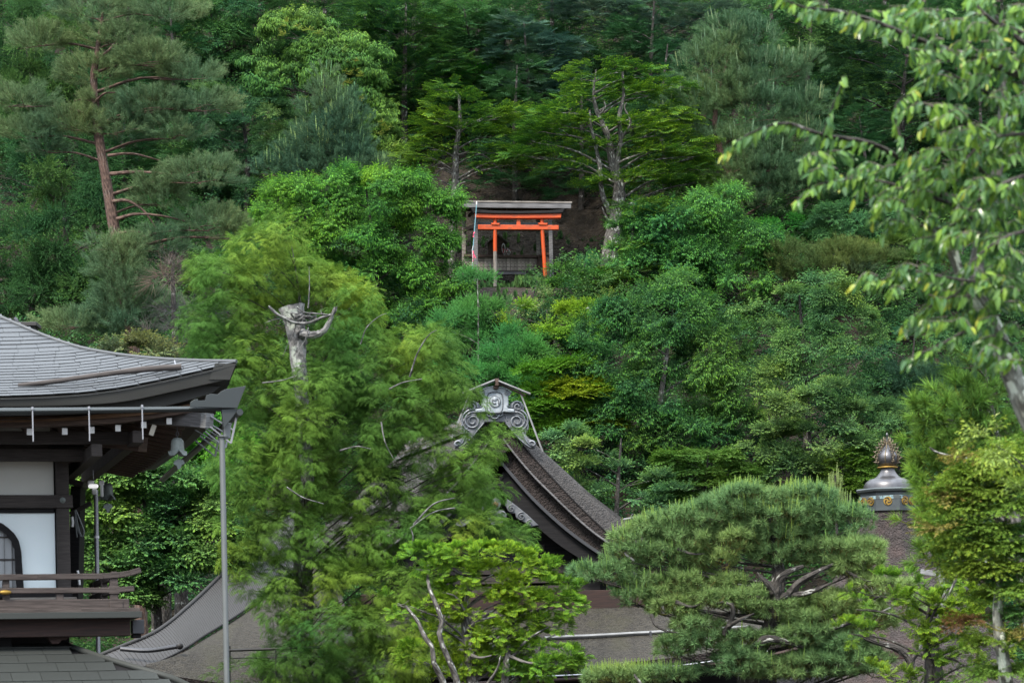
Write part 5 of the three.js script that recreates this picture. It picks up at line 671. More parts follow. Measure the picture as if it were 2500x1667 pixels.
tree({ ...PINE, name: 'pine_tree', label: 'broad grey-green pine with pale shoots on its cone-shaped top, upper right', seed: 13, d: hd(1830, 570, -1.5), dens: 80, size: 1.15, col: [0.062, 0.104, 0.046], candle: 0.4, candleSize: 0.45, candleCol: [0.15, 0.2, 0.12], bark: M.barkRed, trunk: [[1812, 530, 0, 0.13], [1790, 450, 0, 0.12], [1757, 360, 0, 0.1], [1746, 290, 0, 0.08], [1775, 150, 0, 0.03]],
  pads: [[1780, 90, 65, 42], [1840, 112, 55, 40], [1730, 172, 80, 48], [1860, 192, 95, 48], [1950, 172, 50, 38], [1700, 262, 85, 42], [1830, 282, 105, 48], [1950, 270, 65, 38], [1690, 340, 65, 38], [1800, 372, 100, 46], [1930, 352, 80, 42], [1860, 440, 105, 38, 0, 1.2, undefined, 0.1], [1770, 482, 80, 40, 0, 1, undefined, 0.1], [1950, 470, 80, 32, 0, 1, undefined, 0.1], [1840, 512, 60, 26, 0, 0.8, undefined, 0], [1725, 500, 45, 26, 0, 0.8, undefined, 0], [1790, 230, 80, 40], [1900, 400, 80, 30], [1770, 130, 60, 40]] });
tree({ ...FLAT, name: 'fir_tree', label: 'yellow-green fir with tiered branches just left of the torii', seed: 14, d: 83.4, dens: 40, col: [0.046, 0.105, 0.016], bark: M.barkGrey, pads: [[1117, 245, 66, 26], [1160, 285, 80, 26], [1064, 282, 50, 20], [1213, 285, 55, 18], [1247, 272, 42, 13], [1130, 322, 85, 20], [1197, 328, 60, 16], [1048, 358, 60, 20], [1197, 368, 66, 15], [1263, 378, 60, 12], [1213, 404, 52, 13], [1048, 398, 66, 18], [1015, 375, 40, 20], [1030, 428, 46, 14], [1095, 215, 40, 18], [1090, 300, 60, 20]], trunk: [[1104, 620, 0, 0.14], [1108, 500, 0, 0.125], [1112, 430, 0, 0.11], [1113, 370, 0, 0.09], [1122, 300, 0, 0.06], [1120, 230, 0, 0.03]], limbPx: [[[[1110, 430], [1090, 412], [1075, 414], [1060, 440]], 0.04], [[[1112, 468, -0.1], [1122, 450, -0.3], [1136, 444, -0.4]], 0.06], [[[1116, 380], [1150, 372], [1190, 385], [1225, 420]], 0.05], [[[1105, 470], [1085, 462], [1070, 470]], 0.03]] });
tree({ ...FLAT, name: 'fir_tree', label: 'large yellow-green fir with several silvery trunks right of the torii', seed: 15, d: 82.6, dens: 40, col: [0.044, 0.108, 0.016], bark: M.barkGrey, twigs: 2,
  pads: [[1452, 161, 52, 22], [1521, 168, 52, 22], [1571, 180, 45, 22], [1437, 191, 60, 17, 0.3], [1468, 214, 85, 17, 0.5], [1525, 214, 60, 15, 0.4], [1621, 210, 66, 17], [1430, 237, 60, 15], [1583, 230, 60, 15], [1632, 268, 52, 12], [1361, 268, 66, 17], [1372, 302, 92, 20], [1449, 300, 86, 12, 0.3], [1563, 304, 80, 18], [1605, 325, 86, 19], [1307, 344, 60, 12], [1678, 348, 56, 12], [1437, 352, 50, 18], [1514, 352, 62, 11], [1315, 379, 88, 11], [1384, 405, 60, 16], [1621, 379, 105, 17], [1690, 383, 45, 15], [1678, 417, 66, 17], [1544, 440, 92, 14], [1468, 444, 60, 14], [1600, 420, 60, 14], [1660, 448, 60, 14], [1450, 385, 40, 16, 0.5], [1335, 320, 60, 14], [1640, 290, 60, 14], [1700, 440, 40, 16]],
  trunk: [[1484, 690, 0, 0.3], [1492, 600, 0, 0.25], [1508, 510, 0, 0.22], [1512, 459, 0, 0.18], [1493, 383, 0, 0.13], [1483, 329, 0, 0.1], [1462, 283, 0, 0.08], [1450, 237, 0, 0.05], [1455, 170, 0, 0.02]],
  limbPx: [[[[1512, 462], [1506, 400, -0.2], [1516, 340, -0.2], [1512, 283, -0.2], [1522, 240, -0.1], [1520, 175, 0]], 0.1], [[[1490, 520], [1470, 470, -0.1], [1464, 402, -0.2], [1445, 317, -0.2], [1440, 270, 0]], 0.1], [[[1516, 340, -0.2], [1540, 300, -0.3], [1525, 262, -0.3], [1530, 250, -0.3]], 0.06], [[[1462, 283], [1478, 262, -0.2], [1475, 245, -0.2]], 0.05], [[[1508, 400, -0.2], [1530, 388, -0.5], [1575, 372, -0.6]], 0.05], [[[1500, 560], [1480, 530, -0.2], [1470, 505, -0.3]], 0.06], [[[1445, 317], [1415, 280], [1400, 275]], 0.03]] });
tree({ name: 'ash_tree', label: 'large bright green broadleaf tree left of the torii, above the cypress', seed: 16, d: hd(920, 800, -1.5), spray: 'ash', col: [0.044, 0.122, 0.024], clump: 0.44, gap: 0.28, droop: 0.35, pads: [[760, 520, 110, 70], [900, 500, 120, 65], [1036, 520, 55, 48], [700, 575, 75, 65], [850, 600, 120, 75], [985, 600, 100, 65], [1062, 560, 34, 36], [1055, 620, 40, 36], [930, 690, 105, 65], [1045, 680, 66, 48], [1000, 760, 90, 50], [1100, 715, 40, 32], [820, 690, 70, 50], [690, 490, 50, 40], [960, 455, 60, 35], [800, 465, 70, 35], [1072, 485, 28, 26], [655, 520, 35, 35]] });
tree({ name: 'broadleaf_tree', label: 'dense green broadleaf tree right of the torii, under the silvery-trunked fir', seed: 17, d: hd(1650, 760, -1), spray: 'ash', col: [0.036, 0.112, 0.034], clump: 0.44, gap: 0.3, droop: 0.25, pads: [[1730, 520, 65, 55], [1640, 560, 85, 55], [1540, 590, 65, 50], [1765, 610, 80, 55], [1650, 650, 105, 50], [1800, 670, 75, 48], [1560, 680, 65, 42], [1500, 640, 45, 38], [1700, 600, 80, 50], [1590, 535, 45, 30], [1820, 600, 40, 40]] });
tree({ ...FLAT, name: 'young_fir', label: 'low dark green fir with pale tips at the foot of the silvery trunks', seed: 18, d: hd(1510, 735, -0.3), col: [0.035, 0.085, 0.016], limbs: 'auto', pads: [[1530, 690, 60, 16], [1480, 705, 50, 12], [1570, 660, 40, 14], [1500, 670, 40, 12], [1560, 600, 50, 12], [1600, 520, 60, 14], [1580, 500, 60, 12]] });
tree({ name: 'broadleaf_tree', label: 'wide grey-green broadleaf tree in the middle right, its slim trunks showing', seed: 19, d: hd(1620, 1130, -1.5), spray: 'ash', col: [0.034, 0.09, 0.027], clump: 0.42, droop: 0.2, bark: M.barkGrey, pads: [[1590, 770, 105, 55], [1500, 800, 65, 55], [1690, 790, 85, 55], [1560, 880, 120, 62], [1700, 900, 95, 62], [1480, 930, 80, 60], [1620, 970, 125, 62], [1760, 980, 65, 55], [1530, 1040, 95, 52], [1680, 1060, 100, 52], [1790, 1060, 60, 55], [1740, 850, 70, 45], [1640, 720, 60, 40]], trunk: [[1605, 1130, 0, 0.1], [1610, 1000, -0.6, 0.08], [1625, 890, -0.9, 0.06], [1640, 780, -0.4, 0.03]] });
tree({ name: 'broadleaf_tree', label: 'tall pale grey-green broadleaf tree above and left of the bronze finial', seed: 20, d: hd(1980, 1160, -1.2), spray: 'oak', col: [0.042, 0.095, 0.034], clump: 0.42, pads: [[2000, 735, 65, 55], [1935, 780, 80, 55], [2050, 790, 65, 55], [1990, 860, 100, 55], [2070, 870, 65, 48], [1900, 880, 55, 55], [1980, 940, 85, 55], [1860, 800, 50, 50], [1860, 950, 60, 50]] });
tree({ name: 'dogwood_tree', label: 'layered pale green tree left of the bronze finial, below the tall grey-green one', seed: 21, d: hd(1970, 1250, -1.8), spray: 'round', col: [0.054, 0.1, 0.034], clump: 0.38, flat: 0.4, pads: [[1930, 1010, 90, 45], [2040, 1030, 75, 45], [1980, 1090, 100, 45], [1880, 1090, 55, 50], [2060, 1110, 60, 45], [2000, 980, 70, 35], [1930, 1160, 70, 45], [2020, 1170, 70, 45]] });
tree({ name: 'maple_tree', label: 'bright yellow-green maple in tiers right of the carved ridge ornament', seed: 22, d: hd(1400, 1120, -1.5), mode: 'flat', spray: 'maple', mat: M.leaf, col: [0.06, 0.14, 0.008], dens: 75, pads: [[1360, 900, 85, 20], [1335, 950, 60, 18], [1440, 940, 75, 22], [1370, 990, 95, 22], [1450, 1010, 70, 20], [1360, 1040, 80, 22], [1480, 990, 40, 16], [1400, 890, 60, 18], [1420, 965, 80, 18, 0, 1, [0.12, 0.17, 0.006]], [1330, 1010, 50, 18], [1470, 1030, 50, 14, 0, 0.8, [0.13, 0.17, 0.006]], [1395, 940, 60, 16, 0, 0.8, [0.11, 0.16, 0.006]]] });
tree({ name: 'shrub', cat: 'shrub', label: 'bright yellow-green shrub on the slope below the torii', seed: 23, d: hd(1340, 880, -0.8), spray: 'oakSmall', col: [0.085, 0.165, 0.014], clump: 0.36, pads: [[1300, 790, 55, 32], [1390, 790, 55, 36], [1430, 830, 42, 30], [1340, 840, 65, 30], [1262, 765, 30, 28], [1420, 770, 40, 25]] });
tree({ name: 'shrub', cat: 'shrub', label: 'dark green shrub between the yellow-green maple and the bright shrub above it', seed: 24, d: hd(1340, 930, -0.8), spray: 'oak', col: [0.022, 0.075, 0.022], clump: 0.4, pads: [[1330, 860, 60, 28], [1290, 890, 40, 30], [1420, 870, 50, 28]] });
tree({ name: 'dogwood_tree', label: 'pale green layered tree right of the thatched gable slope', seed: 25, d: hd(1500, 1320, -2.2), spray: 'round', col: [0.06, 0.118, 0.046], clump: 0.36, flat: 0.4, pads: [[1460, 1160, 75, 28], [1540, 1170, 65, 30], [1600, 1200, 58, 30], [1420, 1110, 65, 28], [1500, 1215, 75, 28], [1600, 1245, 50, 28], [1380, 1080, 45, 25], [1640, 1230, 50, 30], [1360, 1120, 30, 25]] });
tree({ name: 'maple_tree', label: 'olive green maple in tiers behind the top of the black pine', seed: 26, d: hd(1730, 1290, -1.8), mode: 'flat', spray: 'maple', mat: M.leaf, col: [0.05, 0.105, 0.014], dens: 70, pads: [[1720, 1115, 85, 20], [1785, 1150, 65, 20], [1680, 1155, 65, 20], [1740, 1185, 85, 20], [1650, 1120, 50, 18], [1830, 1190, 60, 20], [1700, 1215, 80, 20], [1630, 1180, 50, 18]] });
tree({ name: 'maple_tree', label: 'yellowish green maple just left of the bronze finial', seed: 27, d: hd(2060, 1270, -1.4), mode: 'flat', spray: 'maple', mat: M.leaf, col: [0.065, 0.125, 0.012], dens: 70, pads: [[2080, 1110, 50, 16], [2060, 1140, 55, 16], [2100, 1165, 50, 16], [2040, 1190, 60, 18], [2090, 1200, 50, 16]] });
tree({ name: 'shrub', cat: 'shrub', label: 'rounded vivid green shrub under the broad pale-shooted pine', seed: 28, d: hd(1900, 640, -0.6), spray: 'oakSmall', col: [0.028, 0.125, 0.016], clump: 0.34, pads: [[1900, 575, 60, 48], [1860, 590, 45, 40], [1940, 600, 40, 35]] });
tree({ name: 'shrub', cat: 'shrub', label: 'rounded blue-green shrub beside a slim trunk, above the olive bush', seed: 29, d: hd(2070, 660, -0.6), spray: 'oakSmall', col: [0.036, 0.098, 0.04], clump: 0.34, pads: [[2065, 560, 65, 55], [2010, 590, 45, 40], [2110, 600, 45, 40], [2030, 540, 40, 30], [2150, 560, 40, 50]] });
tree({ ...PINE, name: 'bush', cat: 'bush', label: 'wide olive-green needled bush right of the broadleaf tree by the torii', seed: 30, d: hd(2020, 740, -0.8), col: [0.066, 0.088, 0.024], dens: 95, pads: [[1920, 632, 70, 36], [2060, 642, 85, 36], [2130, 655, 60, 36], [2000, 678, 85, 32], [1890, 670, 45, 30], [2080, 690, 70, 30, 0, 0.8, [0.05, 0.07, 0.03]], [2050, 735, 55, 25, 0, 0.7, [0.045, 0.065, 0.038]]] });
tree({ name: 'shrub', cat: 'shrub', label: 'yellowish green shrub behind the lower cherry twigs', seed: 31, d: hd(2200, 720, -0.6), spray: 'maple', col: [0.065, 0.11, 0.02], clump: 0.36, pads: [[2180, 630, 55, 36], [2230, 655, 45, 34], [2290, 600, 50, 36]] });
tree({ name: 'broadleaf_tree', label: 'deep green tree behind the cherry leaves, level with the olive bush', seed: 32, d: hd(2260, 800, -1), spray: 'oak', col: [0.024, 0.066, 0.026], clump: 0.42, pads: [[2290, 680, 70, 45], [2210, 740, 60, 45], [2280, 770, 80, 50], [2370, 720, 80, 60], [2450, 640, 70, 60], [2440, 780, 70, 50], [2400, 560, 80, 60]] });
tree({ name: 'broadleaf_tree', label: 'deep green tree on the slope above the bronze finial', seed: 33, d: hd(2190, 1010, -1), spray: 'oak', col: [0.028, 0.076, 0.032], clump: 0.42, pads: [[2120, 900, 55, 45], [2180, 860, 70, 45], [2250, 850, 60, 45], [2150, 960, 60, 40], [2330, 860, 70, 50], [2420, 880, 60, 50], [2110, 830, 50, 40]] });
tree({ ...PINE, name: 'bush', cat: 'bush', label: 'low dark needled bush above the bronze finial', seed: 34, d: hd(2230, 1030, -1), col: [0.038, 0.074, 0.036], dens: 95, pads: [[2220, 940, 75, 30], [2300, 930, 60, 32], [2170, 975, 60, 28], [2260, 975, 70, 28], [2350, 960, 60, 30]] });
tree({ name: 'shrub', cat: 'shrub', label: 'mid green shrub right behind the flame of the bronze finial', seed: 35, d: hd(2180, 1180, -1), spray: 'oakSmall', col: [0.034, 0.082, 0.034], clump: 0.38, pads: [[2130, 1030, 60, 40], [2200, 1040, 70, 40], [2180, 1090, 80, 40], [2260, 1100, 60, 45], [2240, 1010, 50, 30], [2110, 1080, 40, 40], [2200, 1150, 90, 35], [2300, 1020, 60, 40]] });
tree({ name: 'cedar_sapling', label: 'young feathery green conifer with a bare thin stem below the torii', seed: 36, d: hd(1170, 900, -0.8), spray: 'cedar', mat: M.needle, col: [0.045, 0.125, 0.036], clump: 0.32, per: 12, droop: -0.1, size: 1, bark: M.barkGrey, pads: [[1168, 725, 36, 38, 0.4], [1148, 790, 60, 42, 0.5], [1205, 795, 48, 40, 0.5], [1160, 855, 70, 38, 0.4], [1110, 800, 40, 40], [1120, 870, 50, 40]], trunk: [[1168, 930, -0.4, 0.03], [1168, 830, -0.4, 0.022], [1167, 740, -0.4, 0.016], [1166, 680, -0.2, 0.008]] });
tree({ name: 'cedar_sapling', label: 'young feathery green conifer right behind the carved ridge ornament', seed: 37, d: hd(1240, 990, -0.8), spray: 'cedar', mat: M.needle, col: [0.042, 0.13, 0.036], clump: 0.32, per: 12, droop: -0.1, size: 1, bark: M.barkGrey, pads: [[1255, 850, 40, 36, 0.3], [1220, 905, 60, 36, 0.4], [1280, 890, 42, 38, 0.3], [1250, 950, 65, 32, 0.3], [1290, 960, 40, 40], [1180, 930, 45, 30], [1300, 1020, 35, 45]], trunk: [[1218, 990, -0.2, 0.02], [1217, 900, -0.2, 0.016], [1216, 845, 0, 0.008]] });
tree({ name: 'shrub', cat: 'shrub', label: 'shrub with pale variegated leaves at the foot of the torii', seed: 38, d: hd(1300, 770, -0.3), spray: 'oakSmall', col: [0.12, 0.175, 0.075], clump: 0.26, per: 8, size: 0.75, pads: [[1285, 718, 34, 16], [1330, 738, 42, 16], [1265, 742, 34, 15], [1300, 757, 40, 15]] });
tree({ name: 'shrub', cat: 'shrub', label: 'small fresh green shrub right of the right torii post', seed: 39, d: hd(1410, 730, -0.3), spray: 'round', col: [0.045, 0.12, 0.022], clump: 0.28, per: 9, size: 0.7, pads: [[1400, 702, 45, 26], [1375, 682, 28, 22], [1440, 720, 40, 22], [1460, 690, 25, 20]] });
tree({ name: 'shrub', cat: 'shrub', label: 'leggy shrub with yellowing leaves beside the white bag', seed: 40, d: hd(1500, 810, -0.4), spray: 'oakSmall', col: [0.075, 0.115, 0.022], clump: 0.3, per: 6, size: 0.8, pads: [[1470, 765, 50, 22], [1500, 740, 40, 18], [1530, 775, 40, 20], [1450, 790, 40, 18]] });
tree({ ...PINE, name: 'red_pine', label: 'tall red pine with a leaning reddish trunk at upper left', seed: 41, d: 64, dens: 100, size: 0.9, col: [0.074, 0.112, 0.052], amp: 0.2, under: 0.4, bark: M.barkRed, rise: 0.1, twigs: 3, root: true,
  pads: [[219, 31, 92, 34], [398, 31, 90, 30], [92, 102, 76, 28], [286, 97, 80, 28], [224, 184, 90, 32], [377, 153, 90, 26], [459, 189, 70, 18], [56, 250, 72, 28], [490, 260, 80, 22], [377, 265, 90, 28], [71, 326, 72, 28], [173, 306, 86, 32], [286, 316, 76, 36], [428, 326, 70, 32], [112, 367, 46, 16], [490, 434, 85, 34, -0.4], [377, 459, 55, 20], [388, 490, 66, 24], [510, 551, 75, 32], [388, 602, 66, 28], [275, 658, 70, 36], [571, 576, 45, 24], [306, 750, 105, 32], [170, 795, 80, 22], [400, 770, 60, 26], [300, 800, 80, 22, 0, 1, [0.06, 0.1, 0.05]], [260, 260, 60, 26], [300, 612, 55, 24, -0.5], [285, 655, 60, 28, -0.5], [250, 600, 45, 24, -0.5], [300, 700, 70, 28, -0.4]],
  trunk: [[330, 900, 0, 0.15], [290, 640, 0, 0.145], [278, 560, 0, 0.135], [262, 460, 0, 0.125], [246, 370, 0, 0.115], [233, 270, 0, 0.11], [228, 190, 0, 0.09], [236, 130, 0, 0.07], [250, 30, 0, 0.03]],
  limbPx: [[[[268, 425, -0.1], [330, 420, -0.3], [420, 425, -0.3]], 0.05], [[[275, 492, -0.1], [310, 490, -0.3], [350, 515, -0.3], [382, 560, -0.2]], 0.045], [[[284, 535, -0.1], [330, 523, -0.3], [400, 528, -0.2], [450, 540, 0]], 0.045], [[[288, 570, -0.1], [320, 566, -0.2], [360, 568, 0]], 0.04], [[[262, 380, -0.1], [320, 375, -0.2], [390, 392, 0]], 0.04], [[[230, 250, -0.1], [255, 228, -0.3], [280, 226, -0.2]], 0.045], [[[235, 145], [262, 125, -0.3], [290, 90, 0]], 0.04], [[[222, 248], [200, 243, -0.2], [180, 246, -0.2]], 0.03]] });
tree({ name: 'dead_bush', cat: 'bush', label: 'bare greyish-pink dead twigs right of the red pine, left of the cypress', seed: 42, d: 62, spray: 'bare', mat: M.leaf, col: [0.075, 0.064, 0.066], clump: 0.3, per: 4, cd: 1.4, size: 1, gap: 0, limbs: 'auto', pads: [[430, 690, 45, 28], [455, 765, 50, 28], [420, 815, 50, 22], [395, 660, 30, 20]] });
tree({ name: 'shrub', cat: 'shrub', label: 'brownish green shrub showing over the tower roof beside the cypress', seed: 43, d: 60, spray: 'round', col: [0.085, 0.092, 0.042], clump: 0.36, pads: [[340, 858, 50, 20], [400, 868, 50, 18], [450, 880, 35, 15], [310, 850, 35, 18]] });
tree({ name: 'broadleaf_tree', label: 'soft green broadleaf tree behind the tower balcony and drainpipe', seed: 44, d: 57, spray: 'round', col: [0.05, 0.112, 0.036], clump: 0.36, size: 0.85, gap: 0.2, cd: 2.4, pads: [[300, 1175, 80, 36], [420, 1185, 85, 42], [535, 1215, 70, 45], [340, 1240, 90, 45], [470, 1265, 85, 45], [565, 1290, 50, 45], [285, 1300, 75, 45], [390, 1330, 85, 45], [500, 1350, 75, 45], [330, 1400, 75, 42], [440, 1425, 65, 36], [245, 1240, 45, 55], [300, 1460, 60, 36], [240, 1370, 50, 60], [190, 1180, 50, 40]] });
tree({ name: 'broadleaf_tree', label: 'bright green tree seen under the tower eaves, behind the wind bell', seed: 45, d: 60.5, spray: 'ash', col: [0.04, 0.135, 0.018], clump: 0.36, pads: [[220, 1140, 70, 40], [360, 1120, 60, 35], [480, 1130, 60, 40], [560, 1140, 50, 60], [420, 1080, 70, 40], [300, 1080, 70, 40], [520, 1050, 60, 40], [250, 1200, 60, 40]] });

// ---------------------------------------------------------------- trees among the buildings and in the foreground
{ // the great cypress in front of the gate, with its bare broken stem
  const d = 49, hi = [0.061, 0.113, 0.02], mid = hi, lo = hi, dk = hi;
  const rows = [[hi, [[700, 575, 30, 38], [622, 618, 40, 40], [560, 690, 55, 48], [650, 690, 65, 48], [742, 682, 50, 48], [800, 722, 52, 42], [515, 650, 26, 18], [575, 780, 65, 48], [532, 838, 45, 48], [850, 790, 55, 46], [640, 775, 40, 38], [870, 735, 35, 25], [480, 790, 28, 30]]],
    [mid, [[870, 860, 80, 48], [600, 870, 60, 48], [785, 885, 60, 50, 0.6], [920, 930, 80, 52], [1012, 885, 52, 45], [1066, 848, 46, 28], [1080, 915, 45, 34], [610, 960, 65, 55], [810, 980, 70, 55, 0.4], [960, 1010, 85, 55], [1058, 990, 50, 42], [1118, 950, 30, 22], [560, 920, 40, 45], [1000, 830, 40, 20], [765, 1030, 50, 34, -0.9], [735, 1075, 46, 40, -0.9], [738, 1150, 50, 46, -0.7], [705, 1040, 34, 40, -0.9], [690, 960, 30, 30, -0.9], [775, 940, 34, 36, -0.9], [690, 880, 22, 26, -0.5], [1150, 990, 16, 10]]],
    [mid, [[610, 1060, 70, 55], [760, 1090, 70, 52, 0.2], [880, 1090, 80, 55], [1000, 1090, 75, 55], [1080, 1090, 52, 42], [1150, 1140, 42, 40], [590, 1150, 50, 52], [1185, 1098, 24, 16, -0.3], [1228, 1076, 16, 14, -0.3]]],
    [lo, [[720, 1190, 80, 52], [860, 1190, 90, 55], [1000, 1200, 82, 55], [1120, 1210, 60, 44], [1190, 1190, 32, 34], [700, 1290, 62, 52], [820, 1310, 90, 55], [960, 1310, 82, 55], [1080, 1290, 62, 44], [640, 1240, 40, 34], [1180, 1290, 44, 30], [1245, 1318, 34, 20]]],
    [lo, [[760, 1410, 75, 55], [880, 1430, 82, 55], [700, 1490, 50, 50], [820, 1540, 95, 55], [960, 1530, 75, 55], [740, 1620, 80, 46], [900, 1630, 92, 46], [1010, 1600, 60, 50]]], [dk, [[640, 1400, 36, 34], [592, 1365, 34, 34], [625, 1440, 34, 34], [570, 1300, 30, 40], [650, 1320, 40, 40], [610, 1650, 60, 24], [980, 1430, 60, 44]]]];
  R = rng(100);
  const t = tree({ name: 'cypress_tree', label: 'great feathery cypress with a bare silver broken stem, between the tower and the gate', seed: 101, d, pads: rows.flatMap(([c, ps]) => ps.map((p) => [p[0], p[1], p[2], p[3], p[4] ?? (Math.abs(p[0] - 720) < 95 && p[1] < 900 && p[1] > 640 ? 0.9 : rr(-0.3, 0.3)), Math.max(0.35, p[2] * 0.0052), c])).concat(rows.slice(0, 5).flatMap(([c, ps]) => ps.map((p) => [p[0] + rr(-15, 15), p[1] + rr(-12, 12), p[2] * 1.08, p[3] * 1.05, 1.0 + rr(0, 0.5), 0.5, c, 0, 1]))), spray: 'cypress', mat: M.needle, clump: 0.22, cd: 2.6, per: 15, droop: 0.4, up: 0.4, size: 0.39, flat: 0.55, gap: 0.28, amp: 0.36, bark: M.barkGrey, limbBark: M.barkDark, limbR: 0.006, limbK: 0.0035, twigs: 1, rise: 0.55,
    trunk: [[735, 1740, 1.0, 0.22], [738, 1500, 1.0, 0.2], [742, 1250, 0.9, 0.18], [750, 1050, 0.8, 0.16], [745, 900, 0.8, 0.1], [735, 760, 0.6, 0.03], [712, 600, 0.3, 0.008]],
    extra: (g) => {
      const q = (x, y, z = 0) => P(x, y, d - 0.75 + z).sub(g.position);
      part('broken_stem', tube([q(752, 1190, 0.5), q(742, 1060, 0.2), q(737, 1000), q(733, 930), q(727, 870), q(722, 810), q(716, 770), q(710, 748)], (f) => 0.115 + 0.085 * Math.pow(f, 3) + (f > 0.85 ? (f - 0.85) * 0.25 : 0), 46, 18, false, 0.16), M.deadWood, g);
      const br = (pts, r, k = 0.75) => part('dead_branch', tube(pts.map((p) => q(...p)), (f) => r * (1 - k * f), 24, 7, false, 0.2), M.deadWood, g);
      br([[735, 815, -0.15], [765, 818, -0.25], [790, 808, -0.3], [806, 780, -0.35], [812, 766, -0.4], [818, 750, -0.4]], 0.085, 0.7); br([[655, 748, -0.35], [672, 764, -0.35], [690, 774, -0.36], [712, 786, -0.34], [735, 790, -0.3], [760, 786, -0.3], [785, 776, -0.32], [808, 768, -0.38]], 0.028, 0.1); br([[806, 770, -0.38], [816, 764, -0.4], [823, 748, -0.4]], 0.03);
      br([[725, 750, -0.3], [740, 762, -0.32], [765, 765, -0.33], [800, 768, -0.38]], 0.016, 0.4); br([[700, 775, -0.34], [680, 778, -0.3], [655, 785, -0.25], [645, 790, -0.2]], 0.014); br([[752, 800, -0.3], [745, 830, -0.35], [735, 845, -0.35], [724, 860, -0.3]], 0.016); br([[722, 790, -0.3], [715, 815, -0.3], [700, 845, -0.2], [690, 870, -0.2]], 0.012); br([[790, 802, -0.3], [810, 800, -0.3], [816, 806, -0.3]], 0.01); br([[752, 752, 0.1], [755, 700, 0.1], [754, 650, 0.1]], 0.016); br([[785, 765, -0.36], [783, 758, -0.36], [788, 752, -0.36]], 0.009);
      for (let i = 0; i < 14; i++) { const x = rr(716, 760), y = rr(772, 788); br([[x, y, -0.24], [x + rr(-14, 14), y - rr(4, 12), -0.3], [x + rr(-22, 22), y - rr(2, 14), -0.26]], 0.018, 0.5); }
      // thin bare branches in the crown
      for (const [pts, r] of [[[[1000, 920, -0.6], [1020, 860, -0.8], [1050, 815, -0.9], [1066, 806, -0.9]], 0.018], [[[880, 840, -0.7], [895, 800, -0.8], [930, 770, -0.8], [945, 765, -0.8]], 0.012], [[[640, 935, -0.8], [690, 928, -0.9], [715, 920, -0.8]], 0.014], [[[950, 950, -0.8], [980, 935, -0.9], [1030, 925, -0.9]], 0.014], [[[1110, 1240, -0.8], [1060, 1250, -0.8], [1000, 1290, -0.9]], 0.016], [[[1010, 1280, -0.8], [1060, 1230, -0.9], [1110, 1215, -0.8]], 0.022], [[[1000, 1350, -0.7], [1008, 1310, -0.8], [1002, 1290, -0.8]], 0.018], [[[700, 1190, -0.8], [740, 1215, -0.9], [790, 1230, -0.8]], 0.016], [[[830, 1100, -0.7], [870, 1090, -0.8], [905, 1096, -0.7]], 0.016], [[[930, 1030, -0.7], [940, 1080, -0.8], [960, 1120, -0.7]], 0.014]]) br(pts, r, 0.6);
    } });
}
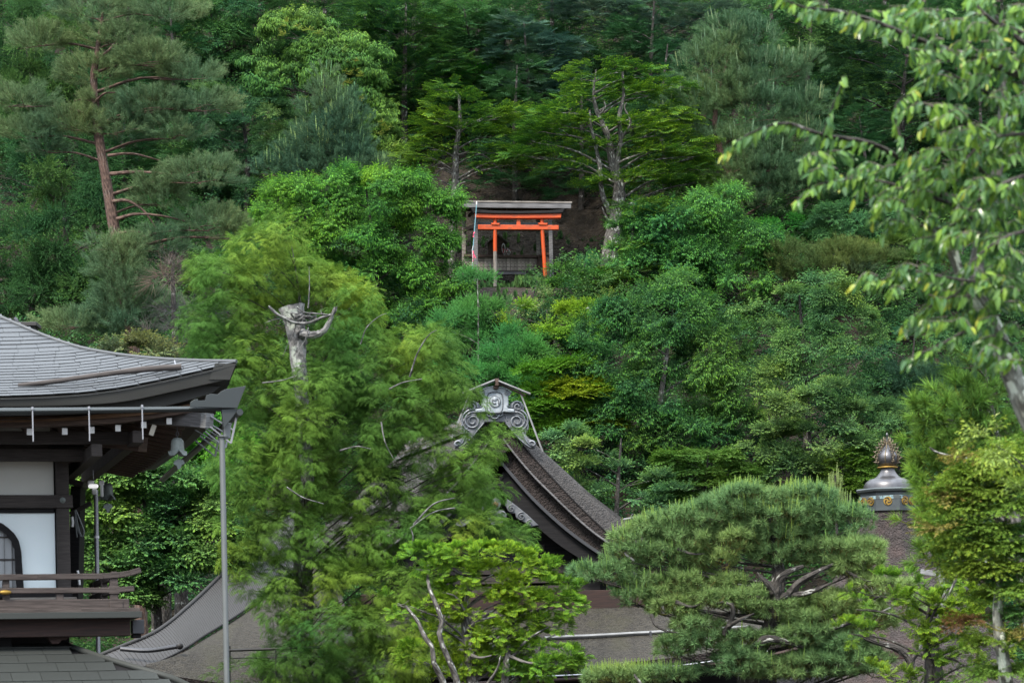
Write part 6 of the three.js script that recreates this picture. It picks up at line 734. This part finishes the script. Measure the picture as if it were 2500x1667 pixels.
tree({ mode: 'blob', mat: M.needle, spray: 'yew', name: 'yew_tree', label: 'low yellow-green layered conifer with grey bent stems in front of the gate', seed: 102, d: 43, clump: 0.14, per: 18, cd: 1.5, droop: 0.25, up: 0.7, flat: 0.5, size: 0.42, col: [0.066, 0.143, 0.018], amp: 0.2, bark: M.barkGrey, limbR: 0.012, rise: 0.5, twigs: 2, dome: 1.35,
  pads: [[1043, 1364, 62, 24], [1123, 1357, 70, 22], [1203, 1361, 80, 22], [1255, 1376, 60, 26], [1302, 1390, 48, 24], [1000, 1380, 36, 18], [1107, 1402, 62, 22], [1171, 1408, 80, 24], [1219, 1430, 60, 20], [1130, 1440, 60, 20], [964, 1469, 50, 22], [985, 1491, 40, 18], [1075, 1466, 62, 22], [1123, 1484, 45, 18], [1308, 1437, 75, 24], [1394, 1452, 52, 25], [1299, 1481, 72, 24], [1362, 1474, 60, 26], [1390, 1493, 40, 24], [1203, 1490, 70, 22], [1240, 1460, 50, 18], [1251, 1522, 62, 22], [1171, 1548, 75, 24], [1219, 1567, 50, 20], [1232, 1587, 36, 14], [1299, 1557, 42, 18], [1305, 1586, 45, 15], [1123, 1573, 50, 20], [1098, 1540, 42, 18], [1362, 1608, 58, 26, 0, 0.5], [1331, 1631, 62, 24, 0, 0.5], [1340, 1530, 50, 20], [1180, 1620, 70, 20, 0.4, 0.5], [1120, 1640, 60, 24, 0.4, 0.5], [1160, 1590, 60, 24, 0.3, 0.4], [1030, 1600, 50, 40, 0.8, 0.4], [1080, 1530, 50, 24, 0.5, 0.4], [1270, 1640, 60, 24, 0.4, 0.5]],
  trunk: [[1160, 1760, 0, 0.12], [1150, 1640, 0, 0.1], [1140, 1540, 0, 0.08], [1133, 1480, 0, 0.06], [1150, 1400, 0, 0.03]],
  limbPx: [[[[1090, 1740, -0.3], [1082, 1667, -0.4], [1055, 1606, -0.5], [1059, 1587, -0.5], [1037, 1555, -0.5], [1018, 1515, -0.4], [990, 1480, -0.2]], 0.062], [[[1125, 1740, -0.2], [1114, 1660, -0.35], [1091, 1600, -0.45], [1072, 1549, -0.5], [1079, 1520, -0.5], [1066, 1479, -0.5], [1047, 1434, -0.4], [1045, 1380, 0]], 0.06], [[[1230, 1740, 0], [1233, 1667, -0.2], [1238, 1609, -0.2], [1245, 1560, 0]], 0.09], [[[1150, 1600, -0.2], [1175, 1605, -0.4], [1200, 1600, -0.4]], 0.03], [[[1140, 1540, -0.1], [1170, 1515, -0.4], [1210, 1505, -0.4]], 0.04], [[[1190, 1670, -0.3], [1215, 1630, -0.4], [1222, 1600, -0.3]], 0.03], [[[1240, 1600, -0.2], [1290, 1618, -0.4], [1350, 1618, -0.4], [1385, 1630, -0.3]], 0.028], [[[1133, 1490, -0.2], [1110, 1455, -0.4], [1090, 1448, -0.4]], 0.03], [[[1238, 1620, -0.1], [1290, 1560, -0.3], [1340, 1530, -0.2]], 0.035]] });
tree({ mode: 'pine', mat: M.needle, spray: 'pine', name: 'black_pine', label: 'wide black pine with upright pale shoots covering the lower right', seed: 103, d: 45.5, dens: 210, size: 1.2, col: [0.108, 0.158, 0.056], amp: 0.25, candle: 1.7, candleSize: 0.22, candleCol: [0.15, 0.225, 0.06], under: 0.3, side: 0.85, bark: M.barkDark, limbBark: M.barkDark, rise: 0.25, arch: -0.05, twigs: 3, limbR: 0.01,
  pads: [[1838, 1230, 115, 34], [1944, 1234, 95, 34], [1756, 1260, 95, 30], [1664, 1284, 85, 34], [1598, 1300, 55, 28], [1542, 1330, 52, 30], [1878, 1277, 120, 34], [1993, 1268, 75, 34], [2076, 1284, 56, 34], [1895, 1330, 85, 34], [1977, 1323, 58, 30], [1779, 1336, 75, 30, 0, 0.6, undefined, 0.2], [1680, 1330, 75, 30, 0, 0.6, undefined, 0.2], [1548, 1366, 66, 30], [1466, 1408, 66, 20], [1647, 1368, 75, 26], [1730, 1376, 66, 30], [1911, 1362, 75, 26], [2043, 1356, 75, 30, 0, 0.6, undefined, 0.15], [2109, 1356, 56, 34, 0, 0.6, undefined, 0.1], [2090, 1392, 66, 28, 0, 0.6, undefined, 0.05], [1581, 1440, 62, 35], [1680, 1432, 92, 30], [1763, 1442, 66, 30], [1548, 1468, 46, 26], [1730, 1468, 75, 24, 0, 0.6, undefined, 0.1], [1829, 1475, 76, 28, 0, 0.6, undefined, 0.2], [1911, 1498, 85, 30, 0, 0.6, undefined, 0.15], [1977, 1531, 76, 30, 0, 0.6, undefined, 0.25], [1944, 1562, 85, 30, 0, 0.6, undefined, 0.15], [2043, 1580, 66, 28, 0, 0.6, undefined, 0.1], [2030, 1484, 60, 24, 0, 0.6, undefined, 0.05], [2150, 1445, 75, 34, 0, 0.6, undefined, 0.03], [2120, 1520, 75, 38, 0, 0.6, undefined, 0.02], [2195, 1490, 46, 44, 0, 0.5, undefined, 0.02], [1697, 1540, 56, 34, 0, 0.6, undefined, 0.2], [1713, 1570, 70, 28, 0, 0.6, undefined, 0.1], [1647, 1588, 42, 28, 0, 0.5, undefined, 0.05], [1812, 1576, 56, 28, 0, 0.5, undefined, 0.05], [1812, 1630, 85, 34, 0, 0.6, undefined, 0.08], [1911, 1640, 85, 34, 0, 0.6, undefined, 0.2], [1993, 1637, 75, 34, 0, 0.6, undefined, 0.2], [2059, 1630, 66, 38, 0, 0.6, undefined, 0.2], [1520, 1656, 90, 14], [1620, 1654, 80, 16], [2130, 1625, 50, 34, 0, 0.5, undefined, 0.1], [1640, 1490, 60, 22, 0, 0.5, undefined, 0.1]],
  trunk: [[1828, 1800, 0.3, 0.2], [1826, 1660, 0.3, 0.19], [1842, 1590, 0.2, 0.18], [1880, 1540, 0, 0.16], [1893, 1465, -0.2, 0.14], [1902, 1400, 0, 0.11], [1890, 1320, 0.1, 0.06], [1880, 1260, 0.2, 0.03]],
  limbPx: [[[[1895, 1462, -0.35], [1906, 1412, -0.45], [1934, 1392, -0.5], [1962, 1382, -0.45]], 0.09], [[[1895, 1458, -0.35], [1878, 1428, -0.45], [1862, 1412, -0.4], [1850, 1400, -0.3]], 0.08], [[[1930, 1448, -0.4], [1955, 1420, -0.5], [1990, 1400, -0.55], [2035, 1378, -0.5]], 0.085], [[[1925, 1452, -0.4], [1970, 1448, -0.5], [2030, 1424, -0.5]], 0.065], [[[1892, 1470, -0.2], [1915, 1455, -0.4], [1935, 1445, -0.4]], 0.1], [[[1770, 1548, -0.3], [1788, 1505, -0.45], [1786, 1475, -0.5], [1745, 1472, -0.4]], 0.06], [[[1778, 1530, -0.4], [1808, 1512, -0.5], [1842, 1498, -0.5]], 0.05], [[[1842, 1585, -0.3], [1870, 1560, -0.5], [1900, 1562, -0.5], [1960, 1580, -0.4]], 0.09], [[[2010, 1542, -0.3], [2050, 1528, -0.5], [2095, 1512, -0.5], [2140, 1500, -0.5], [2175, 1484, -0.4]], 0.06], [[[2240, 1760, -0.3], [2228, 1640, -0.4], [2222, 1610, -0.4], [2195, 1585, -0.45], [2140, 1568, -0.5], [2100, 1552, -0.5]], 0.1], [[[2222, 1620, -0.4], [2245, 1580, -0.45], [2240, 1540, -0.4]], 0.06], [[[1590, 1500, -0.4], [1600, 1525, -0.5], [1625, 1540, -0.5], [1660, 1545, -0.45]], 0.03], [[[1655, 1340, -0.4], [1690, 1352, -0.5], [1720, 1352, -0.4]], 0.03], [[[1650, 1470, -0.4], [1690, 1482, -0.5], [1720, 1470, -0.4]], 0.04], [[[2060, 1390, -0.4], [2100, 1412, -0.5], [2130, 1422, -0.5]], 0.035], [[[1575, 1730, -0.6], [1570, 1680, -0.7], [1548, 1646, -0.7]], 0.05, M.barkGrey]] });
tree({ mode: 'pine', mat: M.needle, spray: 'pine', name: 'pine_shoot', label: 'slender upright pale pine leader standing left of the bronze finial', seed: 104, d: 47.5, dens: 260, size: 0.6, col: [0.1, 0.13, 0.05], candle: 1.4, candleSize: 0.3, candleCol: [0.17, 0.2, 0.08], limbs: 'none', pads: [[2040, 1215, 15, 18, 0, 0.12], [2038, 1245, 22, 16, 0, 0.18], [2060, 1250, 18, 12, 0, 0.15], [2045, 1190, 8, 14, 0, 0.07]], trunk: [[2045, 1330, 0, 0.03], [2041, 1230, 0, 0.02], [2040, 1160, 0, 0.01]], root: false });
tree({ mode: 'blob', mat: M.needle, spray: 'yew', name: 'yew_tree', label: 'small yellow-green layered conifer with thin dark twigs at the lower right corner', seed: 105, d: 39, clump: 0.12, per: 12, cd: 1.3, droop: 0.25, up: 0.7, flat: 0.5, size: 0.42, col: [0.08, 0.138, 0.014], amp: 0.2, bark: M.barkDark, limbR: 0.012, rise: 0.3, twigs: 3, dome: 1.2,
  pads: [[2160, 1422, 40, 20], [2216, 1420, 34, 20], [2115, 1446, 46, 20], [2287, 1421, 56, 18], [2321, 1420, 30, 14], [2090, 1482, 40, 18, 0.6], [2255, 1460, 56, 24], [2180, 1462, 40, 18], [2358, 1464, 66, 24], [2331, 1480, 50, 18], [2281, 1497, 50, 18], [2341, 1497, 42, 16], [2261, 1523, 40, 16], [2321, 1527, 66, 18], [2372, 1539, 56, 24], [2331, 1545, 56, 16], [2402, 1565, 40, 22], [2325, 1583, 56, 16], [2350, 1592, 42, 15], [2281, 1600, 36, 18], [2313, 1644, 42, 18], [2418, 1610, 32, 16], [2080, 1542, 52, 18, 0.8], [2130, 1646, 46, 20, 0.5], [2180, 1655, 40, 18], [2240, 1650, 40, 18], [2360, 1655, 50, 18]],
  trunk: [[2282, 1760, 0, 0.07], [2276, 1640, 0, 0.06], [2262, 1580, 0, 0.05], [2268, 1500, 0, 0.035], [2290, 1430, 0, 0.015]],
  limbPx: [[[[2262, 1575, -0.1], [2300, 1560, -0.3], [2330, 1540, -0.3]], 0.03], [[[2270, 1520, -0.1], [2290, 1480, -0.2], [2310, 1450, -0.2], [2322, 1430, -0.1]], 0.025], [[[2285, 1490, -0.1], [2255, 1470, -0.25], [2230, 1455, -0.2]], 0.02], [[[2310, 1605, -0.2], [2340, 1615, -0.3], [2375, 1640, -0.2]], 0.02], [[[2262, 1550, -0.1], [2240, 1535, -0.2], [2255, 1515, -0.2]], 0.02]] });
tree({ mode: 'pine', mat: M.needle, spray: 'pineLong', name: 'pine_tree', label: 'bright long-needled pine hanging in front of the hall with the finial', seed: 106, d: 30, dens: 95, size: 1.05, col: [0.095, 0.16, 0.026], amp: 0.42, under: 0.5, side: 1.2, bark: M.barkGrey, limbR: 0.012, rise: 0.1, twigs: 3,
  pads: [[2385, 885, 48, 34], [2418, 950, 66, 46], [2340, 980, 62, 38], [2246, 1012, 40, 30], [2275, 1020, 54, 34], [2356, 1025, 72, 40], [2440, 1020, 66, 48], [2255, 1062, 40, 28], [2315, 1060, 56, 30], [2400, 1080, 60, 36], [2268, 1102, 40, 28], [2264, 1168, 38, 34], [2288, 1140, 56, 38], [2256, 1236, 32, 28], [2288, 1206, 56, 38], [2222, 1268, 30, 18], [2305, 1274, 56, 36], [2280, 1320, 54, 32], [2314, 1358, 62, 28], [2265, 1370, 40, 22], [2339, 1240, 46, 38], [2340, 1170, 46, 38], [2325, 1110, 50, 30]],
  trunk: [[2545, 1900, 0, 0.12], [2520, 1500, 0.2, 0.11], [2470, 1250, 0.2, 0.09], [2430, 1080, 0.2, 0.07], [2405, 900, 0.2, 0.02]], limbPx: [[[[2440, 1120, 0], [2360, 1120, -0.25], [2290, 1105, -0.25], [2270, 1092, -0.2]], 0.03], [[[2340, 1390, -0.2], [2330, 1425, -0.3], [2318, 1450, -0.3]], 0.025]] });
{
  const y = [0.085, 0.14, 0.018], g = [0.066, 0.125, 0.018], dk = [0.034, 0.088, 0.02], o = [0.12, 0.11, 0.03], rd = [0.07, 0.04, 0.018];
  tree({ mode: 'flat', mat: M.leaf, spray: 'maple', name: 'maple_tree', label: 'yellow-tinged maple with a lichen-spotted trunk at the right edge', seed: 107, d: 26, dens: 85, size: 0.55, amp: 0.35, droop: 0.8, dome: 0.9, bark: M.barkLichen, limbR: 0.006, rise: 0.3, twigs: 2, col: g,
    pads: [[2370, 1160, 52, 15, 0, 0.25, y], [2425, 1150, 55, 16, 0, 0.25, y], [2400, 1200, 62, 18, 0, 0.3, y], [2445, 1230, 66, 20, 0, 0.3, g], [2345, 1235, 40, 12, 0, 0.2, y], [2395, 1285, 64, 18, 0, 0.3, g], [2340, 1330, 46, 12, 0, 0.2, y], [2440, 1330, 66, 20, 0, 0.3, g], [2420, 1380, 64, 18, 0, 0.3, y], [2365, 1388, 46, 10, 0, 0.2, y], [2470, 1290, 46, 22, 0.2, 0.3, dk], [2480, 1400, 56, 22, 0.2, 0.3, dk], [2450, 1440, 56, 18, 0, 0.3, g], [2480, 1490, 46, 30, 0, 0.3, dk], [2475, 1190, 44, 22, 0.2, 0.3, dk], [2490, 1550, 36, 20, 0, 0.25, g], [2450, 1635, 60, 20, 0, 0.3, g], [2352, 1114, 28, 7, -0.1, 0.1, o], [2330, 1208, 26, 7, -0.1, 0.1, o], [2376, 1510, 26, 12, 0, 0.15, rd], [2440, 1560, 44, 12, -0.1, 0.2, y], [2490, 1340, 40, 24, 0.2, 0.3, dk], [2318, 1190, 22, 5, -0.1, 0.1, y], [2452, 1540, 26, 6, -0.2, 0.12, o], [2440, 1110, 60, 14, 0, 0.25, y], [2320, 1300, 30, 7, 0, 0.12, y], [2290, 1290, 12, 6, -0.2, 0.06, o], [2480, 1075, 40, 20, 0.2, 0.2, g]],
    trunk: [[2466, 1900, -0.1, 0.075], [2456, 1640, -0.15, 0.068], [2442, 1560, -0.15, 0.06], [2436, 1490, -0.1, 0.05], [2441, 1420, 0.1, 0.03], [2456, 1330, 0.35, 0.012]], limbPx: [[[[2448, 1590, -0.2], [2475, 1575, -0.3], [2505, 1555, -0.3]], 0.022]] });
  tree({ name: 'shrub', cat: 'shrub', label: 'pale glossy-leaved shrub at the right edge above the maple', seed: 108, d: 23, mat: M.leafGlossy, spray: 'oak', col: [0.09, 0.15, 0.03], clump: 0.14, per: 9, cd: 0.9, size: 0.4, twigs: 1, limbR: 0.004, pads: [[2455, 1105, 40, 34], [2485, 1165, 40, 40], [2430, 1080, 24, 18], [2500, 1220, 24, 34]], trunk: [[2580, 1800, 0, 0.05], [2560, 1400, 0, 0.04], [2510, 1150, 0, 0.015]] });
}
{ // the near cherry: hanging leaves on thin branches; the 300 nearest are pieces of their own
  R = rng(109); const d = 17, base = V(P(2600, 1500, d).x, 0, -d), t = thing('cherry_tree', 'near cherry branches with drooping glossy leaves reaching in from the upper right', 'tree', base), q = (x, y, z = 0) => P(x, y, d + z).sub(base);
  const br = (pts, r0, r1, bark = M.barkDark, seg = 22) => { const v = pts.map((p) => q(...p)); part('branch', tube(v, (f) => r0 + (r1 - r0) * f, seg, 8, false, 0.12), bark, t); return v; };
  const lines = [];
  part('trunk', tube([V(0, 0, 0), q(2590, 1300), q(2545, 1090), q(2492, 965), q(2455, 870), q(2420, 790), q(2392, 742), q(2372, 705)], (f) => 0.13 - 0.075 * Math.pow(f, 1.2), 50, 12, false, 0.1), M.barkLichen, t);
  lines.push(br([[2392, 745], [2345, 670], [2318, 610], [2288, 575], [2262, 545, -0.1]], 0.042, 0.015, M.barkLichen), br([[2350, 680], [2335, 625], [2328, 575], [2340, 500, 0.1]], 0.026, 0.01, M.barkLichen), br([[2402, 760, 0.1], [2385, 660, 0.2], [2400, 560, 0.3], [2430, 450, 0.3], [2450, 250, 0.4], [2440, 60, 0.5]], 0.05, 0.02, M.barkGrey),
    br([[2560, 200, 0.2], [2460, 172, 0.1], [2385, 142], [2300, 118], [2230, 92, -0.1], [2130, 50, -0.2], [2040, 26, -0.3], [1960, 18, -0.3], [1905, -6, -0.3]], 0.03, 0.006), br([[2560, 150, 0], [2480, 90, 0], [2400, 30, -0.1], [2360, -20, -0.1]], 0.024, 0.01), br([[2540, 90, 0.2], [2450, 60, 0.1], [2400, -10, 0.1]], 0.016, 0.008),
    br([[2400, 560, 0.3], [2330, 500, 0.1], [2245, 425], [2180, 375, -0.1], [2110, 345, -0.2], [2010, 330, -0.3], [1920, 300, -0.35], [1850, 318, -0.4], [1800, 345, -0.4], [1772, 375, -0.4]], 0.028, 0.004), br([[2330, 500, 0.1], [2240, 470, -0.1], [2140, 440, -0.2], [2050, 440, -0.3], [1990, 455, -0.3], [1945, 490, -0.3]], 0.016, 0.004), br([[2010, 330, -0.3], [2030, 270, -0.4], [2055, 205, -0.5], [2062, 185, -0.5]], 0.008, 0.003), br([[2245, 425, 0], [2200, 340, -0.2], [2190, 250, -0.2], [2240, 225, -0.2]], 0.012, 0.004),
    br([[2460, 700, 0], [2390, 690, -0.2], [2300, 675, -0.3], [2210, 660, -0.3], [2150, 685, -0.35], [2120, 690, -0.35]], 0.014, 0.004), br([[2420, 790, 0], [2350, 812, -0.2], [2290, 845, -0.3], [2235, 868, -0.3], [2205, 882, -0.3]], 0.014, 0.004), br([[2440, 640, 0], [2330, 720, -0.2], [2250, 760, -0.2], [2200, 800, -0.2]], 0.012, 0.004),
    br([[2430, 450, 0.3], [2360, 380, 0.1], [2300, 330, 0], [2260, 300, -0.1]], 0.016, 0.005), br([[2450, 250, 0.4], [2380, 210, 0.2], [2300, 170, 0.1]], 0.014, 0.005), br([[2560, 420, -0.2], [2470, 440, -0.4], [2400, 480, -0.4], [2340, 540, -0.4], [2300, 560, -0.4]], 0.018, 0.005), br([[2560, 560, -0.2], [2480, 570, -0.4], [2420, 600, -0.5], [2360, 650, -0.5]], 0.018, 0.005), br([[2560, 330, -0.2], [2460, 330, -0.3], [2400, 350, -0.3], [2350, 400, -0.3]], 0.016, 0.005), br([[2400, 560, 0.3], [2300, 560, 0.1], [2200, 540, 0], [2120, 530, -0.1]], 0.014, 0.004), br([[2492, 880, 0], [2470, 840, -0.2], [2420, 820, -0.3], [2380, 840, -0.3]], 0.012, 0.004));
  const twigs = [...lines.slice(0, 2).map((l) => l.slice(2)), ...lines.slice(3)].filter((l) => l.length > 1);
  // short side twigs in the thick of the crown
  const clouds = [[2330, 40, 110, 40, 12], [2460, 60, 60, 70, 12], [2470, 210, 60, 80, 14], [2350, 250, 90, 60, 12], [2450, 380, 80, 70, 16], [2330, 420, 90, 60, 16], [2240, 400, 70, 40, 8], [2430, 520, 80, 60, 16], [2280, 510, 90, 50, 12], [2480, 640, 50, 70, 14], [2400, 690, 80, 40, 12], [2280, 690, 80, 40, 10], [2190, 690, 50, 30, 6], [2440, 770, 60, 40, 10], [2340, 770, 60, 40, 8], [2180, 480, 60, 40, 6], [2120, 400, 60, 40, 6], [2000, 390, 60, 40, 5], [2200, 40, 90, 30, 8], [2060, 30, 70, 20, 5], [2380, 340, 60, 40, 8], [2490, 300, 40, 60, 8], [2490, 480, 40, 60, 8], [2360, 140, 80, 40, 6], [2460, 860, 40, 30, 7], [2380, 560, 80, 60, 12], [2450, 700, 60, 50, 12], [2400, 150, 80, 60, 8], [2280, 100, 80, 40, 6], [2390, 450, 60, 50, 8]];
  for (const [x, y, rx, ry, n] of clouds) for (let i = 0; i < n; i++) { const X = x + rr(-rx, rx), Y = y + rr(-ry, ry), z = rr(-0.55, 0.45), l = rr(35, 75), s = R() < 0.7 ? -1 : 1, v = [q(X, Y, z), q(X + s * l * 0.5, Y - rr(-8, 14), z + rr(-0.08, 0.08)), q(X + s * l, Y + rr(0, 26), z + rr(-0.12, 0.12))]; part('branch', tube(v, (f) => 0.004 - 0.0025 * f, 6, 4), M.twig, t); twigs.push(v); }
  // one leaf: pointed, folded along the midrib, arched
  const leafGeo = (bend, fold, tone) => { const b = new Bag(), n = 6, w = (f) => 0.175 * Math.pow(Math.sin(Math.PI * Math.min(1, f * 0.93 + 0.03)), 0.8) * (1 - f * 0.25), at = (f, s) => V(s * w(f), -bend * f * f + Math.abs(s) * fold * w(f), f); for (let i = 0; i < n; i++) for (const s of [-1, 1]) { const f = i / n, g = (i + 1) / n; for (const [m0, m1] of [[0, 0.55], [0.55, 1]]) { const a = at(f, s * m0), c = at(f, s * m1), e = at(g, s * m0), h = at(g, s * m1); const c0 = mixc([0.85, 0.9, 0.8], tone, m1 - 0.4); if (s > 0) { b.tri(a, e, c, c0); b.tri(c, e, h, c0); } else { b.tri(a, c, e, c0); b.tri(c, h, e, c0); } } } b.bar(V(0, 0, -0.16), V(0, 0, 0.02), 0.02, [1.1, 0.8, 0.6]); return b.done(); };
  const geos = [[0.18, 0.35], [0.4, 0.25], [0.3, 0.5]].map(([b, f]) => leafGeo(b, f, [1, 1, 1])), pal = [[0.08, 0.155, 0.03], [0.054, 0.115, 0.03], [0.12, 0.2, 0.026], [0.042, 0.095, 0.034]], yel = [0.2, 0.21, 0.02];
  const mats = [...pal, yel].map((c, i) => new THREE.MeshPhysicalMaterial({ color: rgb(...c.map((x) => x * LEAF)), vertexColors: true, side: THREE.DoubleSide, roughness: 1, transmission: 0.4, thickness: 0, specularIntensity: 0.4, clearcoat: [0.7, 0.3, 0.15, 0.9, 0.2][i], clearcoatRoughness: 0.2 + 0.05 * (i % 3) })), white2 = new THREE.MeshPhysicalMaterial({ vertexColors: true, side: THREE.DoubleSide, roughness: 1, transmission: 0.4, thickness: 0, specularIntensity: 0.4, clearcoat: 0.5, clearcoatRoughness: 0.25 });
  const spots = [];
  for (const v of twigs) { const c = new THREE.CatmullRomCurve3(v), len = c.getLength(), n = Math.round(len / 0.015) + 3; for (let i = 0; i < n; i++) { const f = 0.1 + 0.9 * (i + R()) / n, p = c.getPoint(Math.min(1, f)), tg = c.getTangent(Math.min(1, f)), side = R() < 0.5 ? 1 : -1, dir = V(tg.x * 0.35 + rr(-0.3, 0.3), -0.9 + rr(-0.3, 0.8), side * 0.45 + rr(-0.5, 0.5)).normalize(), up = V(rr(-0.7, 0.7), 0.5, 0.9 + rr(-0.6, 0.4)); spots.push({ p: p.add(V(rr(-0.012, 0.012), rr(-0.02, 0.01), rr(-0.012, 0.012))), dir, up, s: rr(0.045, 0.1), tip: f > 0.93 && R() < 0.25 }); } }
  const near = spots.map((s, i) => [s.p.z + s.s * 6, i]).sort((a, b) => b[0] - a[0]), own = new Set(near.slice(0, 300).map((e) => e[1])), rest = [SPOTS(), SPOTS(), SPOTS()], m4 = new THREE.Matrix4();
  spots.forEach((s, i) => {
    const gi = Math.floor(R() * 3), ci = s.tip ? 4 : R() < 0.006 ? 4 : Math.floor(R() * 4);
    if (own.has(i)) { const l = SPOTS(); put(l, s.p, s.dir, s.up, s.s, white); const m = part('leaf', geos[gi], mats[ci], t); l.m[0].decompose(m.position, m.quaternion, m.scale); }
    else put(rest[gi], s.p.clone().add(base), s.dir, s.up, s.s, jit([...pal, yel][ci], 0.15));
  });
  rest.forEach((l, i) => instanced('leaves', geos[i], white2, l, t, 'stuff'));
}

renderer.render(scene, camera);
